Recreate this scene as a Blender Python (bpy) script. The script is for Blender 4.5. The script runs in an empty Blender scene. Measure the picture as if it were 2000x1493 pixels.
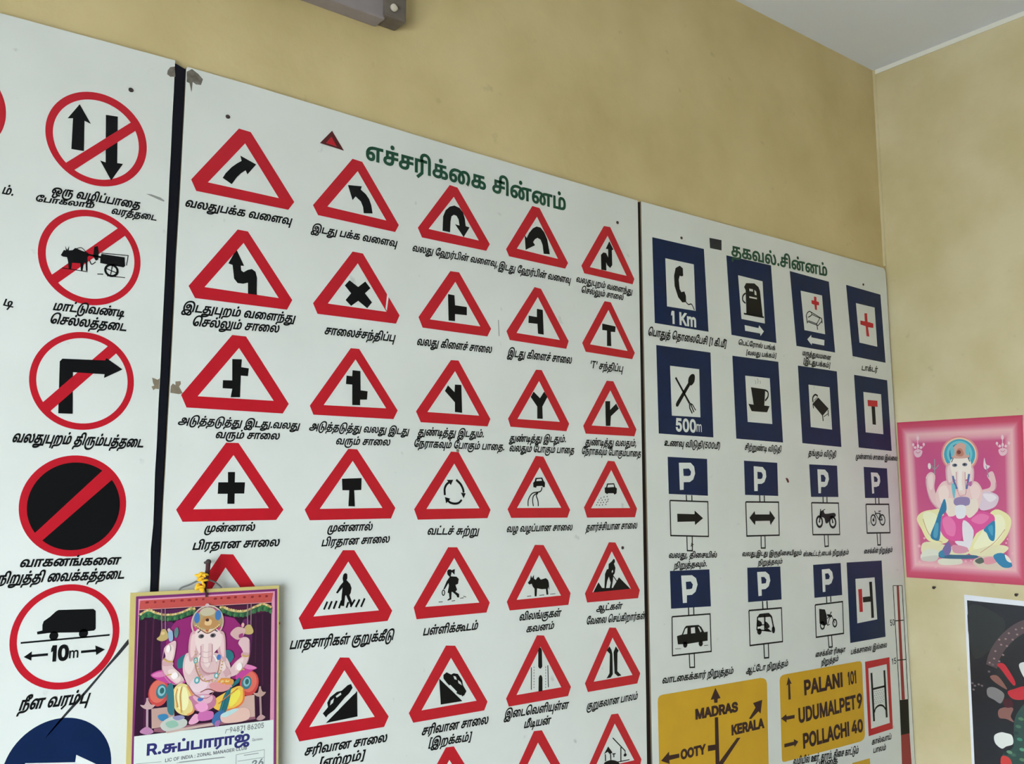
import bpy, bmesh, math, random
from mathutils import Vector, Matrix
from mathutils.geometry import tessellate_polygon, delaunay_2d_cdt

scene = bpy.context.scene
COL = scene.collection

# ---------------------------------------------------------------- camera
F_PX = 1864.03
CAM_RIGHT, CAM_DOWN, CAM_FWD = (0.786197, -0.617974, -0.001229), (0.084548, 0.109533, -0.990381), (0.612164, 0.778531, 0.138363)
CAM_H, CAM_DIST = 1.5, 1.735            # eye height, distance to the sign boards
cd = bpy.data.cameras.new('camera'); cam = bpy.data.objects.new('camera', cd); COL.objects.link(cam)
r, d, f = Vector(CAM_RIGHT), Vector(CAM_DOWN), Vector(CAM_FWD)
cam.matrix_world = Matrix(((r.x, -d.x, -f.x, 0), (r.y, -d.y, -f.y, -CAM_DIST), (r.z, -d.z, -f.z, CAM_H), (0, 0, 0, 1)))
cd.sensor_fit = 'HORIZONTAL'; cd.sensor_width = 36.0; cd.lens = F_PX * 36.0 / 2000.0
cd.clip_start = 0.05
scene.camera = cam

# ---------------------------------------------------------------- world, daylight, exposure
LEFT_X, FRONT_Y = -1.55, -3.9
OPEN_Y0, OPEN_Y1, OPEN_TOP = -3.2, -1.05, 1.9       # wide doorway in the left wall the daylight comes through
w = bpy.data.worlds.new('world'); scene.world = w; w.use_nodes = True
nt = w.node_tree; bg = nt.nodes['Background']
bg.inputs['Color'].default_value = (0.80, 0.92, 1.0, 1); bg.inputs['Strength'].default_value = 6.0
pl = bpy.data.lights.new('daylight_portal', 'AREA'); pl.shape = 'RECTANGLE'
pl.size = OPEN_Y1 - OPEN_Y0; pl.size_y = OPEN_TOP; pl.cycles.is_portal = True
po = bpy.data.objects.new('daylight_portal', pl); COL.objects.link(po)
po.location = (LEFT_X, (OPEN_Y0 + OPEN_Y1) / 2, OPEN_TOP / 2); po.rotation_euler = (math.pi / 2, 0, -math.pi / 2)
vs = scene.view_settings
scene.display_settings.display_device = 'sRGB'
vs.view_transform = 'Standard'; vs.look = 'None'; vs.gamma = 1.0; vs.use_curve_mapping = False
vs.exposure = 1.82

# ---------------------------------------------------------------- materials
def lin(c):
    c = c / 255.0
    return c / 12.92 if c <= 0.04045 else ((c + 0.055) / 1.055) ** 2.4
def rgb(c): return (lin(c[0]), lin(c[1]), lin(c[2]), 1)
def paint(name, c, rough=0.4, var=0.0, scale=8.0, c2=None, spots=0.0, bump=0.0, spec=0.4):
    """enamel or plaster: base colour, mottled by noise towards c2, optional dark specks and fine relief"""
    m = bpy.data.materials.new(name); m.use_nodes = True
    n = m.node_tree; b = n.nodes['Principled BSDF']
    b.inputs['Roughness'].default_value = rough; b.inputs['Specular IOR Level'].default_value = spec
    b.inputs['Base Color'].default_value = rgb(c)
    if var or spots or bump:
        tc = n.nodes.new('ShaderNodeNewGeometry'); L = n.links
        last = None
        if var:
            t = n.nodes.new('ShaderNodeTexNoise'); t.inputs['Scale'].default_value = scale; t.inputs['Detail'].default_value = 5
            L.new(tc.outputs['Position'], t.inputs['Vector'])
            rp = n.nodes.new('ShaderNodeMapRange'); rp.inputs[1].default_value = 0.35; rp.inputs[2].default_value = 0.7
            rp.inputs[3].default_value = 0.0; rp.inputs[4].default_value = var; L.new(t.outputs['Fac'], rp.inputs[0])
            mx = n.nodes.new('ShaderNodeMix'); mx.data_type = 'RGBA'
            mx.inputs[6].default_value = rgb(c); mx.inputs[7].default_value = rgb(c2 or [v * 0.8 for v in c])
            L.new(rp.outputs[0], mx.inputs[0]); last = mx
            L.new(mx.outputs[2], b.inputs['Base Color'])
        if spots:
            t2 = n.nodes.new('ShaderNodeTexNoise'); t2.inputs['Scale'].default_value = 26; t2.inputs['Detail'].default_value = 3
            L.new(tc.outputs['Position'], t2.inputs['Vector'])
            r2 = n.nodes.new('ShaderNodeMapRange'); r2.inputs[1].default_value = 0.70; r2.inputs[2].default_value = 0.78
            r2.inputs[3].default_value = 0.0; r2.inputs[4].default_value = spots; L.new(t2.outputs['Fac'], r2.inputs[0])
            m2 = n.nodes.new('ShaderNodeMix'); m2.data_type = 'RGBA'; m2.inputs[7].default_value = rgb([v * 0.45 for v in c])
            if last: L.new(last.outputs[2], m2.inputs[6])
            else: m2.inputs[6].default_value = rgb(c)
            L.new(r2.outputs[0], m2.inputs[0]); L.new(m2.outputs[2], b.inputs['Base Color'])
        if bump:
            t3 = n.nodes.new('ShaderNodeTexNoise'); t3.inputs['Scale'].default_value = 14; t3.inputs['Detail'].default_value = 6
            L.new(tc.outputs['Position'], t3.inputs['Vector'])
            bm_ = n.nodes.new('ShaderNodeBump'); bm_.inputs['Strength'].default_value = bump; bm_.inputs['Distance'].default_value = 0.02
            L.new(t3.outputs['Fac'], bm_.inputs['Height']); L.new(bm_.outputs[0], b.inputs['Normal'])
    return m
def print_mat(name, rough):
    m = bpy.data.materials.new(name); m.use_nodes = True
    n = m.node_tree; b = n.nodes['Principled BSDF']; b.inputs['Roughness'].default_value = rough
    a = n.nodes.new('ShaderNodeVertexColor'); a.layer_name = 'Col'
    n.links.new(a.outputs['Color'], b.inputs['Base Color'])
    return m
M = dict(
    red=paint('red_enamel', (196, 22, 40), 0.4, 0.25, 30, (170, 18, 36)), blue=paint('blue_enamel', (14, 36, 78), 0.42, 0.5, 20, (12, 30, 58), spec=0.22),
    black=paint('black_enamel', (14, 14, 16), 0.45, spec=0.2), white=paint('white_enamel', (226, 229, 226), 0.4),
    yellow=paint('yellow_enamel', (214, 166, 34), 0.4, 0.4, 14, (198, 150, 40)), maroon=paint('maroon_enamel', (52, 20, 22), 0.45),
    green=paint('green_enamel', (22, 74, 52), 0.45), grey=paint('grey_pencil', (150, 150, 148), 0.7), charcoal=paint('charcoal_line', (44, 46, 50), 0.6),
    darkred=paint('dark_red_line', (88, 24, 26), 0.5), gaugered=paint('gauge_red', (150, 40, 46), 0.45), tan=paint('torn_hardboard', (138, 124, 104), 0.8, 0.5, 90),
    dirt=paint('grime', (96, 88, 78), 0.9, 0.6, 80, (150, 145, 138)),
    board=paint('white_sign_board', (227, 229, 225), 0.38, 0.45, 5, (212, 215, 208), 0.32),
    edge=paint('hardboard_edge', (120, 104, 84), 0.8),
    wall=paint('cream_distemper', (220, 200, 152), 0.75, 0.8, 3.4, (198, 178, 126), 0.14, 0.14, 0.25),
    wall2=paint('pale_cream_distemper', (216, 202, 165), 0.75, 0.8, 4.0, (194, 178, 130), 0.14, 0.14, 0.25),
    ceiling=paint('white_distemper', (230, 234, 246), 0.85, 0.3, 4, (224, 228, 238), 0, 0.05, 0.2),
    dark_wall=paint('dark_green_distemper', (62, 65, 60), 0.8, 0.4, 2), trim=paint('white_limewash', (232, 230, 220), 0.8), floor=paint('cement_floor', (104, 98, 92), 0.6, 0.4, 3),
    pave=paint('concrete_ground', (222, 216, 206), 0.9, 0.3, 2), navy=paint('navy_batten', (11, 13, 24), 0.6, spec=0.2), brown=paint('dark_brown_batten', (36, 26, 23), 0.7, spec=0.2),
    metal=paint('grey_painted_steel', (150, 140, 142), 0.5, 0.4, 20, (126, 116, 116)), metal2=paint('dirty_grey_plastic', (112, 102, 94), 0.6, 0.5, 40, (84, 76, 68)),
    ivory=paint('ivory_plastic', (205, 196, 180), 0.5), tube=paint('milky_glass', (235, 235, 232), 0.2), iron=paint('rusty_iron', (62, 50, 48), 0.6, 0.4, 60),
    cord=paint('brown_cord', (70, 38, 42), 0.9), wire=paint('grey_wire', (110, 112, 112), 0.5), marigold=paint('marigold_petals', (238, 188, 40), 0.7, 0.5, 120, (214, 150, 20)),
    gold=paint('gold_card', (206, 188, 122), 0.45, 0.3, 20, (190, 168, 100)), gloss_white=paint('white_print_edge', (232, 232, 238), 0.35),
    printed=print_mat('colour_print', 0.38), gloss_print=print_mat('laminated_print', 0.25))

# ---------------------------------------------------------------- helpers
WORLD = {}
def put(o, loc, parent=None):
    COL.objects.link(o); WORLD[o.name] = Vector(loc)
    o.location = Vector(loc) - (WORLD[parent.name] if parent else Vector((0, 0, 0)))
    if parent: o.parent = parent
    return o
def mesh_obj(name, verts, faces, m, parent=None, origin=None, cols=None, smooth=False):
    """one mesh object from world-space vertices; its origin sits at the middle of its own geometry unless given"""
    if origin is None:
        lo = [min(v[i] for v in verts) for i in range(3)]; hi = [max(v[i] for v in verts) for i in range(3)]
        origin = [(a + b) / 2 for a, b in zip(lo, hi)]
    me = bpy.data.meshes.new(name)
    me.from_pydata([(v[0] - origin[0], v[1] - origin[1], v[2] - origin[2]) for v in verts], [], faces)
    if cols:
        ca = me.color_attributes.new('Col', 'FLOAT_COLOR', 'POINT')
        for i, c in enumerate(cols): ca.data[i].color = c
    if smooth:
        for p in me.polygons: p.use_smooth = True
    me.materials.append(m)
    return put(bpy.data.objects.new(name, me), origin, parent)
def tag(o, label=None, cat=None, group=None, kind=None):
    for k, v in (('label', label), ('category', cat), ('group', group), ('kind', kind)):
        if v: o[k] = v
    return o
def thing(name, loc, label, cat, group=None):
    return tag(put(bpy.data.objects.new(name, None), loc), label, cat, group)
def bm_obj(name, bm, m, parent=None, origin=None, smooth=False):
    v = [tuple(x.co) for x in bm.verts]
    for i, x in enumerate(bm.verts): x.index = i
    fc = [[x.index for x in p.verts] for p in bm.faces]; bm.free()
    return mesh_obj(name, v, fc, m, parent, origin, None, smooth)
def box_bm(lo, hi, bevel=0.0, bm=None):
    bm = bm or bmesh.new()
    g = bmesh.ops.create_cube(bm, size=1.0)
    for v in g['verts']: v.co = Vector([(a + b) / 2 + c * (b - a) for a, b, c in zip(lo, hi, v.co)])
    if bevel:
        bmesh.ops.bevel(bm, geom=[e for e in bm.edges], offset=bevel, segments=2, affect='EDGES', profile=0.6)
    return bm
def tube_bm(pts, rad, n=8, bm=None, cap=True):
    bm = bm or bmesh.new(); rings = []
    for i, p in enumerate(pts):
        p = Vector(p); a = Vector(pts[max(i - 1, 0)]); b = Vector(pts[min(i + 1, len(pts) - 1)])
        t = (b - a).normalized(); u = t.cross(Vector((0.3, 0.2, 0.93))).normalized(); v = t.cross(u)
        rr = rad[i] if isinstance(rad, (list, tuple)) else rad
        rings.append([bm.verts.new(p + (u * math.cos(k * 2 * math.pi / n) + v * math.sin(k * 2 * math.pi / n)) * rr) for k in range(n)])
    for a, b in zip(rings, rings[1:]):
        for k in range(n): bm.faces.new((a[k], a[(k + 1) % n], b[(k + 1) % n], b[k]))
    if cap:
        bm.faces.new(list(reversed(rings[0]))); bm.faces.new(rings[-1])
    bmesh.ops.recalc_face_normals(bm, faces=bm.faces[:])
    return bm

# ---- flat painted shapes: rings in plane coordinates (a, z); units 0.1 mm in the tables below
def pairs(l): return [(l[i] * 1e-4, l[i + 1] * 1e-4) for i in range(0, len(l), 2)]
def area(p): return sum(a[0] * b[1] - b[0] * a[1] for a, b in zip(p, p[1:] + p[:1])) / 2
def spline(p, closed, n=4):
    out = []; N = len(p)
    for i in range(N if closed else N - 1):
        g = (lambda k: p[k % N]) if closed else (lambda k: p[min(max(k, 0), N - 1)])
        a, b, c, e = g(i - 1), g(i), g(i + 1), g(i + 2)
        for s in range(n):
            t = s / n
            out.append(tuple(0.5 * (2 * b[k] + (c[k] - a[k]) * t + (2 * a[k] - 5 * b[k] + 4 * c[k] - e[k]) * t * t + (3 * b[k] - a[k] - 3 * c[k] + e[k]) * t ** 3) for k in (0, 1)))
    if not closed: out.append(p[-1])
    return out
def ellipse(cx, cz, rx, rz, n=28): return [(cx + rx * math.cos(2 * math.pi * k / n), cz + rz * math.sin(2 * math.pi * k / n)) for k in range(n)]
class Flat:
    """collects flat pieces as triangles: list of (a, z, layer) vertices"""
    def __init__(s): s.v = []; s.f = []; s.c = []; s.layer = 0
    def rings(s, rings, col=None):
        pts = [p for r_ in rings for p in r_]
        tris = tessellate_polygon([[Vector((p[0] * 100, p[1] * 100, 0)) for p in r_] for r_ in rings])
        b = len(s.v); s.v += [(p[0], p[1], s.layer) for p in pts]; s.c += [col] * len(pts)
        for t in tris:
            A_ = area([pts[i] for i in t])
            if abs(A_) > 1e-12: s.f.append(tuple(b + i for i in (t if A_ > 0 else t[::-1])))
    def band(s, o, i, col=None):
        b = len(s.v); n = len(o); s.v += [(p[0], p[1], s.layer) for p in o + i]; s.c += [col] * (2 * n)
        for k in range(n): s.f.append((b + k, b + (k + 1) % n, b + n + (k + 1) % n, b + n + k))
    def stroke(s, w_, p, col=None):
        h = w_ / 2; L = []; R_ = []
        for i in range(len(p)):
            a = p[max(i - 1, 0)]; c = p[min(i + 1, len(p) - 1)]
            d1 = Vector((p[i][0] - a[0], p[i][1] - a[1])); d2 = Vector((c[0] - p[i][0], c[1] - p[i][1]))
            if d1.length == 0: d1 = d2.copy()
            if d2.length == 0: d2 = d1.copy()
            d1.normalize(); d2.normalize(); t = d1 + d2
            if t.length < 0.2: t = d2.copy()
            t.normalize(); k = h / max(0.45, t.dot(d2)); nx, nz = -t.y * k, t.x * k
            L.append((p[i][0] + nx, p[i][1] + nz)); R_.append((p[i][0] - nx, p[i][1] - nz))
        b = len(s.v); n = len(p); s.v += [(q_[0], q_[1], s.layer) for q_ in R_ + L]; s.c += [col] * (2 * n)
        for k in range(n - 1): s.f.append((b + k, b + k + 1, b + n + k + 1, b + n + k))
    def op(s, o, coloured=False):
        col = rgb(o[-1]) if coloured else None
        k = o[0]
        if coloured: s.layer += 1
        if k == 'p': s.rings([pairs(o[1])], col)
        elif k == 'b': s.rings([spline(pairs(o[1]), True)], col)
        elif k == 'h': s.rings([pairs(x) for x in o[1:]], col)
        elif k == 's': s.stroke(o[1] * 1e-4, pairs(o[2]), col)
        elif k == 'c': s.stroke(o[1] * 1e-4, spline(pairs(o[2]), False), col)
        elif k == 'e': s.rings([ellipse(*[v * 1e-4 for v in o[1:5]], n=64 if o[3] > 400 else 20)], col)
        elif k == 'r':
            cx, cz, rx, rz, wd = [v * 1e-4 for v in o[1:6]]
            s.band(ellipse(cx, cz, rx + wd / 2, rz + wd / 2), ellipse(cx, cz, rx - wd / 2, rz - wd / 2), col)
        elif k == 'R':
            v = [x * 1e-4 for x in o[1:7]]
            s.band(ellipse(v[0], v[1], v[2], v[2], 72), ellipse(v[3], v[4], v[5], v[5], 72), col)
        elif k == 't': s.text(o)
    def text(s, o):
        txt, x0, z0, x1, z1, H, shear, bold = o[1], *[v * 1e-4 for v in o[2:7]], o[7], o[8]
        run, W_, hi = layout(txt)
        if not any(ord(c) > 0xb80 for c in txt): hi = 727.0
        else: hi = 554.0
        e = Vector((x1 - x0, z1 - z0)); sx = e.length / W_; e.normalize(); up = Vector((0, 1)); sz = H / hi
        for g, px in run:
            vv, tt = glyph_tris(g, bold)
            b = len(s.v)
            for gx, gy in vv:
                q_ = Vector((x0, z0)) + e * ((gx + px) * sx + shear * gy * sz) + up * (gy * sz)
                s.v.append((q_.x, q_.y, s.layer)); s.c.append(None)
            s.f += [tuple(b + i for i in t) for t in tt]
    def build(s, name, m, parent, plane, off, step=5e-5):
        """plane 'A': faces -y at y=off ; plane 'B': faces -x at x=off"""
        if plane == 'A': vs_ = [(a, off - l * step, z) for a, z, l in s.v]; fs = s.f
        else: vs_ = [(off - l * step, a, z) for a, z, l in s.v]; fs = [f_[::-1] for f_ in s.f]
        return mesh_obj(name, vs_, fs, m, parent, None, s.c if any(s.c) else None)

# ---- lettering: outlines of the letters, Tamil clusters already joined
GLYPHS = {
"'":"300|57 225 -6 139 48 0 -6 -139",
"T":"646|24 323 0 41 275 0 0 -41 -114 0 0 -323 -47 0 0 323",
"ச":"723|111 -5 -35 9 -27 16 -11 12 -7 13 -5 15 -2 16 2 17 5 16 8 14 11 12 15 10 19 8 23 6 59 5 176 0 0 -35 -180 0 -54 -5 -26 -13 -12 -17 -2 -18 2 -13 6 -12 10 -9 14 -7 34 -5 27 3 21 9 15 18 8 28 1 18 0 135 -86 0 0 -90 -40 -8 0 134 262 0 0 -36 -94 0 0 -128 -3 -38 -7 -26 -12 -21 -11 -11 -14 -9 -32 -11 -18 -2",
"ந்":"789|295 180 16 -5 14 -7 13 -10 11 -13 9 -15 7 -19 4 -21 0 -51 -4 -24 -7 -19 -10 -16 -13 -15 -25 -19 -40 -16 -52 -7 -44 -1 -62 -1 -28 -11 -13 -15 -3 -53 -41 -2 -3 38 3 27 10 20 27 23 48 10 57 0 67 4 42 11 27 20 16 29 6 27 0 33 -6 27 -12 20 -18 11 -23 4 -28 -6 -25 -14 -1 37 39 17 13 2|44 0 0 277 260 0 0 -36 -87 0 0 -241 -43 0 0 241 -87 0 0 -241|188 340 -14 8 -9 15 0 19 9 14 14 9 19 0 15 -9 8 -14 0 -19 -8 -15 -15 -8",
"த":"825|111 -5 -35 9 -27 16 -11 12 -7 13 -5 15 -2 16 2 17 5 16 8 14 11 12 15 10 19 8 23 6 59 5 72 0 55 -5 23 -6 21 -8 18 -13 14 -14 11 -19 6 -23 2 -27 -1 -21 -4 -19 -7 -16 -21 -28 -26 -19 -40 -16 -52 -7 -45 -1 -69 0 -34 -8 -15 -13 -7 -22 1 -37 -41 -2 -3 38 3 27 10 20 27 23 48 10 65 0 52 2 54 9 24 10 18 15 15 25 6 33 -5 29 -12 20 -19 14 -36 11 -40 3 -72 0 -54 -5 -26 -13 -12 -17 -2 -18 2 -13 6 -12 10 -9 14 -7 34 -5 27 3 21 9 15 18 8 28 1 18 0 135 -86 0 0 -90 -40 -8 0 134 262 0 0 -36 -94 0 0 -128 -3 -38 -7 -26 -12 -21 -11 -11 -14 -9 -32 -11 -18 -2",
"ி":"262|-22 421 32 -8 27 -16 19 -19 18 -33 11 -51 2 -50 0 -244 -43 0 0 236 -3 59 -9 39 -15 25 -16 14 -19 8 -22 3 -26 -4 -20 -10 -14 -17 -7 -22 3 -43 13 -30 -45 0 -14 50 0 27 8 29 15 23 21 17 24 11 28 6",
"ப்":"778|44 0 0 277 43 0 0 -241 215 0 0 241 43 0 0 -277|185 340 -15 8 -8 15 0 19 8 14 15 9 19 0 14 -9 9 -14 0 -19 -9 -15 -14 -8",
"பு":"778|302 -142 0 142 -258 0 0 277 43 0 0 -241 215 0 0 241 43 0 0 -419",
"1":"420|77 364 70 0 0 -364 -44 0 0 290 -53 -28 0 38",
"K":"672|76 104 0 50 41 53 35 39 109 118 61 0 -155 -167 -3 1|44 0 0 364 46 0 0 -125 0 -78 0 -23 0 -138|267 0 -132 185 29 36 158 -221",
"m":"876|39 0 0 273 42 0 1 -61 -4 0 11 26 15 19 20 14 23 6 29 -1 17 -6 13 -10 11 -14 8 -16 5 -19 -6 0 10 25 17 20 22 14 26 7 30 0 28 -9 22 -19 15 -27 5 -38 0 -184 -44 0 0 183 -1 18 -6 14 -9 10 -12 7 -13 4 -25 1 -20 -7 -15 -13 -10 -17 -3 -22 0 -178 -44 0 0 187 -2 14 -5 13 -8 10 -11 8 -13 4 -25 1 -19 -7 -17 -13 -11 -19 -3 -26 0 -172",
"0":"648|162 -5 -25 3 -24 7 -20 12 -17 17 -15 21 -11 26 -9 29 -5 35 -1 37 1 37 5 34 9 29 11 26 15 22 17 16 20 13 24 7 25 3 25 -3 24 -7 20 -13 17 -16 15 -22 12 -26 8 -29 5 -34 2 -37 -2 -37 -5 -35 -8 -29 -12 -26 -14 -21 -18 -17 -20 -12 -23 -7|162 36 17 2 15 5 13 10 12 13 9 17 13 43 4 56 -4 56 -13 43 -9 17 -12 13 -13 10 -15 5 -17 2 -17 -2 -15 -5 -13 -10 -11 -13 -10 -17 -13 -43 -4 -56 4 -56 13 -43 10 -17 11 -13 13 -10 15 -5",
"5":"648|158 -5 -21 1 -19 5 -33 16 -14 12 -11 13 -9 15 -5 17 -3 18 45 0 6 -20 12 -17 18 -12 22 -6 26 0 25 9 20 17 12 24 5 28 -5 30 -13 24 -21 18 -26 9 -37 -1 -32 -12 -7 -5 -44 6 22 180 191 0 0 -41 -152 0 -13 -106 30 15 36 6 32 -4 28 -12 23 -19 18 -24 11 -29 4 -34 -2 -22 -5 -21 -9 -19 -11 -17 -15 -14 -17 -12 -19 -9 -21 -5",
"2":"648|46 0 0 33 121 132 42 49 16 31 3 22 -4 23 -12 18 -18 13 -22 7 -26 -1 -23 -7 -17 -14 -11 -20 -3 -26 -45 0 2 21 5 19 8 17 11 15 14 13 16 10 17 8 20 4 41 0 20 -4 17 -8 15 -10 14 -12 10 -14 8 -16 5 -18 1 -31 -6 -25 -25 -43 -31 -36 -19 -22 -80 -84 0 -3 168 0 0 -41",
"6":"648|162 -5 -21 2 -21 5 -18 8 -16 12 -14 14 -11 17 -8 19 -5 21 0 40 10 37 23 45 17 27 82 122 50 0 -121 -178 -5 0 15 19 22 13 27 5 21 -1 20 -5 17 -7 15 -11 13 -13 10 -15 7 -18 5 -20 2 -21 -2 -22 -5 -20 -8 -18 -12 -16 -13 -15 -16 -11 -18 -8 -21 -5|175 36 24 9 18 17 12 22 4 28 -4 28 -12 23 -18 16 -24 9 -26 0 -24 -9 -19 -16 -12 -23 -4 -27 4 -28 12 -23 19 -17 24 -9",
"4":"648|30 74 0 38 144 252 46 0 -141 -246 0 -3 215 0 0 -41|201 0 0 85 0 18 0 124 44 0 0 -227",
"9":"648|162 369 21 -2 21 -5 18 -9 16 -11 14 -15 11 -16 8 -19 5 -21 0 -40 -10 -38 -23 -45 -17 -27 -82 -121 -50 0 121 177 4 0 -14 -18 -22 -14 -27 -5 -21 2 -19 5 -18 7 -15 11 -13 13 -10 15 -7 17 -5 21 -2 21 2 22 5 20 8 18 12 16 14 14 16 12 18 8 20 5|149 328 -24 -9 -18 -17 -12 -22 -4 -28 4 -28 12 -23 18 -16 24 -9 26 0 24 9 19 16 12 22 4 28 -4 28 -12 23 -19 17 -24 9",
"8":"648|138 -3 -22 4 -19 7 -17 10 -15 12 -12 14 -9 16 -5 18 -1 33 8 28 16 24 21 17 25 9 -31 18 -11 13 -9 16 -5 18 -2 18 2 18 5 17 8 15 10 13 14 12 15 9 18 7 19 4 41 0 20 -4 32 -16 14 -12 11 -13 8 -15 5 -17 1 -18 -2 -18 -5 -18 -9 -16 -11 -13 -14 -10 -16 -6 25 -11 21 -17 15 -24 9 -28 -1 -33 -5 -18 -9 -16 -12 -14 -15 -12 -17 -10 -20 -7 -22 -4|177 36 27 7 20 14 12 19 4 23 -4 25 -13 20 -21 15 -26 8 -29 0 -26 -8 -20 -15 -14 -20 -4 -25 4 -23 12 -19 21 -14 26 -7|174 208 22 7 17 13 11 18 4 23 -3 22 -11 18 -17 12 -23 7 -25 0 -22 -7 -17 -12 -11 -18 -4 -22 4 -23 11 -18 17 -13 22 -7",
"7":"648|69 0 162 320 0 3 -187 0 0 41 236 0 0 -43 -162 -321",
"E":"601|44 0 0 364 222 0 0 -41 -176 0 0 -119 164 0 0 -41 -164 0 0 -122 178 0 0 -41",
"R":"644|44 0 0 364 124 0 27 -2 24 -5 19 -8 17 -11 14 -13 10 -16 8 -17 4 -20 0 -41 -4 -20 -8 -17 -10 -15 -14 -13 -16 -11 -20 -8 -24 -4 -26 -2 -99 0 0 41 97 0 33 4 23 11 15 18 7 23 0 27 -7 24 -15 18 -23 12 -34 4 -76 0 0 -323|253 0 -88 164 52 0 90 -164",
"A":"690|13 0 132 364 53 0 134 -364 -49 0 -77 216 -16 50 -15 47 -8 29 9 0 -16 -55 -18 -58 -5 -13 -75 -216|79 102 0 40 187 0 0 -40",
"L":"565|44 0 0 364 46 0 0 -323 169 0 0 -41",
"I":"270|45 364 47 0 0 -364 -47 0",
"C":"730|161 -2 -28 7 -25 13 -22 17 -20 22 -15 25 -12 30 -7 33 -2 37 2 36 7 34 12 29 15 26 20 22 22 17 25 12 28 8 48 2 34 -7 31 -15 26 -20 20 -27 14 -32 4 -18 -46 0 -8 23 -20 27 -28 18 -33 8 -33 -1 -20 -6 -18 -9 -16 -13 -14 -16 -12 -20 -8 -22 -5 -27 -2 -29 2 -29 5 -27 8 -23 12 -19 14 -17 16 -12 18 -10 20 -5 33 -1 33 8 28 18 20 27 8 23 46 0 -10 -35 -17 -29 -23 -24 -29 -17 -32 -11 -18 -3",
"O":"765|191 -5 -29 3 -29 7 -25 13 -22 17 -20 22 -15 25 -12 30 -7 33 -2 37 2 36 7 34 12 29 15 26 20 22 22 17 25 12 29 8 29 3 30 -3 28 -8 25 -12 23 -17 19 -22 16 -26 11 -29 7 -34 3 -36 -3 -37 -7 -33 -11 -30 -16 -25 -19 -22 -23 -17 -25 -13 -28 -7|191 38 21 2 20 5 18 10 16 12 14 17 12 19 8 23 6 27 1 29 -1 29 -6 27 -8 23 -12 19 -14 17 -16 12 -18 9 -20 6 -21 2 -20 -2 -21 -6 -18 -9 -16 -13 -14 -16 -12 -20 -8 -22 -5 -27 -2 -29 2 -29 5 -27 8 -23 12 -19 14 -17 16 -12 18 -9 21 -6",
"F":"590|44 0 0 364 220 0 0 -41 -174 0 0 -125 157 0 0 -41 -157 0 0 -157",
"N":"753|44 0 0 364 55 0 148 -233 32 -55 19 -38 -7 0 -4 64 -1 39 0 223 47 0 0 -364 -55 0 -132 207 -32 53 -26 45 -10 19 8 0 3 -64 2 -52 0 -208",
"D":"722|157 0 -87 0 0 41 85 0 27 2 25 6 21 9 18 13 15 16 11 20 8 22 5 26 1 28 -1 27 -5 26 -8 22 -11 19 -15 16 -17 13 -20 9 -24 6 -26 2 -91 0 0 41 94 0 34 -3 30 -7 27 -12 23 -16 20 -22 15 -24 11 -29 7 -33 2 -35 -2 -36 -7 -33 -11 -29 -16 -25 -20 -21 -23 -17 -28 -12 -32 -8|90 364 0 -364 -46 0 0 364",
":":"269|60 -2 -15 8 -9 15 0 17 9 15 15 9 17 0 14 -9 9 -15 0 -17 -9 -15 -14 -8|60 195 -15 9 -9 15 0 17 9 15 15 8 17 0 14 -8 9 -15 0 -17 -9 -15 -14 -9",
"Z":"629|32 0 0 33 162 242 40 54 9 11 5 -15 -60 -2 -31 0 -127 0 0 41 253 0 0 -33 -160 -238 -34 -47 -17 -22 -5 15 59 2 30 0 129 0 0 -41",
"M":"903|44 0 0 364 66 0 89 -230 22 -65 10 -35 -10 0 19 62 13 38 89 230 66 0 0 -364 -46 0 0 208 1 66 1 54 4 0 -19 -58 -22 -62 -81 -208 -40 0 -83 208 -22 61 -19 59 4 0 1 -62 1 -58 0 -208",
"G":"746|193 -5 -31 3 -29 7 -26 13 -22 17 -19 22 -16 25 -11 30 -7 33 -2 37 2 36 7 34 11 29 16 26 19 22 22 17 25 12 28 8 30 3 37 -4 32 -11 29 -18 24 -24 17 -29 10 -33 -48 0 -15 31 -22 24 -29 15 -35 6 -21 -2 -19 -6 -18 -9 -16 -12 -14 -17 -12 -19 -8 -23 -5 -27 -2 -29 2 -29 5 -27 8 -23 12 -19 14 -17 17 -12 18 -9 20 -6 22 -2 19 2 19 4 16 7 14 10 13 13 9 14 8 17 4 19 1 21 14 -3 -108 0 0 41 140 0 -2 -68 -7 -27 -10 -23 -15 -21 -18 -17 -20 -14 -24 -10 -26 -6",
"U":"744|186 -6 -27 2 -25 6 -23 9 -19 12 -17 16 -13 18 -10 20 -6 23 -2 24 0 240 46 0 0 -237 6 -32 15 -27 24 -19 15 -7 36 -5 36 5 28 16 20 23 10 30 2 16 0 237 46 0 0 -240 -2 -24 -6 -23 -9 -20 -14 -18 -16 -16 -20 -12 -22 -9 -26 -6",
"B":"654|44 0 0 364 129 0 24 -2 21 -4 18 -7 15 -10 12 -12 10 -13 10 -32 1 -31 -8 -24 -13 -18 -28 -17 -10 -3 0 -3 23 -6 22 -14 17 -23 7 -14 5 -34 -6 -34 -7 -15 -10 -14 -13 -12 -16 -9 -20 -7 -23 -5 -27 -1|90 41 86 0 25 2 21 5 14 9 10 12 6 14 1 26 -8 22 -16 18 -22 12 -29 4 -88 0|90 204 80 0 25 4 21 10 15 16 8 20 -1 27 -5 14 -9 11 -13 9 -18 6 -21 2 -82 0",
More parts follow.
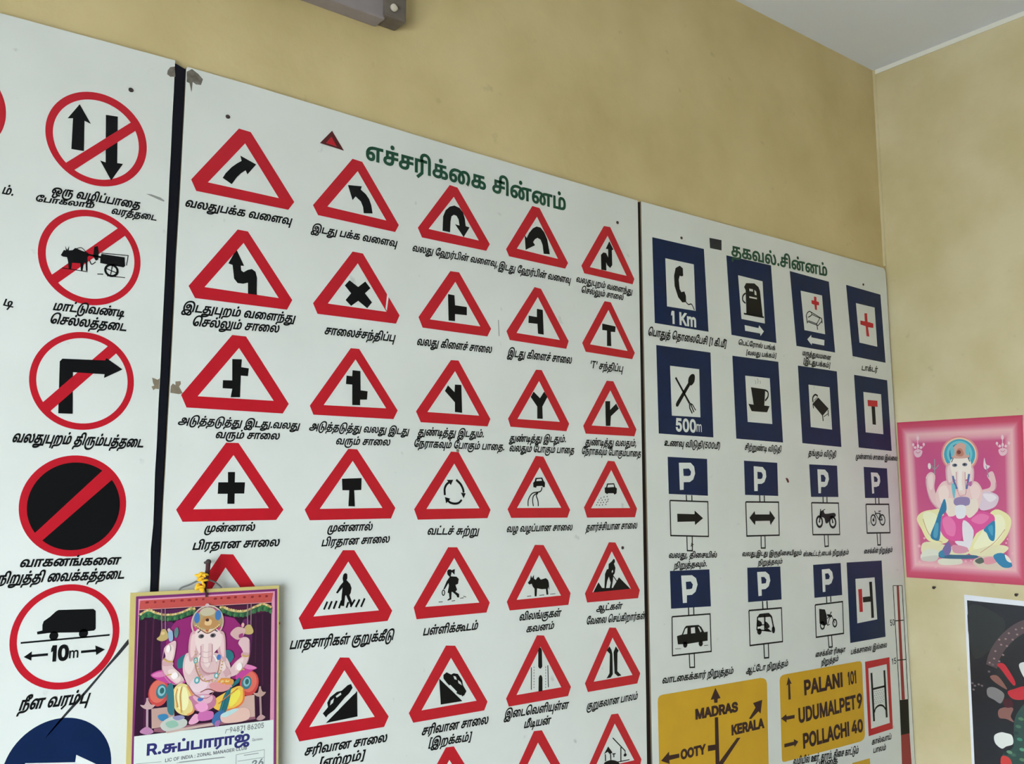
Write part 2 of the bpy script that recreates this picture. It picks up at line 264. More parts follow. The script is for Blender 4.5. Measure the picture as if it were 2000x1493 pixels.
"S":"642|136 -5 -24 4 -20 7 -18 10 -15 12 -12 14 -9 16 -7 18 -3 19 48 0 7 -24 15 -18 22 -11 27 -6 29 0 29 7 22 14 15 19 5 24 -4 20 -13 15 -42 20 -57 16 -27 10 -23 12 -18 14 -13 17 -9 20 -2 22 1 20 6 18 9 16 12 14 16 12 17 10 20 7 21 4 45 0 22 -4 19 -7 17 -9 15 -12 12 -14 9 -15 5 -16 3 -18 -46 0 -4 16 -9 14 -12 11 -16 8 -19 5 -35 1 -26 -7 -20 -13 -13 -17 -4 -21 5 -23 15 -15 49 -21 57 -17 46 -22 19 -18 13 -23 4 -31 -1 -19 -5 -18 -9 -17 -12 -14 -15 -13 -18 -10 -21 -8 -24 -5",
"Y":"679|146 0 0 149 -133 215 53 0 72 -118 28 -50 13 -33 -18 0 26 58 14 25 72 118 54 0 -134 -215 0 -149",
"P":"639|44 0 0 364 124 0 27 -2 24 -5 19 -9 17 -11 14 -14 10 -16 8 -18 4 -20 0 -42 -4 -20 -8 -18 -10 -16 -14 -14 -16 -12 -20 -8 -24 -6 -26 -1 -88 0 0 40 86 0 33 5 23 13 15 19 7 25 0 28 -7 24 -15 20 -23 13 -34 4 -76 0 0 -323",
"H":"743|44 0 0 364 46 0 0 -157 191 0 0 157 47 0 0 -364 -47 0 0 166 -191 0 0 -166",
".":"269|60 -2 -15 8 -9 15 0 17 9 15 15 9 17 0 14 -9 9 -15 0 -17 -9 -15 -14 -8",
"சு":"867|111 -5 -35 9 -27 16 -11 12 -7 13 -5 15 -2 16 2 17 5 16 8 14 11 12 15 10 19 8 23 6 59 5 256 0 0 -35 -260 0 -54 -5 -26 -13 -12 -17 -2 -18 2 -13 6 -12 10 -9 14 -7 34 -5 27 3 21 9 15 18 8 28 1 18 0 135 -86 0 0 -90 -40 -8 0 134 262 0 0 -36 -94 0 0 -128 -3 -38 -7 -26 -12 -21 -11 -11 -14 -9 -32 -11 -18 -2|316 0 0 138 42 -4 0 -134",
"ப":"778|44 0 0 277 43 0 0 -241 215 0 0 241 43 0 0 -277",
"ா":"640|44 0 0 277 268 0 0 -36 -86 0 0 -241 -42 0 0 241 -97 0 0 -241",
"ர":"640|116 -106 -29 26 97 92 0 229 -97 0 0 -241 -43 0 0 277 268 0 0 -36 -86 0 0 -241",
"ஜ்":"1022|188 282 37 -8 26 -15 24 -29 5 -10 -10 -5 13 26 17 20 22 14 27 7 39 -1 21 -5 19 -8 15 -11 13 -14 10 -15 8 -19 4 -20 0 -43 -8 -36 -17 -27 -25 -22 -32 -15 -59 -11 -66 -3 -68 -1 -68 -6 -23 -8 -18 -13 -14 -22 -4 -28 4 -34 14 -23 20 -14 21 -6 38 2 31 14 49 48 39 33 29 14 34 8 44 -2 33 -11 19 -14 13 -18 8 -24 0 -28 -9 -25 -17 -19 -24 -11 -28 -4 -27 2 -28 13 -18 21 -8 25 1 23 4 14 24 32 10 10 34 -8 -19 -17 -10 -18 -3 -21 4 -21 5 -9 7 -6 11 -5 25 1 17 9 7 11 2 27 -6 15 -16 14 -68 7 -34 -16 -45 -48 -36 -32 -27 -15 -33 -8 -44 1 -23 6 -18 8 -16 12 -13 14 -9 16 -11 36 0 37 8 30 15 23 22 18 28 13 52 11 58 3 69 0 61 4 44 12 22 14 13 18 8 22 3 29 -5 31 -12 24 -19 16 -24 8 -31 -1 -22 -11 -11 -13 -10 -31 -2 -30 0 -58 -44 0 0 60 -8 39 -11 21 -17 14 -22 9 -59 1 -39 -16 -18 -18 -11 -30 1 -21 10 -22 8 -7 12 -5 27 0 20 10 7 8 4 11 0 23 -8 19 -16 14 -21 9 -26 3 32 23 29 -6 23 -13 18 -19 10 -24 1 -14 -3 -22 -7 -20 -13 -15 -17 -12 -21 -8 -23 -2 -34 5 -25 14 -18 21 -8 26 1 36 6 21 10 17 14 15 16 13 19 10 21 7 23 5|242 340 -15 8 -8 15 0 19 8 14 15 9 18 0 15 -9 8 -14 0 -19 -8 -15 -15 -8",
"[":"391|71 -68 0 454 97 0 0 -37 -55 0 0 -380 55 0 0 -37",
"இ":"1126|108 -159 -36 10 -14 8 -12 11 -9 13 -7 15 -6 35 2 23 7 21 10 19 13 16 17 16 39 23 48 16 52 8 53 0 47 -6 41 -12 35 -16 30 -23 21 -27 12 -28 4 -30 -3 -27 -9 -23 -15 -19 -21 -13 -27 -9 -31 -2 -46 4 -44 13 -59 31 -34 24 -45 49 -35 54 -26 56 -17 56 -5 63 2 28 5 29 8 27 11 27 15 25 19 23 21 20 26 18 29 15 33 11 37 6 40 3 38 -2 36 -6 31 -10 28 -13 25 -17 20 -20 23 -33 17 -36 11 -44 5 -51 1 -29 0 -161 -43 0 0 136 -2 60 -8 49 -13 42 -19 34 -29 29 -19 13 -22 9 -23 7 -57 5 -54 -6 -25 -7 -24 -9 -21 -13 -20 -15 -17 -18 -15 -21 -11 -23 -9 -25 -5 -29 0 -70 11 -51 26 -63 32 -50 45 -48 37 -28 33 -18 45 -12 32 -2 23 1 17 6 13 9 8 12 5 15 2 17 -2 16 -5 16 -20 27 -29 21 -34 13 -61 10 -48 0 -49 -8 -39 -14 -28 -19 -19 -23 -10 -26 1 -30 5 -15 9 -12 12 -9 18 -6 63 2 27 8 32 16 37 28 32 34 24 38 24 66 6 56 -5 43 -12 33 -19 24 -21 15 -11 5 -54 3 -30 -9 -14 -12 -7 -17 0 -22 10 -20 9 -6 10 -5 24 0 11 4 8 7 6 9 5 24 -6 29 -18 28 40 -3 20 -36 4 -23 -5 -27 -12 -22 -21 -15 -27 -9 -31 0 -27 9 -21 16 -15 23 -5 28 2 18 5 16 8 13 11 12 14 9 33 12 39 4 30 -2 28 -7 22 -10 20 -15 16 -19 13 -21 9 -24 5 -28 0 -63 -6 -38 -21 -58 -21 -38 -26 -33 -31 -28 -34 -23 -43 -20 -44 -12 -23 -3",
"ட":"693|44 0 0 277 43 0 0 -241 251 0 0 -36",
"து":"1091|111 -5 -35 9 -27 16 -11 12 -7 13 -5 15 -2 16 2 17 5 16 8 14 11 12 15 10 19 8 23 6 59 5 77 0 42 -4 35 -11 29 -20 21 -26 14 -34 4 -54 -12 -49 -18 -42 -29 -33 -39 -25 -47 -17 -56 -8 -60 -1 -42 7 -35 15 -13 10 -10 12 -6 15 0 31 9 15 21 11 31 2 386 0 0 -36 -125 0 -33 0 -232 0 -15 -4 -3 -8 3 -9 7 -8 12 -7 17 -6 56 -4 65 6 35 9 29 14 24 19 30 61 6 43 -2 21 -4 20 -8 16 -9 14 -13 11 -15 8 -36 10 -21 1 -74 0 -54 -5 -26 -13 -12 -17 -2 -18 2 -13 6 -12 10 -9 14 -7 34 -5 27 3 21 9 15 18 8 28 1 18 0 135 -86 0 0 -90 -40 -8 0 134 262 0 0 -36 -94 0 0 -128 -3 -38 -7 -26 -12 -21 -11 -11 -14 -9 -32 -11 -18 -2|458 -78 0 355 44 0 0 -355",
"க்":"825|111 -5 -35 9 -27 16 -11 12 -7 13 -5 15 -2 16 2 17 5 16 8 14 11 12 15 10 19 8 23 6 59 5 90 0 68 -7 28 -12 16 -13 12 -19 7 -24 -1 -36 -8 -20 -13 -16 -17 -12 -22 -7 -67 2 -8 2 9 34 37 -5 14 1 12 4 10 6 7 9 4 13 0 24 -6 17 -13 12 -35 10 -30 2 -98 0 -54 -5 -26 -13 -12 -17 -2 -18 2 -13 6 -12 10 -9 14 -7 34 -5 27 3 21 9 15 18 8 28 1 18 0 135 -86 0 0 -90 -40 -8 0 134 262 0 0 -36 -94 0 0 -128 -3 -38 -7 -26 -12 -21 -11 -11 -14 -9 -32 -11 -18 -2|207 340 -15 8 -8 15 0 19 8 14 15 9 18 0 15 -9 8 -14 0 -19 -8 -15 -15 -8",
"க":"825|111 -5 -35 9 -27 16 -11 12 -7 13 -5 15 -2 16 2 17 5 16 8 14 11 12 15 10 19 8 23 6 59 5 90 0 68 -7 28 -12 16 -13 12 -19 7 -24 -1 -36 -8 -20 -13 -16 -17 -12 -22 -7 -67 2 -8 2 9 34 37 -5 14 1 12 4 10 6 7 9 4 13 0 24 -6 17 -13 12 -35 10 -30 2 -98 0 -54 -5 -26 -13 -12 -17 -2 -18 2 -13 6 -12 10 -9 14 -7 34 -5 27 3 21 9 15 18 8 28 1 18 0 135 -86 0 0 -90 -40 -8 0 134 262 0 0 -36 -94 0 0 -128 -3 -38 -7 -26 -12 -21 -11 -11 -14 -9 -32 -11 -18 -2",
"ம்":"858|313 281 21 -7 18 -10 14 -15 12 -18 9 -21 6 -24 5 -55 -3 -42 -10 -34 -18 -25 -27 -18 -35 -9 -49 -3 -212 0 0 277 43 0 0 -241 113 0 0 142 3 35 7 25 12 20 18 14 21 8 14 2|272 244 -13 -8 -12 -23 -4 -44 0 -133 44 1 33 9 11 7 9 11 11 28 3 42 -3 39 -9 34 -15 25 -11 8 -12 5|206 340 -15 8 -8 15 0 19 8 14 15 9 18 0 15 -9 8 -14 0 -19 -8 -15 -15 -8",
"]":"391|27 -68 0 37 56 0 0 380 -56 0 0 37 98 0 0 -454",
"ற":"869|309 281 22 -7 18 -10 16 -14 14 -19 10 -22 7 -25 5 -30 1 -32 -1 -38 -5 -34 -9 -28 -11 -24 -15 -20 -16 -16 -28 -18 -49 -16 -55 -6 -19 0 -59 0 -40 -5 -17 -11 -10 -18 -1 -46 -41 -2 -4 38 4 27 10 20 27 23 48 10 11 0 61 0 56 3 44 9 18 9 16 10 13 13 10 17 8 20 9 53 0 60 -9 44 -7 16 -9 13 -11 10 -25 11 -31 -1 -22 -10 -12 -14 -8 -19 -4 -42 0 -160 -43 0 0 160 -5 53 -11 22 -15 10 -28 0 -19 -13 -8 -18 -4 -50 0 -164 -43 0 0 170 4 52 11 26 19 20 28 13 35 1 22 -6 18 -12 15 -19 11 -23 -11 3 10 21 16 17 21 13 28 6",
"ஏ":"801|196 -106 -28 26 96 92 0 229 -18 0 1 36 145 0 0 -36 -85 0 0 -241|108 -5 -17 5 -15 7 -14 10 -11 14 -10 17 -7 20 -4 24 0 52 4 23 16 37 25 30 37 24 48 14 66 5 28 0 0 -36 -54 0 -47 -7 -31 -12 -15 -10 -21 -26 -14 -32 -4 -38 3 -36 10 -26 16 -17 19 -8 27 2 17 13 8 14 2 20 -1 15 -5 13 -7 10 -9 7 -12 5 -25 0 -25 -10 -32 -26 -8 32 24 21 29 14 31 5 23 -2 20 -8 16 -12 12 -16 8 -20 2 -24 -5 -33 -13 -26 -22 -19 -30 -9",
"ற்":"869|309 281 22 -7 18 -10 16 -14 14 -19 10 -22 7 -25 5 -30 1 -32 -1 -38 -5 -34 -9 -28 -11 -24 -15 -20 -16 -16 -28 -18 -49 -16 -55 -6 -19 0 -59 0 -40 -5 -17 -11 -10 -18 -1 -46 -41 -2 -4 38 4 27 10 20 27 23 48 10 11 0 61 0 56 3 44 9 18 9 16 10 13 13 10 17 8 20 9 53 0 60 -9 44 -7 16 -9 13 -11 10 -25 11 -31 -1 -22 -10 -12 -14 -8 -19 -4 -42 0 -160 -43 0 0 160 -5 53 -11 22 -15 10 -28 0 -19 -13 -8 -18 -4 -50 0 -164 -43 0 0 170 4 52 11 26 19 20 28 13 35 1 22 -6 18 -12 15 -19 11 -23 -11 3 10 21 16 17 21 13 28 6|208 340 -15 8 -8 15 0 19 8 14 15 9 18 0 15 -9 8 -14 0 -19 -8 -15 -15 -8",
"வ":"1044|108 -5 -17 5 -15 7 -14 11 -11 14 -10 16 -7 21 -4 25 -2 28 3 33 7 30 12 26 15 22 19 18 22 14 24 10 26 6 26 2 46 -5 36 -15 28 -22 19 -29 11 -34 4 -38 -4 -40 -20 -64 133 0 0 241 43 0 0 -277 -220 0 -2 32 13 27 9 34 4 41 -2 23 -4 20 -7 18 -9 15 -12 13 -14 10 -16 7 -18 5 -20 1 -22 -2 -20 -6 -18 -9 -15 -12 -13 -16 -10 -17 -8 -20 -5 -22 0 -44 7 -33 13 -21 17 -12 20 -4 23 6 15 16 6 28 -1 15 -5 13 -7 10 -9 7 -12 5 -25 0 -25 -10 -32 -26 -8 32 24 21 29 14 31 5 23 -2 20 -8 16 -12 12 -16 8 -20 2 -24 -5 -33 -13 -26 -22 -19 -30 -9",
"ல":"1013|108 -5 -17 5 -15 7 -14 10 -11 14 -10 17 -7 21 -4 24 0 54 4 24 15 40 25 32 30 22 36 14 40 4 48 -7 16 -5 15 -9 22 -20 13 -22 11 -40 4 -65 7 -47 13 -20 18 -13 25 -4 21 4 17 10 14 21 7 32 0 42 -7 40 -14 35 -30 45 -11 14 39 26 36 -55 13 -28 10 -30 6 -32 2 -33 -1 -27 -4 -24 -7 -20 -10 -17 -12 -15 -14 -11 -17 -8 -20 -4 -35 -1 -26 5 -21 11 -19 19 -15 30 -8 41 -3 61 -8 36 -11 21 -15 14 -27 11 -24 2 -22 -2 -20 -6 -18 -9 -14 -12 -13 -16 -10 -18 -7 -20 -5 -23 0 -44 7 -32 13 -21 17 -11 20 -4 24 6 11 10 8 23 0 26 -5 13 -7 10 -9 7 -12 5 -25 0 -25 -10 -32 -26 -8 32 24 21 29 14 31 5 23 -2 20 -8 16 -12 12 -16 8 -20 2 -24 -5 -33 -13 -26 -22 -19 -30 -9",
"அ":"1121|130 -61 -27 4 -23 7 -20 8 -17 12 -12 12 -9 15 -6 16 -1 25 9 24 27 20 52 6 373 0 2 -36 -370 0 -44 -7 -6 -10 2 -22 9 -13 15 -11 20 -8 27 -5 41 -2 61 6 26 6 43 20 31 27 21 32 11 61 -4 37 -14 34 -10 15 -13 12 -15 11 -18 7 -45 6 -28 -5 -15 -10 -10 -14 -3 -21 5 -22 6 -9 8 -7 11 -4 24 0 10 4 9 6 6 9 5 25 -5 30 -11 17 -8 8 29 9 26 -32 7 -25 -1 -31 -13 -27 -22 -19 -32 -9 -27 0 -27 8 -21 15 -14 23 -5 29 2 20 5 17 7 13 11 12 27 16 33 8 41 0 23 -5 20 -7 35 -22 26 -29 18 -35 9 -38 -3 -63 -5 -19 -11 -26 -16 -23 -20 -20 -23 -17 -27 -14 -29 -12 -31 -7 -35 -5 -36 -2|474 -77 0 354 42 0 0 -354",
"டு":"1015|186 -147 -25 6 -23 9 -20 13 -19 17 -17 20 -13 23 -12 28 -9 29 -7 33 -4 37 -1 53 1 39 4 37 16 63 11 29 14 25 15 22 18 21 19 17 44 26 48 16 52 6 51 -5 40 -14 33 -21 21 -22 16 -25 16 -45 8 -56 1 -46 0 -188 -43 0 0 167 -2 54 -6 48 -12 43 -9 17 -12 16 -26 21 -26 11 -33 6 -38 0 -39 -9 -37 -17 -33 -26 -28 -37 -22 -49 -15 -58 -3 -35 -2 -38 1 -36 9 -65 15 -50 11 -20 12 -17 14 -13 16 -11 16 -7 19 -5 38 0 33 8 25 16 18 23 12 31 6 37 0 44 -5 35 -12 23 -16 12 -21 5 -28 -7 -23 -13 0 36 35 17 23 3 18 -2 16 -5 14 -7 13 -11 11 -14 8 -17 7 -20 5 -53 -5 -60 -7 -25 -9 -21 -11 -19 -13 -15 -15 -13 -16 -10 -37 -12 -21 -3|178 0 0 277 43 0 0 -277",
"த்":"825|111 -5 -35 9 -27 16 -11 12 -7 13 -5 15 -2 16 2 17 5 16 8 14 11 12 15 10 19 8 23 6 59 5 72 0 55 -5 23 -6 21 -8 18 -13 14 -14 11 -19 6 -23 2 -27 -1 -21 -4 -19 -7 -16 -21 -28 -26 -19 -40 -16 -52 -7 -45 -1 -69 0 -34 -8 -15 -13 -7 -22 1 -37 -41 -2 -3 38 3 27 10 20 27 23 48 10 65 0 52 2 54 9 24 10 18 15 15 25 6 33 -5 29 -12 20 -19 14 -36 11 -40 3 -72 0 -54 -5 -26 -13 -12 -17 -2 -18 2 -13 6 -12 10 -9 14 -7 34 -5 27 3 21 9 15 18 8 28 1 18 0 135 -86 0 0 -90 -40 -8 0 134 262 0 0 -36 -94 0 0 -128 -3 -38 -7 -26 -12 -21 -11 -11 -14 -9 -32 -11 -18 -2|208 340 -14 8 -9 15 0 19 9 14 14 9 19 0 15 -9 8 -14 0 -19 -8 -15 -15 -8",
"ஆ":"1313|130 -61 -27 4 -23 7 -20 8 -17 12 -12 12 -9 15 -6 16 -1 25 9 24 27 20 52 6 373 0 2 -36 -370 0 -44 -7 -6 -10 2 -22 9 -13 15 -11 20 -8 27 -5 41 -2 61 6 26 6 43 20 31 27 21 32 11 61 -4 37 -14 34 -10 15 -13 12 -15 11 -18 7 -45 6 -28 -5 -15 -10 -10 -14 -3 -21 5 -22 6 -9 8 -7 11 -4 24 0 10 4 9 6 6 9 5 25 -5 30 -11 17 -8 8 29 9 26 -32 7 -25 -1 -31 -13 -27 -22 -19 -32 -9 -27 0 -27 8 -21 15 -14 23 -5 29 2 20 5 17 7 13 11 12 27 16 33 8 41 0 23 -5 20 -7 35 -22 26 -29 18 -35 9 -38 -3 -63 -5 -19 -11 -26 -16 -23 -20 -20 -23 -17 -27 -14 -29 -12 -31 -7 -35 -5 -36 -2|421 -158 -34 7 -27 12 -20 17 -12 21 -4 24 3 19 10 16 17 13 24 8 50 -4 18 -6 -8 -33 -43 9 -18 -3 -11 -8 -4 -12 5 -16 12 -13 24 -11 37 -6 54 1 48 9 20 8 18 11 14 13 10 15 6 17 2 18 -1 14 -4 12 -7 9 -9 7 -12 4 -33 0 -30 -14 0 35 34 13 36 1 26 -8 22 -16 15 -24 4 -16 1 -17 -2 -25 -8 -22 -12 -21 -18 -17 -22 -16 -26 -11 -30 -9 -35 -6 -37 -1|474 -62 0 339 42 0 0 -339",
"ட்":"693|44 0 0 277 43 0 0 -241 251 0 0 -36|164 340 -14 8 -9 15 0 19 9 14 14 9 19 0 15 -9 8 -14 0 -19 -8 -15 -15 -8",
"ள்":"1070|108 -5 -17 5 -15 7 -14 11 -11 14 -10 16 -7 21 -4 25 0 53 4 25 7 21 20 36 28 26 34 18 37 9 46 -1 44 -14 28 -19 -7 -48 -26 25 -29 16 -38 5 -22 -2 -19 -6 -17 -9 -15 -12 -13 -16 -10 -17 -8 -20 -5 -22 0 -44 7 -33 13 -21 17 -12 20 -4 24 6 11 10 8 23 0 26 -5 13 -7 10 -9 7 -12 5 -25 0 -25 -10 -32 -26 -8 32 24 21 29 14 31 5 23 -2 20 -8 16 -12 12 -16 8 -20 2 -24 -5 -33 -13 -26 -22 -19 -30 -9|268 0 0 208 6 39 0 30 252 0 0 -36 -84 0 0 -241 -44 0 0 241 -86 0 0 -241|258 340 -14 8 -9 15 0 19 9 14 14 9 19 0 15 -9 8 -14 0 -19 -8 -15 -15 -8",
"ே":"720|199 -5 -26 5 -24 8 -22 10 -22 14 -19 16 -16 20 -15 23 -11 25 -9 27 -5 31 -2 34 2 33 5 31 9 28 12 25 16 22 17 20 20 16 23 14 24 11 26 7 27 5 48 1 35 -9 15 -7 14 -9 11 -12 8 -14 5 -17 0 -36 -9 -28 -19 -20 -25 -13 -30 -4 -31 4 -23 13 -17 20 -8 25 0 28 8 26 23 28 28 -9 -16 -26 -4 -29 1 -13 4 -12 6 -9 8 -6 22 -5 13 1 10 5 9 7 10 21 0 24 -8 18 -14 13 -19 7 -52 2 -37 -10 -33 -17 -29 -25 -22 -33 -15 -41 -5 -50 4 -49 13 -41 21 -33 26 -26 31 -18 66 -13 25 3 19 8 14 14 8 20 0 26 -10 23 -8 8 -11 5 -14 2 -12 -1 -11 -5 -9 -7 -7 -10 -5 -14 0 -27 10 -34 13 -18 -31 -8 -23 32 -9 29 0 32 9 27 17 21 25 13 33 5 30 -4 25 -14 18 -21 10 -30 0 -38 -5 -18 -9 -14 -11 -13 -13 -10 -34 -13 -20 -3",
"ந":"789|295 180 16 -5 14 -7 13 -10 11 -13 9 -15 7 -19 4 -21 0 -51 -4 -24 -7 -19 -10 -16 -13 -15 -25 -19 -40 -16 -52 -7 -44 -1 -62 -1 -28 -11 -13 -15 -3 -53 -41 -2 -3 38 3 27 10 20 27 23 48 10 57 0 67 4 42 11 27 20 16 29 6 27 0 33 -6 27 -12 20 -18 11 -23 4 -28 -6 -25 -14 -1 37 39 17 13 2|44 0 0 277 260 0 0 -36 -87 0 0 -241 -43 0 0 241 -87 0 0 -241",
"று":"1135|309 281 22 -7 18 -10 16 -14 14 -19 10 -22 7 -25 5 -30 0 -65 -9 -61 -17 -51 -25 -52 -25 -27 -28 -22 -31 -16 -33 -11 -39 -7 -52 -2 -40 3 -37 10 -29 19 -10 12 -6 15 0 31 9 15 21 11 32 2 417 0 0 -36 -165 0 -38 0 -219 0 -15 -4 -2 -8 2 -9 7 -8 13 -7 17 -6 55 -4 55 5 24 6 22 9 21 13 20 15 35 60 18 53 8 64 0 51 -9 44 -7 16 -9 13 -11 10 -25 11 -31 -1 -22 -10 -12 -14 -8 -19 -4 -42 0 -160 -43 0 0 160 -5 53 -11 22 -15 10 -28 0 -19 -13 -8 -18 -4 -50 0 -164 -43 0 0 170 4 52 11 26 19 20 28 13 35 1 22 -6 18 -12 15 -19 11 -23 -11 3 10 21 16 17 21 13 28 6|480 -78 0 355 44 0 0 -355",
"ை":"1160|108 -5 -17 5 -15 7 -14 11 -11 14 -10 16 -7 21 -4 25 -2 28 3 31 7 29 12 25 17 22 20 19 25 15 27 11 31 7 65 0 56 -13 39 -20 37 -33 16 -21 13 -22 9 -25 6 -26 0 -47 -8 -35 -17 -25 -24 -15 -30 -5 -18 1 -17 5 -13 7 -20 22 -12 29 -4 35 3 37 14 47 24 40 31 32 28 19 31 11 35 4 29 -2 26 -7 21 -11 18 -14 15 -18 11 -20 8 -22 4 -24 1 -47 -6 -39 -17 -48 -22 -37 -36 22 20 33 13 39 5 50 -5 40 -14 32 -11 13 -13 10 -14 7 -18 5 -33 0 -25 -5 -23 -12 -21 -20 -23 -38 -11 -43 -3 -33 5 -37 6 -13 8 -9 10 -5 20 -1 15 9 10 14 6 39 -2 25 -5 25 -8 21 -12 20 -15 19 -18 15 -33 18 -37 9 -41 3 -23 -1 -22 -5 -20 -8 -16 -9 -15 -13 -12 -14 -17 -35 -6 -45 3 -37 10 -26 16 -17 19 -7 27 2 13 7 12 20 2 20 -1 15 -5 13 -7 10 -9 7 -12 5 -25 0 -25 -10 -32 -26 -8 32 24 21 29 14 31 5 23 -2 20 -8 16 -12 12 -16 8 -20 2 -24 -5 -33 -13 -26 -22 -19 -30 -9",
"ள":"1070|108 -5 -17 5 -15 7 -14 11 -11 14 -10 16 -7 21 -4 25 0 53 4 25 7 21 20 36 28 26 34 18 37 9 46 -1 44 -14 28 -19 -7 -48 -26 25 -29 16 -38 5 -22 -2 -19 -6 -17 -9 -15 -12 -13 -16 -10 -17 -8 -20 -5 -22 0 -44 7 -33 13 -21 17 -12 20 -4 24 6 11 10 8 23 0 26 -5 13 -7 10 -9 7 -12 5 -25 0 -25 -10 -32 -26 -8 32 24 21 29 14 31 5 23 -2 20 -8 16 -12 12 -16 8 -20 2 -24 -5 -33 -13 -26 -22 -19 -30 -9|268 0 0 208 6 39 0 30 252 0 0 -36 -84 0 0 -241 -44 0 0 241 -86 0 0 -241",
"ச்":"723|111 -5 -35 9 -27 16 -11 12 -7 13 -5 15 -2 16 2 17 5 16 8 14 11 12 15 10 19 8 23 6 59 5 176 0 0 -35 -180 0 -54 -5 -26 -13 -12 -17 -2 -18 2 -13 6 -12 10 -9 14 -7 34 -5 27 3 21 9 15 18 8 28 1 18 0 135 -86 0 0 -90 -40 -8 0 134 262 0 0 -36 -94 0 0 -128 -3 -38 -7 -26 -12 -21 -11 -11 -14 -9 -32 -11 -18 -2|207 340 -15 8 -8 15 0 19 8 14 15 9 18 0 15 -9 8 -14 0 -19 -8 -15 -15 -8",
"வு":"1044|108 -5 -17 5 -15 7 -14 11 -11 14 -10 16 -7 21 -4 25 -2 28 3 33 7 30 12 26 15 22 19 18 22 14 24 10 26 6 26 2 46 -5 36 -15 28 -22 19 -29 11 -34 4 -38 -4 -40 -20 -64 133 0 0 241 43 0 0 -277 -220 0 -2 32 13 27 9 34 4 41 -2 23 -4 20 -7 18 -9 15 -12 13 -14 10 -16 7 -18 5 -20 1 -22 -2 -20 -6 -18 -9 -15 -12 -13 -16 -10 -17 -8 -20 -5 -22 0 -44 7 -33 13 -21 17 -12 20 -4 23 6 15 16 6 28 -1 15 -5 13 -7 10 -9 7 -12 5 -25 0 -25 -10 -32 -26 -8 32 24 21 29 14 31 5 23 -2 20 -8 16 -12 12 -16 8 -20 2 -24 -5 -33 -13 -26 -22 -19 -30 -9|435 -142 0 158 43 0 0 -158",
"ஹ":"1619|684 281 22 -7 18 -10 16 -14 14 -19 10 -22 7 -25 5 -30 2 -32 -2 -38 -5 -34 -9 -28 -11 -24 -15 -20 -16 -16 -28 -18 -49 -16 -55 -6 -19 0 -433 0 -40 -5 -17 -11 -10 -18 -1 -46 -41 -2 -3 38 3 27 10 20 27 23 48 10 10 0 436 0 56 3 44 9 18 9 16 10 13 13 10 17 8 20 9 53 0 60 -9 44 -7 16 -9 13 -11 10 -25 11 -31 -1 -22 -10 -12 -14 -8 -19 -4 -42 0 -160 -43 0 0 160 -5 53 -11 22 -15 10 -28 0 -18 -13 -9 -18 -4 -50 0 -164 -43 0 0 170 4 52 11 26 19 20 28 13 35 1 22 -6 18 -12 15 -19 10 -23 -10 3 10 21 16 17 21 13 28 6|108 -5 -17 5 -15 7 -14 11 -11 14 -10 16 -7 21 -4 25 -2 28 3 33 7 30 12 26 15 22 19 18 22 14 24 10 26 6 26 2 46 -5 36 -15 28 -22 19 -29 11 -34 4 -38 -4 -40 -20 -64 132 0 0 -36 -176 0 -2 32 13 27 9 34 4 41 -2 23 -4 20 -7 18 -9 15 -12 13 -14 10 -16 7 -18 5 -20 1 -22 -2 -20 -6 -18 -9 -15 -12 -13 -16 -10 -17 -8 -20 -5 -22 0 -44 7 -33 13 -21 17 -12 20 -4 23 6 15 16 6 28 -1 15 -5 13 -7 10 -9 7 -12 5 -25 0 -25 -10 -32 -26 -8 32 24 21 29 14 31 5 23 -2 20 -8 16 -12 12 -16 8 -20 2 -24 -5 -33 -13 -26 -22 -19 -30 -9",
"ர்":"640|116 -106 -29 26 97 92 0 229 -97 0 0 -241 -43 0 0 277 268 0 0 -36 -86 0 0 -241|151 340 -15 8 -8 15 0 19 8 14 15 9 18 0 15 -9 8 -14 0 -19 -8 -15 -15 -8",
"ன்":"1234|108 -5 -17 5 -15 7 -14 11 -11 14 -10 16 -7 21 -4 25 -2 28 3 31 7 29 12 25 17 22 20 19 25 15 27 11 31 7 65 0 57 -13 39 -20 39 -38 15 -20 11 -21 9 -23 6 -25 0 -47 -8 -35 -17 -25 -24 -15 -30 -5 -18 1 -17 5 -13 7 -20 22 -12 29 -4 35 6 50 18 45 28 39 25 21 44 19 47 8 43 2 149 0 0 -36 -84 0 0 -241 -44 0 0 241 -64 -1 -52 -12 -34 -21 -17 -22 -17 -43 -6 -48 5 -37 6 -13 8 -9 10 -5 20 -1 15 9 10 14 6 39 -2 25 -5 24 -8 22 -12 20 -15 19 -18 15 -33 18 -37 9 -41 3 -23 -1 -22 -5 -20 -8 -16 -9 -15 -13 -12 -14 -17 -35 -6 -45 3 -37 10 -26 16 -17 19 -7 27 2 13 7 12 20 2 20 -1 15 -5 13 -7 10 -9 7 -12 5 -25 0 -25 -10 -32 -26 -8 32 24 21 29 14 31 5 23 -2 20 -8 16 -12 12 -16 8 -20 2 -24 -5 -33 -13 -26 -22 -19 -30 -9|300 340 -15 8 -8 15 0 19 8 14 15 9 18 0 15 -9 8 -14 0 -19 -8 -15 -15 -8",
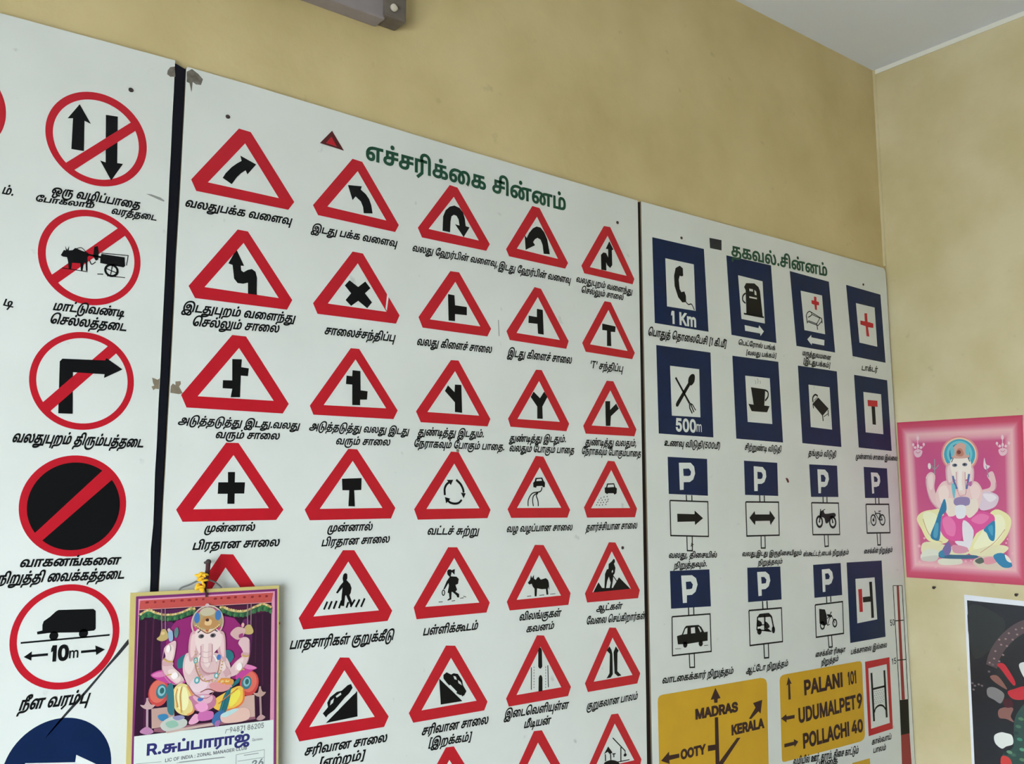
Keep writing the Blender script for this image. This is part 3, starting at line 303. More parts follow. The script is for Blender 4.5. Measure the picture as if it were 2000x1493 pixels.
"ெ":"901|176 -4 -23 5 -22 7 -20 11 -18 14 -16 17 -14 18 -13 22 -9 24 -7 25 -6 57 2 36 7 33 10 29 13 27 17 24 18 20 21 17 23 14 23 11 25 8 26 5 50 0 43 -8 33 -17 26 -23 19 -27 13 -35 7 -44 2 -58 0 -208 -42 0 0 182 -2 56 -9 62 -11 30 -18 24 -22 17 -29 10 -35 3 -36 -4 -38 -14 -35 -24 -16 -17 -14 -20 -11 -23 -9 -25 -6 -31 -1 -53 6 -37 10 -31 16 -26 18 -21 34 -20 50 -9 15 2 14 4 11 8 9 11 5 15 0 32 -4 12 -7 11 -9 8 -12 5 -13 1 -13 -1 -12 -5 -10 -8 -7 -10 -4 -13 -1 -27 10 -34 14 -18 -29 -8 -24 32 -9 31 0 33 8 25 17 21 26 14 35 4 30 -4 25 -14 19 -22 10 -30 0 -38 -5 -18 -8 -14 -10 -13 -12 -10 -30 -13 -17 -3",
"யு":"963|177 0 0 277 43 0 0 -241 174 0 0 241 44 0 0 -277|108 -5 -20 6 -24 17 -15 32 -5 51 0 176 43 0 0 -165 4 -54 13 -20 25 -8 19 4 16 10 16 18 -1 -42 -24 -18 -22 -7|394 -142 0 157 44 0 0 -157",
"உ":"1067|182 281 30 -5 24 -8 20 -11 17 -13 12 -15 9 -17 5 -19 1 -37 -10 -30 -18 -22 -25 -16 -51 -15 -42 -5 -67 -8 -11 -5 -3 -11 8 -7 10 -1 434 0 0 -36 -429 0 -28 3 -19 8 -12 12 -6 24 4 18 10 14 20 11 48 9 66 7 41 12 24 16 11 20 3 20 -5 26 -14 21 -23 16 -32 9 -52 2 -33 -5 -13 -7 -10 -9 -6 -12 -2 -15 5 -23 5 -9 9 -6 11 -5 25 0 10 4 8 7 6 9 5 24 -5 28 -10 18 -8 8 30 9 21 -25 9 -24 3 -19 -3 -20 -7 -18 -11 -15 -16 -12 -21 -7 -24 -2 -30 4 -23 13 -18 19 -9 26 0 33 5 16 9 13 12 12 14 9 36 12 21 3",
"ண":"1648|108 -5 -17 5 -15 7 -14 11 -11 14 -10 16 -7 21 -4 25 -2 28 3 31 7 29 12 25 17 22 20 19 25 15 27 11 31 7 65 0 57 -13 39 -20 38 -37 15 -20 12 -21 9 -23 6 -26 0 -47 -8 -35 -17 -25 -24 -15 -30 -5 -18 1 -17 5 -13 7 -20 22 -12 29 -4 35 6 51 16 44 28 39 40 31 35 16 39 8 62 -3 47 -17 21 -14 34 -31 26 -40 15 -47 3 -36 -4 -39 -13 -30 -10 -11 -24 -15 -31 -5 -17 1 -16 5 -13 7 -20 22 -12 29 -4 35 5 49 17 44 20 29 12 14 33 24 48 17 53 7 22 0 150 0 0 -36 -86 0 0 -241 -42 0 0 241 -64 -1 -52 -12 -34 -21 -18 -21 -16 -42 -6 -50 5 -37 5 -13 8 -9 10 -5 21 -1 15 9 9 14 7 39 -4 36 -9 33 -23 38 -33 28 -29 14 -46 6 -36 -3 -31 -9 -31 -20 -19 -21 -18 -40 -9 -59 5 -37 6 -13 8 -9 10 -5 20 -1 15 9 10 14 6 39 -2 25 -5 25 -8 21 -12 20 -15 19 -18 15 -33 18 -37 9 -41 3 -23 -1 -22 -5 -20 -8 -16 -9 -15 -13 -12 -14 -17 -35 -6 -45 3 -37 10 -26 16 -17 19 -7 27 2 13 7 12 20 2 20 -1 15 -5 13 -7 10 -9 7 -12 5 -25 0 -25 -10 -32 -26 -8 32 24 21 29 14 31 5 23 -2 20 -8 16 -12 12 -16 8 -20 2 -24 -5 -33 -13 -26 -22 -19 -30 -9",
"(":"391|63 175 7 57 14 57 19 52 22 45 43 0 -23 -53 -18 -54 -13 -55 -6 -52 0 -45 10 -67 15 -48 22 -52 13 -28 -43 0 -19 35 -16 37 -12 36 -9 36 -5 37",
"மீ":"858|371 420 22 -6 17 -10 13 -12 8 -16 2 -17 -2 -19 -7 -16 -10 -12 -13 -8 -16 -5 -17 -2 -18 2 -16 5 -13 8 -10 11 -6 14 -1 24 8 29 14 19 26 -11 -14 -26 0 -25 9 -13 21 -6 16 4 10 10 4 14 -2 11 -4 9 -18 10 -46 3 -23 -5 -19 -8 -14 -12 -10 -15 -6 -17 0 -37 11 -27 -39 -11 -11 34 -1 35 7 28 14 24 21 20 29 15 37 8|313 281 21 -7 18 -10 14 -15 12 -18 9 -21 6 -24 5 -55 -3 -42 -10 -34 -18 -25 -27 -18 -35 -9 -49 -3 -212 0 0 277 43 0 0 -241 113 0 0 142 3 35 7 25 12 20 18 14 21 8 14 2|272 244 -13 -8 -12 -23 -4 -44 0 -133 44 1 33 9 11 7 9 11 11 28 3 42 -3 39 -9 34 -15 25 -11 8 -12 5",
")":"391|27 -68 26 56 18 50 15 68 2 42 -3 50 -9 53 -16 55 -21 54 -12 26 43 0 23 -45 18 -52 14 -58 7 -56 -1 -63 -5 -37 -9 -36 -12 -36 -16 -36 -19 -35",
"எ":"801|108 -5 -17 5 -15 7 -14 10 -11 14 -10 17 -7 20 -4 24 0 52 4 23 16 37 25 30 37 24 48 14 66 5 28 0 0 -36 -54 0 -47 -7 -31 -12 -15 -10 -21 -26 -14 -32 -4 -38 3 -37 10 -26 16 -17 19 -7 27 2 13 7 12 20 2 20 -1 15 -5 13 -7 10 -9 7 -12 5 -25 0 -25 -10 -32 -26 -8 32 24 21 29 14 31 5 23 -2 20 -8 16 -12 12 -16 8 -20 2 -24 -5 -33 -13 -26 -22 -19 -30 -9|264 0 0 241 -18 0 1 36 145 0 0 -36 -85 0 0 -241",
"ன":"1234|108 -5 -17 5 -15 7 -14 11 -11 14 -10 16 -7 21 -4 25 -2 28 3 31 7 29 12 25 17 22 20 19 25 15 27 11 31 7 65 0 57 -13 39 -20 39 -38 15 -20 11 -21 9 -23 6 -25 0 -47 -8 -35 -17 -25 -24 -15 -30 -5 -18 1 -17 5 -13 7 -20 22 -12 29 -4 35 6 50 18 45 28 39 25 21 44 19 47 8 43 2 149 0 0 -36 -84 0 0 -241 -44 0 0 241 -64 -1 -52 -12 -34 -21 -17 -22 -17 -43 -6 -48 5 -37 6 -13 8 -9 10 -5 20 -1 15 9 10 14 6 39 -2 25 -5 24 -8 22 -12 20 -15 19 -18 15 -33 18 -37 9 -41 3 -23 -1 -22 -5 -20 -8 -16 -9 -15 -13 -12 -14 -17 -35 -6 -45 3 -37 10 -26 16 -17 19 -7 27 2 13 7 12 20 2 20 -1 15 -5 13 -7 10 -9 7 -12 5 -25 0 -25 -10 -32 -26 -8 32 24 21 29 14 31 5 23 -2 20 -8 16 -12 12 -16 8 -20 2 -24 -5 -33 -13 -26 -22 -19 -30 -9",
"ஒ":"985|369 33 -25 6 -20 13 -14 21 -4 36 5 27 9 14 6 -2 -29 -23 -11 -13 -7 -14 -4 -15 1 -38 11 -26 21 -20 30 -12 60 -5 40 0 0 -36 -59 0 -51 7 -41 16 -28 22 -17 27 -8 30 0 31 9 30 17 27 23 24 31 19 40 -19 -12 -41 0 -20 8 -19 7 -7 11 -4 23 -1 15 7 13 19 5 28 -2 25 -8 22 -12 19 -16 17 -20 15 -24 10 -27 8 -31 5 -62 1 -52 -7 -43 -15 -32 -21 -13 -13 -9 -14 -7 -40 3 -27 9 -20 14 -13 18 -7 20 0 10 4 13 15 5 24 -1 14 -4 11 -7 9 -8 7 -23 5 -27 -7 -26 -18 10 43 25 13 28 4 27 -4 22 -12 16 -19 8 -26 0 -32 -9 -28 -17 -20 -24 -14 -31 -4 -30 5 -27 16 -21 25 -7 16 -5 20 1 42 5 20 8 18 23 31 30 23 34 16 57 15 66 4 40 -2 37 -6 32 -9 28 -13 25 -17 31 -31 14 -30 8 -31 -3 -50 -13 -31 -16 -16 -22 -11 -13 -3|187 -159 -33 8 -14 7 -12 10 -10 12 -8 14 -5 17 0 32 6 28 14 28 9 13 37 -18 -18 -34 -5 -30 3 -23 12 -16 16 -9 29 -4 27 3 21 11 26 25 36 53 38 -16 -28 -45 -22 -29 -27 -21 -33 -13 -20 -3",
"ரு":"1051|427 158 16 -5 15 -8 12 -11 11 -14 9 -16 6 -19 5 -46 -2 -34 -6 -31 -10 -26 -14 -24 -17 -21 -19 -17 -22 -15 -24 -11 -53 -15 -67 -5 -33 1 -30 4 -28 7 -24 10 -22 12 -37 29 -27 35 -18 40 -11 42 -3 53 4 53 12 47 19 45 34 59 37 -22 -33 -58 -13 -29 -9 -30 -6 -33 -1 -66 10 -46 8 -21 12 -20 14 -18 17 -16 20 -14 23 -11 26 -8 30 -5 38 -2 34 2 33 6 28 10 25 13 22 18 16 22 13 25 8 31 1 51 -5 30 -11 21 -16 12 -22 5 -26 -6 -22 -12 0 36 33 15 11 2|180 0 0 277 262 0 0 -36 -88 0 0 -241 -43 0 0 241 -87 0 0 -241",
"ழ":"858|313 281 21 -7 18 -10 14 -15 12 -18 9 -21 6 -24 5 -55 -3 -42 -10 -34 -18 -25 -27 -18 -35 -9 -49 -3 -212 0 0 277 43 0 0 -241 113 0 0 142 3 35 7 25 12 20 18 14 21 8 14 2|272 244 -13 -8 -12 -23 -4 -44 0 -133 44 1 33 9 11 7 9 11 11 28 3 42 -3 39 -9 34 -15 25 -11 8 -12 5|145 -33 -4 -33 -36 0 -19 -5 -6 -5 -4 -8 0 -17 8 -12 25 -10 57 -2 27 5 20 11 21 23 18 27 24 8 9 1 37 -6 -23 -8 -19 -19 -21 -34 -20 -20 -29 -15 -39 -8 -67 2 -39 11 -21 18 -9 15 -3 21 2 18 7 15 12 13 16 9 19 6|274 -83 -41 17 -17 16 -11 21 -5 29 42 0 6 -25 9 -11 30 -10 19 -1 64 0 0 -36",
"ல்":"1013|108 -5 -17 5 -15 7 -14 10 -11 14 -10 17 -7 21 -4 24 0 54 4 24 15 40 25 32 30 22 36 14 40 4 48 -7 16 -5 15 -9 22 -20 13 -22 11 -40 4 -65 7 -47 13 -20 18 -13 25 -4 21 4 17 10 14 21 7 32 0 42 -7 40 -14 35 -30 45 -11 14 39 26 36 -55 13 -28 10 -30 6 -32 2 -33 -1 -27 -4 -24 -7 -20 -10 -17 -12 -15 -14 -11 -17 -8 -20 -4 -35 -1 -26 5 -21 11 -19 19 -15 30 -8 41 -3 61 -8 36 -11 21 -15 14 -27 11 -24 2 -22 -2 -20 -6 -18 -9 -14 -12 -13 -16 -10 -18 -7 -20 -5 -23 0 -44 7 -32 13 -21 17 -11 20 -4 24 6 11 10 8 23 0 26 -5 13 -7 10 -9 7 -12 5 -25 0 -25 -10 -32 -26 -8 32 24 21 29 14 31 5 23 -2 20 -8 16 -12 12 -16 8 -20 2 -24 -5 -33 -13 -26 -22 -19 -30 -9|244 340 -14 8 -9 15 0 19 9 14 14 9 19 0 15 -9 8 -14 0 -19 -8 -15 -15 -8",
"ய்":"963|177 0 0 277 43 0 0 -241 174 0 0 241 44 0 0 -277|108 -5 -20 6 -24 17 -15 32 -5 51 0 176 43 0 0 -165 4 -54 13 -20 25 -8 19 4 16 10 16 18 -1 -42 -24 -18 -22 -7|231 340 -15 8 -8 15 0 19 8 14 15 9 19 0 14 -9 9 -14 0 -19 -9 -15 -14 -8",
"கு":"1062|230 -5 -35 9 -28 16 -10 12 -8 13 -4 15 -2 16 2 17 4 16 8 14 12 12 15 10 19 8 22 6 59 5 63 0 52 -5 22 -7 36 -20 25 -27 16 -32 8 -35 0 -43 -4 -24 -16 -40 -25 -32 -32 -25 -37 -17 -42 -11 -67 -6 -48 1 -31 4 -28 8 -25 10 -22 12 -37 29 -26 36 -19 41 -10 42 -3 53 4 52 13 48 19 44 34 57 36 -22 -34 -58 -22 -60 -6 -42 0 -54 10 -47 9 -21 12 -21 14 -18 17 -16 21 -14 23 -11 26 -8 31 -5 66 -1 49 8 41 16 31 23 13 16 9 16 7 19 5 21 1 22 -2 24 -5 21 -8 17 -12 14 -15 13 -16 9 -40 10 -22 1 -62 0 -54 -5 -26 -13 -13 -17 -2 -18 2 -13 7 -12 10 -9 14 -7 34 -5 27 3 20 9 15 18 8 28 1 18 0 135 -86 0 0 -90 -40 -8 0 134 262 0 0 -36 -94 0 0 -128 -2 -38 -8 -26 -12 -21 -11 -11 -13 -9 -32 -11 -19 -2",
"ண்":"1649|108 -5 -17 5 -15 7 -14 11 -11 14 -10 16 -7 21 -4 25 -2 28 3 31 7 29 12 25 17 22 20 19 25 15 27 11 31 7 65 0 57 -13 39 -20 38 -37 15 -20 12 -21 9 -23 6 -26 0 -47 -8 -35 -17 -25 -24 -15 -30 -5 -18 1 -17 5 -13 7 -20 22 -12 29 -4 35 6 51 16 44 28 39 40 31 35 16 39 8 62 -3 47 -17 21 -14 34 -31 26 -40 15 -47 3 -36 -4 -39 -13 -30 -10 -11 -24 -15 -31 -5 -17 1 -16 5 -13 7 -20 22 -12 29 -4 35 5 49 17 44 20 29 12 14 33 24 48 17 53 7 22 0 150 0 0 -36 -86 0 0 -241 -42 0 0 241 -64 -1 -52 -12 -34 -21 -18 -21 -16 -42 -6 -50 5 -37 5 -13 8 -9 10 -5 21 -1 15 9 9 14 7 39 -4 36 -9 33 -23 38 -33 28 -29 14 -46 6 -36 -3 -31 -9 -31 -20 -19 -21 -18 -40 -9 -59 5 -37 6 -13 8 -9 10 -5 20 -1 15 9 10 14 6 39 -2 25 -5 25 -8 21 -12 20 -15 19 -18 15 -33 18 -37 9 -41 3 -23 -1 -22 -5 -20 -8 -16 -9 -15 -13 -12 -14 -17 -35 -6 -45 3 -37 10 -26 16 -17 19 -7 27 2 13 7 12 20 2 20 -1 15 -5 13 -7 10 -9 7 -12 5 -25 0 -25 -10 -32 -26 -8 32 24 21 29 14 31 5 23 -2 20 -8 16 -12 12 -16 8 -20 2 -24 -5 -33 -13 -26 -22 -19 -30 -9|403 340 -15 8 -8 15 0 19 8 14 15 9 19 0 14 -9 9 -14 0 -19 -9 -15 -14 -8",
"டி":"797|44 0 0 277 43 0 0 -241 303 0 0 -36|257 235 23 -6 17 -11 17 -23 8 -40 -8 -62 -8 -31 -57 -204 -39 11 38 136 17 60 11 53 1 49 -8 21 -6 6 -9 4 -21 0 -11 -5 -8 -8 -6 -11 -5 -31 4 -31 11 -27 36 -47 10 -10 -36 -18 -42 54 -15 30 -8 35 0 34 8 29 17 23 24 15 16 4",
"லு":"1260|21 -70 9 15 21 11 31 2 474 0 0 -36 -220 0 -22 0 -236 0 -15 -4 -3 -8 3 -9 7 -8 12 -7 17 -6 54 -4 59 4 35 9 32 15 27 20 33 60 5 16 45 0 -15 -46 -16 -29 -32 -34 -39 -25 -48 -17 -56 -8 -61 -1 -39 7 -33 15 -13 10 -10 12 -6 15|543 -78 0 355 43 0 0 -355|108 -5 -17 5 -15 7 -14 10 -11 14 -10 17 -7 21 -4 24 0 54 4 24 15 40 25 32 30 22 36 14 40 4 48 -7 16 -5 15 -9 22 -20 13 -22 11 -40 4 -65 7 -47 13 -20 18 -13 25 -4 21 4 17 10 14 21 7 32 0 42 -7 40 -14 35 -30 45 -11 14 39 26 36 -55 13 -28 10 -30 6 -32 2 -33 -1 -26 -4 -24 -7 -20 -10 -17 -12 -15 -14 -10 -17 -8 -20 -5 -35 -1 -26 5 -21 11 -19 18 -15 30 -8 41 -3 61 -8 36 -11 21 -15 14 -27 11 -24 2 -22 -2 -20 -6 -18 -9 -14 -12 -13 -16 -10 -18 -7 -20 -5 -23 0 -44 7 -32 13 -21 17 -11 20 -4 24 6 11 10 8 23 0 26 -5 13 -7 10 -9 7 -12 5 -25 0 -25 -10 -32 -26 -8 32 24 21 29 14 31 5 23 -2 20 -8 16 -12 12 -16 8 -20 2 -24 -5 -33 -13 -26 -22 -19 -30 -9",
"க்ஷ":"1851|721 282 23 -5 18 -11 17 -23 8 -30 -5 -63 -13 -54 -60 -238 -39 11 34 135 6 28 22 83 11 61 0 39 -9 20 -7 7 -9 4 -23 -1 -11 -4 -10 -8 -6 -11 -5 -14 0 -31 9 -23 18 -16 25 -9 39 -3 21 1 20 5 42 24 10 8 41 0 0 -164 -245 0 9 36 195 0 1 64 1 24 -24 -16 -32 -13 -48 -4 -49 6 -28 11 -22 16 -16 23 -8 29 0 32 9 30 18 24 25 16 16 4|111 -5 -35 9 -27 16 -11 12 -7 13 -5 15 -2 16 2 17 5 16 8 14 11 12 15 10 19 8 23 6 59 5 146 0 0 -35 -150 0 -54 -5 -26 -13 -12 -17 -2 -18 2 -13 6 -12 10 -9 14 -7 34 -5 27 3 21 9 15 18 8 28 1 18 0 135 -86 0 0 -90 -40 -8 0 134 262 0 0 -36 -94 0 0 -128 -3 -38 -7 -26 -12 -21 -11 -11 -14 -9 -32 -11 -18 -2|400 -6 -26 4 -23 13 -18 24 -6 16 -5 41 4 39 13 34 20 27 28 21 33 14 38 4 39 -4 31 -12 24 -18 17 -23 10 -27 3 -30 -3 -31 -13 -40 -6 -10 102 0 -8 -36 -136 0 -2 32 20 46 3 32 -3 24 -7 22 -13 16 -17 13 -21 8 -23 2 -34 -4 -26 -14 -12 -12 -11 -14 -13 -56 1 -29 5 -15 7 -10 10 -7 11 -5 22 0 9 4 11 15 4 20 -4 26 -13 18 -19 11 -38 6 -69 0 0 35 69 0 51 -8 32 -15 16 -17 11 -22 4 -27 -2 -23 -6 -20 -11 -16 -15 -12 -20 -8",
"ங்":"1044|44 0 0 277 258 0 0 -36 -87 0 0 -79 37 16 27 3 30 -4 24 -13 17 -20 8 -27 -1 -40 -16 -41 61 0 0 -36 -230 0 0 36 126 0 16 38 2 22 -1 16 -5 13 -6 9 -20 9 -23 1 -38 -16 -8 -5 0 -51 -43 0 0 169 -85 0 0 -241|366 0 0 36 69 0 0 241 43 0 0 -277|252 340 -15 8 -8 15 0 19 8 14 15 9 18 0 15 -9 8 -14 0 -19 -8 -15 -15 -8",
"ய":"963|177 0 0 277 43 0 0 -241 174 0 0 241 44 0 0 -277|108 -5 -20 6 -24 17 -15 32 -5 51 0 176 43 0 0 -165 4 -54 13 -20 25 -8 19 4 16 10 16 18 -1 -42 -24 -18 -22 -7",
",":"269|26 -88 22 139 50 0 -38 -139",
"நீ":"789|295 180 16 -5 14 -7 13 -10 11 -13 9 -15 7 -19 4 -21 0 -51 -4 -24 -7 -19 -10 -16 -13 -15 -25 -19 -40 -16 -52 -7 -44 -1 -62 -1 -28 -11 -13 -15 -3 -53 -41 -2 -3 38 3 27 10 20 27 23 48 10 57 0 67 4 42 11 27 20 16 29 6 27 0 33 -6 27 -12 20 -18 11 -23 4 -28 -6 -25 -14 -1 37 39 17 13 2|44 0 0 277 260 0 0 -36 -87 0 0 -241 -43 0 0 241 -87 0 0 -241|321 420 22 -6 17 -10 13 -12 8 -16 2 -17 -2 -19 -7 -16 -10 -12 -13 -8 -16 -5 -17 -2 -18 2 -16 5 -13 8 -10 11 -6 14 -1 24 8 29 14 19 26 -11 -14 -26 0 -25 9 -13 21 -6 16 4 10 10 4 14 -2 11 -4 9 -18 10 -46 3 -23 -5 -19 -8 -14 -12 -10 -15 -6 -17 0 -37 11 -27 -42 -4 -9 48 3 28 10 26 18 23 25 17 32 12 20 3",
"கூ":"1332|400 -6 -26 4 -23 13 -18 24 -6 16 -5 41 1 27 6 24 10 22 13 19 16 16 19 14 21 9 25 6 46 1 35 -8 27 -15 20 -21 14 -26 6 -28 -2 -46 -13 -40 -6 -10 98 0 0 -36 -140 0 -2 32 20 46 3 32 -3 24 -7 22 -13 16 -17 13 -21 8 -23 2 -34 -4 -26 -14 -12 -12 -11 -14 -13 -56 1 -29 5 -15 7 -10 10 -7 11 -5 22 0 9 4 11 15 4 20 -4 26 -13 18 -19 11 -38 6 -69 0 0 35 69 0 51 -8 32 -15 16 -17 11 -22 4 -27 -2 -23 -6 -20 -11 -16 -15 -12 -20 -8|111 -5 -35 9 -27 16 -11 12 -7 13 -5 15 -2 16 2 17 5 16 8 14 11 12 15 10 19 8 23 6 59 5 147 0 0 -35 -151 0 -54 -5 -26 -13 -12 -17 -2 -18 2 -13 6 -12 10 -9 14 -7 34 -5 27 3 21 9 15 18 8 28 1 18 0 135 -86 0 0 -90 -40 -8 0 134 262 0 0 -36 -94 0 0 -128 -3 -38 -7 -26 -12 -21 -11 -11 -14 -9 -32 -11 -18 -2",
"கீ":"825|111 -5 -35 9 -27 16 -11 12 -7 13 -5 15 -2 16 2 17 5 16 8 14 11 12 15 10 19 8 23 6 59 5 90 0 68 -7 28 -12 16 -13 12 -19 7 -24 -1 -36 -8 -20 -13 -16 -17 -12 -22 -7 -67 2 -8 2 9 34 37 -5 14 1 12 4 10 6 7 9 4 13 0 24 -6 17 -13 12 -35 10 -30 2 -98 0 -54 -5 -26 -13 -12 -17 -2 -18 2 -13 6 -12 10 -9 14 -7 34 -5 27 3 21 9 15 18 8 28 1 18 0 135 -86 0 0 -90 -40 -8 0 134 262 0 0 -36 -94 0 0 -128 -3 -38 -7 -26 -12 -21 -11 -11 -14 -9 -32 -11 -18 -2|355 420 22 -6 17 -10 12 -12 8 -16 2 -17 -2 -19 -6 -16 -10 -12 -14 -8 -16 -5 -17 -2 -18 2 -16 5 -13 8 -9 11 -6 14 -1 24 8 29 14 19 26 -11 -14 -26 0 -25 9 -13 20 -6 17 4 10 10 4 14 -2 11 -5 9 -18 10 -45 3 -23 -5 -19 -8 -14 -12 -10 -15 -7 -17 0 -37 11 -27 -42 -4 -9 48 3 28 11 26 17 23 25 17 33 12 19 3",
"ம":"858|313 281 21 -7 18 -10 14 -15 12 -18 9 -21 6 -24 5 -55 -3 -42 -10 -34 -18 -25 -27 -18 -35 -9 -49 -3 -212 0 0 277 43 0 0 -241 113 0 0 142 3 35 7 25 12 20 18 14 21 8 14 2|272 244 -13 -8 -12 -23 -4 -44 0 -133 44 1 33 9 11 7 9 11 11 28 3 42 -3 39 -9 34 -15 25 -11 8 -12 5",
"மு":"1132|211 -142 -50 6 -22 7 -21 10 -19 12 -16 15 -14 18 -13 21 -9 24 -7 26 -5 29 -1 48 4 53 13 48 19 45 33 57 37 -22 -18 -27 -16 -30 -12 -31 -10 -32 -5 -33 -1 -70 9 -48 17 -36 24 -26 30 -16 35 -8 43 0 23 5 19 7 17 9 14 13 11 14 8 17 9 41 42 0 -4 -27 -7 -26 -11 -23 -15 -20 -19 -17 -22 -14 -26 -10 -31 -6|450 281 21 -7 17 -10 15 -15 12 -18 9 -21 6 -24 6 -55 -4 -42 -10 -34 -18 -25 -26 -18 -36 -9 -49 -3 -212 0 0 277 43 0 0 -241 113 0 0 142 3 35 7 25 13 20 17 14 21 8 14 2|410 244 -14 -8 -12 -23 -4 -44 0 -133 44 1 32 9 12 7 9 11 11 28 4 42 -4 39 -9 34 -15 25 -11 8 -12 5",
"ஊ":"1540|182 281 30 -5 24 -8 20 -11 17 -13 12 -15 9 -17 5 -19 1 -37 -10 -30 -18 -22 -25 -16 -51 -15 -42 -5 -66 -8 -13 -7 0 -12 16 -5 656 0 0 -36 -651 0 -28 3 -19 8 -12 12 -6 24 4 18 10 14 20 11 48 9 58 6 48 13 19 12 13 14 7 30 -5 26 -14 21 -23 16 -32 9 -52 2 -33 -5 -13 -7 -10 -9 -6 -12 -2 -15 5 -23 6 -9 9 -6 10 -5 24 0 11 4 8 7 6 9 5 24 -5 28 -10 18 -8 8 30 9 21 -25 9 -24 3 -19 -3 -20 -7 -18 -12 -15 -15 -12 -21 -7 -38 -1 -27 9 -21 16 -15 23 -5 28 2 18 5 16 9 13 12 12 14 9 36 12 21 3|415 67 -26 9 -12 8 -18 24 -6 15 -5 39 1 27 6 23 9 19 13 16 15 13 16 10 38 12 37 0 30 -6 35 -20 -7 -44 -29 26 -27 9 -32 0 -27 -9 -20 -15 -14 -22 -7 -28 2 -39 8 -18 11 -12 23 -6 21 7 9 14 1 23 -9 15 -16 8 -19 0 -18 -8 -25 -27 -7 28 18 22 24 14 26 5 18 -2 16 -6 13 -9 10 -13 6 -16 1 -18 -2 -20 -6 -17 -10 -14 -14 -10 -17 -6|538 72 0 162 7 14 0 29 202 0 0 -34 -59 0 0 -171 -41 0 0 171 -67 0 0 -171",
"தூ":"1455|111 -5 -35 9 -27 16 -11 12 -7 13 -5 15 -2 16 2 17 5 16 8 14 11 12 15 10 19 8 23 6 59 5 77 0 42 -4 35 -11 29 -20 21 -26 14 -34 4 -54 -12 -49 -18 -42 -29 -33 -39 -25 -47 -17 -56 -8 -60 -1 -42 7 -35 15 -13 10 -10 12 -6 15 0 31 9 15 21 11 31 2 386 0 0 -36 -125 0 -33 0 -232 0 -15 -4 -3 -8 3 -9 7 -8 12 -7 17 -6 56 -4 65 6 35 9 29 14 24 19 30 61 6 43 -2 21 -4 20 -8 16 -9 14 -13 11 -15 8 -36 10 -21 1 -74 0 -54 -5 -26 -13 -12 -17 -2 -18 2 -13 6 -12 10 -9 14 -7 34 -5 27 3 21 9 15 18 8 28 1 18 0 135 -86 0 0 -90 -40 -8 0 134 262 0 0 -36 -94 0 0 -128 -3 -38 -7 -26 -12 -21 -11 -11 -14 -9 -32 -11 -18 -2|458 -78 0 355 261 0 0 -36 -87 0 0 -319 -43 0 0 319 -87 0 0 -319",
"ஸ்":"1285|108 -5 -17 5 -15 7 -14 10 -11 14 -10 17 -7 21 -4 24 0 54 4 24 15 40 25 32 30 22 36 14 40 4 32 -3 28 -10 24 -16 21 -24 9 -15 -15 1 15 33 17 18 21 12 28 4 33 -5 18 -11 15 -16 12 -25 6 -34 0 -64 4 -48 10 -23 18 -19 23 -7 19 1 20 7 16 16 10 25 4 38 -4 42 -11 37 -16 34 -33 43 40 26 35 -55 14 -28 10 -30 6 -32 2 -33 -1 -27 -4 -24 -7 -20 -10 -17 -12 -15 -14 -11 -17 -8 -20 -4 -35 -1 -26 5 -21 11 -22 24 -14 32 -7 58 -1 56 -8 43 -9 14 -19 8 -20 -1 -18 -13 -11 -23 -3 -33 0 -176 -44 0 0 146 -3 37 -11 25 -16 18 -28 16 -32 4 -22 -2 -20 -6 -18 -9 -14 -12 -13 -16 -10 -18 -7 -20 -5 -23 0 -44 7 -32 13 -21 17 -11 20 -4 23 6 15 16 6 28 -1 15 -5 13 -7 10 -9 7 -12 5 -25 0 -25 -10 -32 -26 -8 32 24 21 29 14 31 5 23 -2 20 -8 16 -12 12 -16 8 -20 2 -24 -5 -33 -13 -26 -22 -19 -30 -9|312 340 -15 8 -8 15 0 19 8 14 15 9 18 0 15 -9 8 -14 0 -19 -8 -15 -15 -8",
}
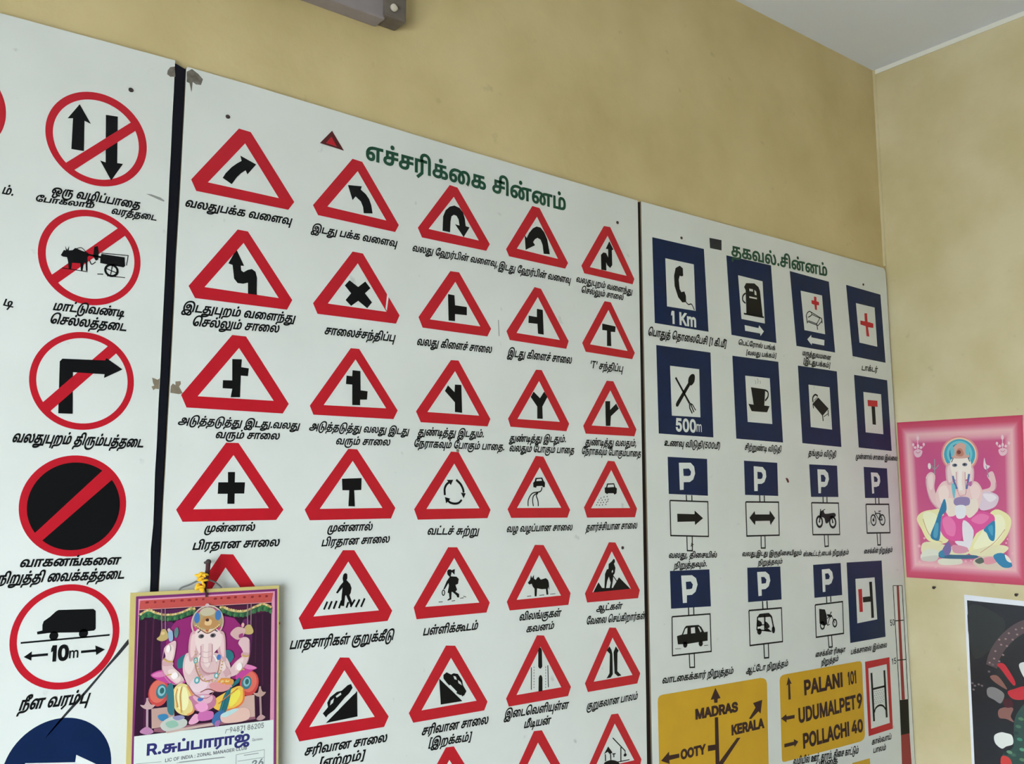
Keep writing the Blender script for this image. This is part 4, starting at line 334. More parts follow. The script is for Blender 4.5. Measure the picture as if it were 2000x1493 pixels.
SIGNS = [
[0,"prohibition_sign","red ring with two opposed black arrows and red slash",[[None,"red",[["R",4244,21658,858,4234,21646,727]]],["symbol","black",[["p",[3910,22221,4117,21907,4007,21938,4029,21381,3822,21370,3816,21934,3729,21911]],["p",[4358,22144,4563,22165,4599,21295,4699,21302,4514,20948,4308,21275,4402,21261]]]],["slash","red",[["p",[3711,21064,4823,22141,4943,22037,3852,20964]]]],["caption","black",[["t","ஒரு வழிப்பாதை",3548,20500,5020,20526,119,0.28,32],["t","போகலாம்",3305,20315,4240,20383,80,0.28,32],["t","வரத்தடை",4547,20345,5333,20365,95,0.28,32]]]]],
[0,"prohibition_sign","red ring with bullock cart and red slash",[[None,"red",[["R",4251,19488,850,4259,19488,734]]],["slash","red",[["p",[3624,19061,4708,20129,4834,20010,3737,18943]]]],["symbol","black",[["p",[3764,19446,3808,19545,3841,19542,3823,19624,3860,19554,3889,19632,3887,19550,3948,19566,3987,19613,4107,19579,4192,19566,4228,19526,4197,19483,4211,19236,4185,19237,4169,19377,4144,19373,4130,19232,4102,19228,4086,19354,3953,19341,3943,19224,3906,19224,3885,19357,3864,19427,3798,19425]],["p",[4296,19686,4355,19711,4378,19607,4377,19467,4336,19442,4289,19517]],["s",34,[4194,19529,4426,19518]],["p",[4409,19519,4423,19581,4818,19584,4835,19430,4810,19398,4410,19411]],["s",14,[4422,19596,4878,19627,4857,19440]],["r",4607,19309,104,100,39],["s",17,[4515,19331,4701,19277]],["s",15,[4619,19404,4594,19213]],["s",15,[3794,19224,4212,19223]],["s",17,[4375,19208,4472,19220]],["s",15,[4539,19201,4846,19215]],["c",13,[4004,19598,4087,19634,4166,19570]],["c",16,[4234,19434,4272,19366,4337,19423]]]],["caption","black",[["t","மாட்டுவண்டி",3700,18476,4857,18504,118,0.28,32],["t","செல்லத்தடை",3657,18243,4909,18254,126,0.28,32]]]]],
[0,"prohibition_sign","red ring with right turn arrow and red slash",[[None,"red",[["R",4250,17304,848,4251,17305,739]]],["slash","red",[["p",[3614,16862,4642,17968,4795,17863,3746,16729]]]],["symbol","black",[["p",[3858,17602,3896,17653,4588,17692,4611,17735,4890,17560,4588,17380,4593,17447,4077,17436,4114,16722,3887,16716]]]],["slash","red",[["p",[3636,16885,4088,17373,4103,17115,3764,16751]]]],["caption","black",[["t","வலதுபுறம் திரும்பத்தடை",3213,16203,5306,16203,136,0.28,32]]]]],
[0,"prohibition_sign","red ring over solid black disc with red slash",[[None,"red",[["R",4230,15170,848,4238,15163,730]]],["symbol","black",[["e",4238,15163,735,735]]],["slash","red",[["p",[3638,14708,4667,15789,4834,15634,3743,14572]]]],["caption","black",[["t","வாகனங்களை",3457,14177,5011,14172,115,0.28,32],["t","நிறுத்தி வைக்கத்தடை",3144,13923,5101,13929,126,0.28,32]]]]],
[0,"prohibition_sign","red ring with black van and ten metre length limit",[[None,"red",[["R",4232,13019,848,4231,13022,740]]],["symbol","black",[["p",[3856,13231,3871,13290,3961,13353,4051,13438,4088,13456,4636,13441,4674,13406,4690,13111,4666,13082,4567,13079,4424,13070,4110,13089,3958,13094,3790,13083,3778,13127,3861,13141]],["e",4040,13044,69,72],["e",4500,13048,73,73],["s",28,[3549,12968,4923,12991]],["s",40,[3718,12750,3969,12752]],["p",[3608,12743,3723,12821,3723,12676]],["s",41,[4478,12748,4735,12750]],["p",[4859,12756,4700,12835,4723,12676]]]],["lettering","black",[["t","10",4029,12648,4271,12645,224,0,60],["t","m",4298,12663,4434,12663,157,0,20]]],["caption","black",[["t","நீள வரம்பு",3585,11915,4624,11913,148,0.28,32]]]]],
[0,"mandatory_sign","blue disc with white right arrow",[[None,"blue",[["e",4230,10884,832,832]]],["symbol","white",[["p",[3732,11083,4489,10984,4500,11100,4941,10832,4579,10653,4563,10763,3754,10864]]]]]],
[0,"prohibition_sign","red ring cut off at left edge of frame",[[None,"red",[["R",1911,21689,858,1901,21678,727]]],["caption","black",[["t","ம்.",2799,20343,2958,20338,115,0.28,32]]]]],
[1,"warning_sign","red bordered warning triangle with right curve arrow",[[None,"red",[["h",[6831,22527,7075,22516,8045,21282,7922,21095,6049,21086,5942,21289],[6969,22255,7711,21294,6264,21303]]]],["symbol","black",[["p",[6548,21455,6601,21560,6718,21712,6818,21808,6910,21882,6880,21984,7211,21879,7039,21635,7000,21710,6909,21630,6829,21533,6732,21368]]]],["caption","black",[["t","வலதுபக்க வளைவு",5850,20747,7976,20796,127,0.28,32]]]]],
[1,"warning_sign","red bordered warning triangle with left curve arrow",[[None,"red",[["h",[9341,22504,9576,22491,10507,21271,10419,21099,8578,21114,8457,21303],[9470,22260,10190,21314,8782,21337]]]],["symbol","black",[["p",[9246,21904,9576,21947,9553,21869,9679,21793,9756,21707,9814,21582,9851,21402,9635,21364,9617,21496,9560,21609,9434,21694,9363,21597]]]],["caption","black",[["t","இடது பக்க வளைவு",8439,20745,10443,20775,122,0.28,32]]]]],
[1,"warning_sign","red bordered warning triangle with right hairpin arrow",[[None,"red",[["h",[11839,22473,12054,22458,12986,21285,12882,21106,11107,21103,10996,21306],[11955,22217,12667,21315,11281,21331]]]],["symbol","black",[["p",[11653,21359,11664,21697,11732,21855,11844,21962,11972,22013,12115,21986,12217,21892,12267,21755,12291,21588,12399,21577,12235,21317,11992,21577,12118,21567,12089,21707,12031,21781,11959,21791,11894,21742,11867,21616,11858,21361]]]],["caption","black",[["t","வலது ஹேர்பின் வளைவு,",10858,20755,13199,20776,120,0.28,32]]]]],
[1,"warning_sign","red bordered warning triangle with left hairpin arrow",[[None,"red",[["h",[14276,22476,14505,22470,15425,21234,15328,21074,13558,21089,13466,21249],[14422,22232,15093,21284,13793,21319]]]],["symbol","black",[["p",[14032,21705,14095,21635,14176,21784,14290,21913,14404,21982,14534,21980,14649,21885,14747,21720,14827,21356,14628,21335,14597,21550,14532,21673,14435,21702,14353,21649,14297,21569,14359,21503,14062,21335]]]],["caption","black",[["t","இடது ஹேர்பின் வளைவு",13236,20736,15477,20724,128,0.28,32]]]]],
[1,"warning_sign","red bordered warning triangle with right reverse bend arrow",[[None,"red",[["h",[16674,22428,16903,22444,17760,21187,17691,21032,15967,21057,15872,21241],[16805,22190,17475,21226,16165,21249]]]],["symbol","black",[["p",[16559,21245,16556,21639,16641,21716,16740,21717,16811,21614,16816,21834,16728,21827,16861,22054,17009,21854,16949,21830,16955,21432,16879,21341,16781,21396,16735,21465,16742,21253]]]],["caption","black",[["t","வலதுபுறம் வளைந்து",15684,20800,17645,20753,119,0.28,32],["t","செல்லும் சாலை",15854,20548,17319,20555,119,0.28,32]]]]],
[1,"warning_sign","red bordered warning triangle with left reverse bend arrow",[[None,"red",[["h",[6887,20490,7095,20490,8068,19258,7962,19047,6119,19023,5988,19237],[7016,20246,7779,19258,6289,19259]]]],["symbol","black",[["p",[6888,20074,7045,19791,6978,19784,6990,19691,7039,19665,7124,19726,7203,19754,7278,19714,7314,19601,7322,19259,7143,19254,7134,19471,7040,19437,6929,19432,6855,19507,6813,19772,6729,19789,6828,19993]]]],["caption","black",[["t","இடதுபுறம் வளைந்து",5889,18752,8113,18811,130,0.28,32],["t","செல்லும் சாலை",6084,18497,7789,18569,130,0.28,32]]]]],
[1,"warning_sign","red bordered warning triangle with crossroads",[[None,"red",[["h",[9393,20485,9637,20484,10561,19270,10476,19078,8627,19051,8521,19257],[9520,20251,10237,19305,8850,19295]]]],["symbol","black",[["p",[9335,19857,9542,19745,9707,19888,9833,19762,9704,19633,9878,19462,9767,19319,9549,19450,9385,19318,9254,19425,9378,19586,9227,19731]]]],["paint_crack","white",[["p",[10251,19772,10285,19665,10241,19328,10209,19375]]]],["caption","black",[["t","சாலைச்சந்திப்பு",8789,18656,10428,18685,133,0.28,32]]]]],
[1,"warning_sign","red bordered warning triangle with side road to the right",[[None,"red",[["h",[11873,20459,12116,20470,13029,19274,12921,19081,11153,19073,11043,19296],[12014,20235,12718,19291,11341,19281]]]],["symbol","black",[["p",[11815,19920,11991,19919,12009,19691,12335,19694,12336,19503,12011,19488,12012,19326,11836,19317]]]],["caption","black",[["t","வலது கிளைச் சாலை",11006,18678,13024,18707,134,0.28,32]]]]],
[1,"warning_sign","red bordered warning triangle with side road to the left",[[None,"red",[["h",[14335,20458,14538,20445,15419,19252,15339,19052,13575,19073,13477,19272],[14436,20226,15130,19249,13780,19265]]]],["symbol","black",[["p",[14405,19931,14590,19927,14615,19320,14438,19323,14421,19563,14140,19551,14148,19730,14404,19728]]]],["caption","black",[["t","இடது கிளைச் சாலை",13505,18687,15489,18700,143,0.28,32]]]]],
[1,"warning_sign","red bordered warning triangle with T junction",[[None,"red",[["h",[16661,20434,16882,20434,17724,19199,17624,19023,15985,19047,15869,19258],[16794,20221,17457,19223,16136,19252]]]],["symbol","black",[["p",[16566,19838,17037,19819,17021,19669,16865,19660,16874,19287,16720,19276,16728,19674,16563,19670]]]],["caption","black",[["t","'T' சந்திப்பு",16118,18657,17251,18657,136,0.28,32]]]]],
[1,"warning_sign","red bordered warning triangle with staggered junction left lower",[[None,"red",[["h",[6862,18410,7137,18412,8063,17173,7943,16975,6053,16964,5944,17189],[7007,18174,7747,17210,6251,17186]]]],["symbol","black",[["p",[6881,17947,7071,17960,7065,17808,7217,17799,7203,17646,7064,17645,7064,17229,6880,17215,6904,17378,6717,17374,6717,17527,6897,17538]]]],["caption","black",[["t","அடுத்தடுத்து இடது.வலது",5913,16662,8283,16688,109,0.28,32],["t","வரும் சாலை",6618,16433,7873,16466,110,0.28,32]]]]],
[1,"warning_sign","red bordered warning triangle with staggered junction left upper",[[None,"red",[["h",[9399,18428,9596,18434,10550,17208,10450,17017,8598,16994,8514,17169],[9517,18205,10269,17235,8817,17202]]]],["symbol","black",[["p",[9452,17972,9635,17971,9650,17569,9815,17562,9805,17385,9644,17373,9646,17256,9462,17248,9452,17671,9307,17671,9316,17847,9447,17846]]]],["caption","black",[["t","அடுத்தடுத்து வலது இடது",8515,16700,10813,16709,114,0.28,32],["t","வரும் சாலை",9108,16428,10358,16458,114,0.28,32]]]]],
[1,"warning_sign","red bordered warning triangle with left fork road",[[None,"red",[["h",[11908,18429,12114,18439,13011,17177,12932,17002,11135,16992,11009,17219],[12024,18191,12694,17234,11302,17225]]]],["symbol","black",[["p",[12020,17887,12197,17893,12222,17266,12026,17272,12024,17487,11754,17722,11833,17855,12012,17716]]]],["caption","black",[["t","துண்டித்து இடதும்.",11062,16710,12814,16749,122,0.28,32],["t","நேராகவும் போகும் பாதை.",10960,16457,13399,16479,123,0.28,32]]]]],
[1,"warning_sign","red bordered warning triangle with Y shaped fork",[[None,"red",[["h",[14368,18442,14548,18448,15410,17206,15318,17019,13593,17033,13522,17217],[14463,18178,15108,17235,13800,17225]]]],["symbol","black",[["p",[14291,17909,14487,17766,14619,17935,14720,17812,14560,17569,14569,17275,14398,17270,14400,17558,14201,17773]]]],["caption","black",[["t","துண்டித்து இடதும்.",13557,16688,15287,16754,120,0.28,32],["t","வலதும் போகும் பாதை",13557,16466,15545,16488,125,0.28,32]]]]],
[1,"warning_sign","red bordered warning triangle with right fork road",[[None,"red",[["h",[16694,18376,16927,18381,17729,17193,17649,17012,15950,16993,15872,17182],[16816,18140,17458,17219,16155,17207]]]],["symbol","black",[["p",[16633,17850,16801,17862,16797,17641,17012,17815,17103,17692,16823,17480,16796,17234,16637,17225]]]],["caption","black",[["t","துண்டித்து வலதும்,",15925,16709,17695,16756,127,0.28,32],["t","நேராகவும் போகும்பாதை",15802,16489,17855,16493,127,0.28,32]]]]],
[1,"warning_sign","red bordered warning triangle with black plus shaped crossing",[[None,"red",[["h",[6828,16355,7069,16359,8022,15112,7879,14917,6078,14890,5952,15107],[6981,16129,7722,15140,6261,15114]]]],["symbol","black",[["p",[6885,15807,7022,15811,7025,15619,7225,15623,7217,15411,7031,15409,7034,15218,6898,15218,6895,15403,6706,15400,6708,15613,6893,15617]]]],["caption","black",[["t","முன்னால்",6486,14703,7435,14720,108,0.28,32],["t","பிரதான சாலை",6283,14389,7939,14425,119,0.28,32]]]]],
[1,"warning_sign","red bordered warning triangle with broad topped T road",[[None,"red",[["h",[9394,16345,9600,16344,10531,15155,10429,14936,8582,14907,8467,15113],[9503,16104,10219,15154,8792,15130]]]],["symbol","black",[["p",[9266,15735,9715,15760,9713,15515,9550,15508,9574,15182,9426,15186,9437,15506,9282,15504]]]],["caption","black",[["t","முன்னால்",8972,14681,9972,14703,117,0.28,32],["t","பிரதான சாலை",8851,14400,10382,14448,118,0.28,32]]]]],
[1,"warning_sign","red bordered warning triangle with three arrows in a roundabout",[[None,"red",[["h",[11930,16391,12135,16386,13022,15121,12936,14937,11090,14909,10994,15129],[12021,16130,12713,15155,11304,15135]]]],["symbol","black",[["c",52,[11777,15436,11769,15569,11814,15663,11878,15712]],["p",[11822,15770,11995,15773,11931,15654]],["c",53,[12074,15775,12190,15683,12257,15576,12274,15496]],["p",[12201,15495,12334,15483,12275,15374]],["c",48,[12226,15339,12144,15271,12029,15254,11915,15278,11849,15330]],["p",[11777,15396,11920,15360,11811,15258]]]],["caption","black",[["t","வட்டச் சுற்று",11333,14596,12671,14579,127,0.28,32]]]]],
[1,"warning_sign","red bordered warning triangle with skidding car",[[None,"red",[["h",[14350,16386,14585,16375,15413,15127,15324,14942,13612,14941,13506,15136],[14469,16122,15131,15175,13782,15165]]]],["symbol","black",[["h",[14336,15867,14543,15881,14588,15801,14626,15767,14625,15657,14560,15656,14542,15684,14372,15676,14353,15638,14271,15651,14264,15751,14309,15789],[14373,15839,14513,15851,14535,15805,14362,15793]],["c",27,[14534,15656,14484,15554,14241,15508,14122,15364,14110,15208]],["c",28,[14409,15524,14278,15451,14247,15337,14269,15209]],["c",29,[14409,15524,14360,15452,14408,15338,14418,15210]]]],["caption","black",[["t","வழ வழப்பான சாலை",13477,14623,15458,14644,119,0.28,32]]]]],
[1,"warning_sign","red bordered warning triangle with car throwing up loose gravel",[[None,"red",[["h",[16694,16350,16921,16343,17695,15163,17614,14946,15962,14941,15865,15187],[16805,16123,17444,15178,16101,15167]]]],["symbol","black",[["h",[16653,15783,16896,15794,16936,15696,16991,15666,16976,15543,16902,15506,16869,15542,16677,15540,16656,15515,16572,15553,16566,15675,16617,15691],[16682,15753,16874,15763,16894,15699,16659,15685]],["s",23,[16444,15431,16427,15403]],["s",23,[16550,15462,16532,15435]],["s",23,[16655,15472,16638,15445]],["s",23,[16381,15385,16364,15358]],["s",23,[16485,15380,16468,15352]],["s",23,[16590,15393,16573,15365]],["s",23,[16687,15403,16670,15375]],["s",23,[16338,15324,16321,15297]],["s",23,[16434,15319,16417,15292]],["s",23,[16526,15326,16509,15298]],["s",23,[16631,15333,16614,15305]],["s",23,[16296,15264,16279,15237]],["s",23,[16391,15258,16374,15231]],["s",23,[16491,15265,16474,15238]],["s",23,[16609,15278,16591,15250]],["s",23,[16674,15357,16656,15330]]]],["caption","black",[["t","தளர்ச்சியான சாலை",15917,14625,17664,14667,127,0.28,32]]]]],
[1,"warning_sign","red bordered warning triangle with picture hidden by the hanging calendar",[[None,"red",[["h",[6813,14298,7049,14286,8031,12971,7906,12784,6110,12858,5986,13070],[6912,14054,7733,13013,6280,13070]]]]]],
[1,"warning_sign","red bordered warning triangle with walking person on zebra crossing",[[None,"red",[["h",[9327,14311,9582,14305,10493,13055,10387,12857,8508,12821,8406,13041],[9453,14083,10180,13081,8716,13051]]]],["symbol","black",[["p",[9344,13818,9363,13849,9406,13858,9436,13831,9438,13751,9419,13720,9501,13642,9539,13556,9522,13462,9494,13421,9576,13231,9524,13209,9417,13425,9398,13405,9379,13213,9312,13221,9321,13430,9336,13576,9229,13466,9193,13482,9285,13620,9348,13685,9332,13755]],["s",40,[8937,13171,9009,13321]],["s",40,[9035,13171,9108,13324]],["s",41,[9147,13173,9214,13325]],["s",41,[9266,13178,9324,13325]],["s",41,[9433,13176,9474,13285]],["s",41,[9524,13188,9618,13326]],["s",42,[9641,13177,9725,13324]],["s",42,[9761,13174,9843,13339]]]],["caption","black",[["t","பாதசாரிகள் குறுக்கீடு",8240,12477,10509,12472,145,0.28,32]]]]],
[1,"warning_sign","red bordered warning triangle with running schoolgirl",[[None,"red",[["h",[11874,14315,12112,14310,13003,13078,12914,12869,11090,12843,11014,13090],[12037,14081,12716,13094,11301,13084]]]],["symbol","black",[["p",[11851,13800,11878,13838,11934,13843,11974,13823,12053,13846,12046,13725,11974,13784,11955,13728,11947,13694,12097,13681,12160,13628,12141,13526,12070,13506,12119,13401,12071,13362,12171,13307,12172,13234,12121,13237,12100,13283,12001,13357,11973,13363,11966,13204,11876,13182,11862,13198,11918,13234,11903,13343,11869,13345,11901,13502,11887,13553,11796,13428,11757,13430,11844,13596,11919,13684,11862,13732]],["r",11760,13355,33,54,23],["s",14,[11640,13165,11743,13166]],["s",14,[12200,13214,12292,13221]],["s",14,[12286,13255,12358,13233]],["s",14,[11974,13169,12065,13174]]]],["caption","black",[["t","பள்ளிக்கூடம்",11255,12502,12657,12526,135,0.28,32]]]]],
[1,"warning_sign","red bordered warning triangle with humped bull",[[None,"red",[["h",[14311,14319,14575,14308,15403,13165,15331,12896,13565,12873,13483,13069],[14441,14083,15101,13124,13766,13096]]]],["symbol","black",[["p",[14093,13462,14163,13531,14184,13635,14220,13563,14273,13639,14280,13546,14332,13519,14372,13568,14416,13584,14482,13518,14635,13546,14709,13495,14727,13358,14692,13296,14712,13168,14653,13163,14633,13299,14501,13299,14370,13325,14353,13143,14296,13146,14292,13319,14240,13371,14209,13437,14137,13421]],["s",16,[14714,13459,14734,13284]],["s",14,[14071,13158,14192,13163]],["s",14,[14434,13162,14584,13167]],["s",12,[14765,13173,14926,13179]]]],["caption","black",[["t","விலங்குகள்",13840,12634,15074,12651,127,0.28,32],["t","கவனம்",14042,12359,14857,12382,117,0.28,32]]]]],
[1,"warning_sign","red bordered warning triangle with man digging between heaps",[[None,"red",[["h",[16685,14336,16909,14326,17737,13124,17670,12928,15932,12917,15864,13132],[16779,14111,17423,13171,16107,13151]]]],["symbol","black",[["h",[16773,13867,16834,13927,16879,13906,16880,13843,16844,13812,16895,13704,16869,13578,16817,13527,16799,13390,16756,13220,16685,13223,16724,13352,16667,13501,16606,13399,16564,13229,16509,13231,16536,13569,16597,13672,16657,13691,16665,13807,16734,13847],[16799,13665,16816,13618,16773,13581,16762,13624]],["s",26,[16787,13539,16933,13381]],["p",[16136,13145,16313,13380,16427,13239,16529,13230,16795,13222,17010,13471,17404,13172]]]],["caption","black",[["t","ஆட்கள்",16228,12701,17088,12701,114,0.28,32],["t","வேலை செய்கிறார்கள்",15895,12405,17898,12406,125,0.28,32]]]]],
[1,"warning_sign","red bordered warning triangle with car climbing a steep hill",[[None,"red",[["h",[9316,12226,9517,12204,10450,10962,10346,10772,8493,10750,8396,10952],[9420,11970,10125,10996,8691,10985]]]],["symbol","black",[["p",[9039,11015,9713,11543,9732,11052]],["h",[8970,11203,9078,11309,9059,11394,9120,11490,9261,11574,9369,11587,9501,11678,9574,11691,9610,11613,9534,11516,9445,11453,9222,11240,9082,11164,9041,11120],[9120,11335,9136,11422,9207,11463,9185,11379],[9239,11497,9346,11552,9364,11514,9264,11463]]]],["road_gap","white",[["p",[9506,11446,9651,11546,9686,11514,9536,11417]],["p",[9246,11237,9406,11391,9453,11352,9288,11207]],["p",[9038,11036,9130,11148,9182,11131,9085,11051]]]],["caption","black",[["t","சரிவான சாலை",8604,10478,10395,10484,128,0.28,32],["t","[ஏற்றம்]",8922,10218,9880,10215,128,0.28,32]]]]],
[1,"warning_sign","red bordered warning triangle with car descending a steep hill",[[None,"red",[["h",[11837,12247,12077,12223,12948,10962,12859,10787,11038,10764,10929,10967],[11971,11980,12651,11015,11237,10984]]]],["symbol","black",[["p",[11670,11582,12277,11051,11717,11045]],["h",[11776,11644,11860,11692,11979,11630,12036,11654,12151,11629,12268,11475,12283,11382,12380,11245,12322,11167,12270,11150,12126,11228,11867,11471,11782,11571],[12031,11602,12100,11577,12129,11508,12066,11526],[12152,11503,12230,11449,12260,11380,12167,11435]]]],["road_gap","white",[["p",[11911,11399,11953,11426,12131,11261,12092,11216]],["p",[11706,11567,11748,11601,11845,11485,11806,11462]],["p",[12198,11174,12247,11185,12300,11060,12271,11045]]]],["caption","black",[["t","சரிவான சாலை",11244,10489,12944,10504,135,0.28,32],["t","[இறக்கம்]",11424,10230,12485,10207,129,0.28,32]]]]],
[1,"warning_sign","red bordered warning triangle with gap in a divided road",[[None,"red",[["h",[14361,12268,14569,12248,15387,11013,15293,10814,13540,10785,13462,10966],[14466,12004,15086,11036,13757,11009]]]],["symbol","black",[["p",[14395,11935,14420,11980,14445,11989,14476,11975,14503,11926,14513,11557,14483,11523,14450,11515,14417,11533,14392,11569]],["p",[14396,11017,14403,11315,14431,11363,14461,11375,14492,11357,14516,11303,14514,11014]],["s",22,[14187,11570,14185,11078]],["s",23,[14679,11570,14692,11079]],["s",15,[14267,11581,14267,11551]],["s",15,[14267,11517,14267,11487]],["s",15,[14266,11454,14266,11424]],["s",15,[14266,11390,14266,11361]],["s",15,[14266,11327,14265,11297]],["s",15,[14265,11264,14265,11234]],["s",15,[14265,11201,14265,11171]],["s",15,[14265,11138,14264,11108]],["s",15,[14615,11548,14614,11517]],["s",15,[14614,11484,14614,11453]],["s",15,[14614,11420,14613,11390]],["s",15,[14613,11356,14613,11326]],["s",15,[14613,11292,14612,11262]],["s",15,[14612,11228,14612,11198]],["s",15,[14612,11164,14611,11134]],["s",15,[14611,11100,14611,11070]]]],["caption","black",[["t","இடைவெளியுள்ள",13410,10549,15281,10539,138,0.28,32],["t","மீடியன்",13972,10271,14736,10264,129,0.28,32]]]]],
[1,"warning_sign","red bordered warning triangle with narrow bridge",[[None,"red",[["h",[16660,12278,16874,12259,17697,11091,17586,10858,15922,10836,15830,11043],[16760,12029,17423,11078,16117,11052]]]],["symbol","black",[["p",[16650,11833,16714,11748,16746,11645,16750,11165,16677,11093,16535,11084,16637,11196,16661,11652,16557,11741]],["p",[16864,11816,16960,11707,16918,11650,16903,11220,17041,11106,16920,11094,16807,11180,16784,11682]]]],["caption","black",[["t","குறுகலான பாலம்",15874,10439,17567,10486,128,0.28,32]]]]],
[1,"warning_sign","red bordered warning triangle cut off below the downhill car sign",[[None,"red",[["h",[11856,10157,12061,10151,12948,8886,12862,8703,11016,8674,10920,8894],[11947,9895,12639,8921,11230,8900]]]]]],
[1,"warning_sign","red bordered warning triangle cut off below the divided road sign",[[None,"red",[["h",[14257,10166,14491,10155,15319,8906,15230,8722,13519,8721,13412,8916],[14376,9901,15038,8955,13688,8944]]]]]],
[1,"warning_sign","red bordered warning triangle with quayside crane and hut",[[None,"red",[["h",[16681,10230,16907,10222,17682,9042,17601,8825,15949,8820,15851,9066],[16791,10002,17431,9057,16087,9046]]]],["symbol","black",[["s",27,[16716,9679,17124,9322]],["s",35,[16982,9428,16974,9087]],["s",24,[17124,9327,17122,9252]],["e",17121,9226,51,35],["p",[16416,9346,16559,9507,16697,9344,16613,9317,16538,9386]],["s",34,[16461,9339,16465,9181]],["s",34,[16632,9319,16640,9180]],["s",24,[16689,9311,16804,9304]],["s",35,[16743,9314,16741,9229]],["b",[16438,9158,16648,9179,16858,9113,16914,9011,16455,9069]],["s",22,[16858,9100,17268,9096]]]]]],
[2,"information_sign","blue bordered sign with telephone handset, 1 km",[[None,"blue",[["h",[18478,22460,20590,22500,20682,20113,18503,20093],[18975,21957,20139,21975,20162,20645,18998,20616]]]],["symbol","black",[["p",[19380,21748,19551,21840,19675,21787,19680,21571,19603,21544,19540,21555,19494,21431,19526,21174,19586,21096,19713,21135,19772,21021,19774,20840,19617,20810,19454,20932,19320,21230,19310,21518]],["c",32,[19765,20845,19869,20786,19997,20810,20111,20658]]]],["lettering","white",[["t","1 Km",19171,20176,20143,20189,324,0,45]]],["caption","black",[["t","பொதுத் தொலைபேசி [1 கி.மீ]",18225,19730,21400,19741,159,0.28,32]]]]],
[2,"information_sign","blue bordered sign with petrol pump and right arrow",[[None,"blue",[["h",[21572,22481,23669,22523,23785,20135,21684,20142],[22077,21968,23225,21957,23261,20670,22163,20671]]]],["symbol","black",[["h",[22334,21651,22437,21784,22825,21834,23016,21752,23082,21636,23169,20872,22399,20840,22401,21567],[22573,21639,22741,21642,22752,21572,22578,21562],[22814,21634,22899,21593,22912,21485,22820,21485],[22559,21404,22922,21409,22919,21361,22566,21358]],["c",52,[22396,21473,22272,21378,22255,21237,22379,21168]],["s",50,[22281,20846,23222,20853]]]],["arrow","white",[["p",[22295,20504,22941,20491,22971,20581,23191,20421,23025,20261,23005,20337,22310,20337]]]],["caption","black",[["t","பெட்ரோல் பங்க்",21976,19894,23696,19908,107,0.28,32],["t","[வலது பக்கம்]",22320,19629,23719,19670,107,0.28,32]]]]],
[2,"information_sign","blue bordered sign with hospital bed, red cross and left arrow",[[None,"blue",[["h",[24606,22498,26687,22475,26844,20166,24785,20159],[25128,21951,26268,21958,26339,20704,25238,20708]]]],["symbol","black",[["c",32,[25350,21156,25429,21280,25575,21348,25662,21253,25466,21142]],["s",30,[25598,21339,26184,21197]],["s",43,[25374,21173,25404,20944]],["s",29,[25385,21004,25971,20939,26177,21103]],["s",27,[25663,21262,26087,21193,25904,20988,25458,21036]],["s",44,[25905,21012,25937,20800]],["s",45,[26185,21206,26201,21043]]]],["cross","red",[["p",[25827,21866,25947,21860,25950,21724,26079,21713,26081,21612,25951,21600,25952,21435,25843,21441,25830,21592,25680,21609,25674,21723,25817,21726]]]],["arrow","white",[["p",[25357,20428,25575,20592,25583,20516,26275,20509,26251,20328,25593,20332,25579,20268]]]],["caption","black",[["t","மருத்துவமனை",25073,19902,26565,19892,120,0.28,32],["t","[இடதுபக்கம்]",25100,19642,26496,19635,120,0.28,32]]]]],
[2,"information_sign","blue bordered sign with plain red cross",[[None,"blue",[["h",[27664,22519,29719,22483,29804,20123,27831,20151],[28187,21975,29311,21976,29343,20627,28276,20652]]]],["cross","red",[["p",[28662,21690,28825,21711,28824,21421,29174,21403,29159,21248,28834,21239,28885,20926,28724,20923,28702,21254,28386,21275,28398,21413,28664,21416]]]],["caption","black",[["t","டாக்டர்",28322,19733,29257,19751,139,0.28,32]]]]],
[2,"information_sign","blue bordered sign with crossed spoon and fork, 500 m",[[None,"blue",[["h",[18540,19500,20739,19526,20753,17135,18560,17132],[19060,18990,20241,19004,20233,17664,19083,17639]]]],["symbol","black",[["b",[19770,18588,19808,18744,19941,18844,20047,18809,20020,18632,19880,18517]],["p",[19770,18588,19855,18535,19332,17896,19254,17897,19250,17965,19290,18028]],["s",66,[19267,18686,19802,18022]],["s",41,[19802,18015,19806,17886,19900,17751]],["s",41,[19843,18007,19972,17789]],["s",35,[19812,18027,19923,17991,20046,17843]]]],["lettering","white",[["t","500",19245,17241,20021,17246,326,0,45],["t","m",20060,17263,20268,17261,271,0,10]]],["caption","black",[["t","உணவு விடுதி(500மீ)",18755,16822,20990,16823,129,0.28,32]]]]],
[2,"information_sign","blue bordered sign with steaming cup on saucer",[[None,"blue",[["h",[21692,19534,23840,19569,23911,17137,21743,17150],[22243,19006,23393,19026,23428,17663,22283,17659]]]],["symbol","black",[["p",[22485,18685,23154,18676,23080,18190,23330,18189,23198,17995,22481,17983,22341,18189,22583,18179]],["c",53,[23145,18652,23273,18603,23264,18461,23125,18334]]]],["steam","grey",[["c",17,[22691,18790,22721,18862,22679,18898]],["c",21,[22803,18818,22833,18895,22793,18974]],["c",17,[22913,18820,22942,18870,22908,18913]]]],["caption","black",[["t","சிற்றுண்டி விடுதி",22096,16851,23785,16846,127,0.28,32]]]]],
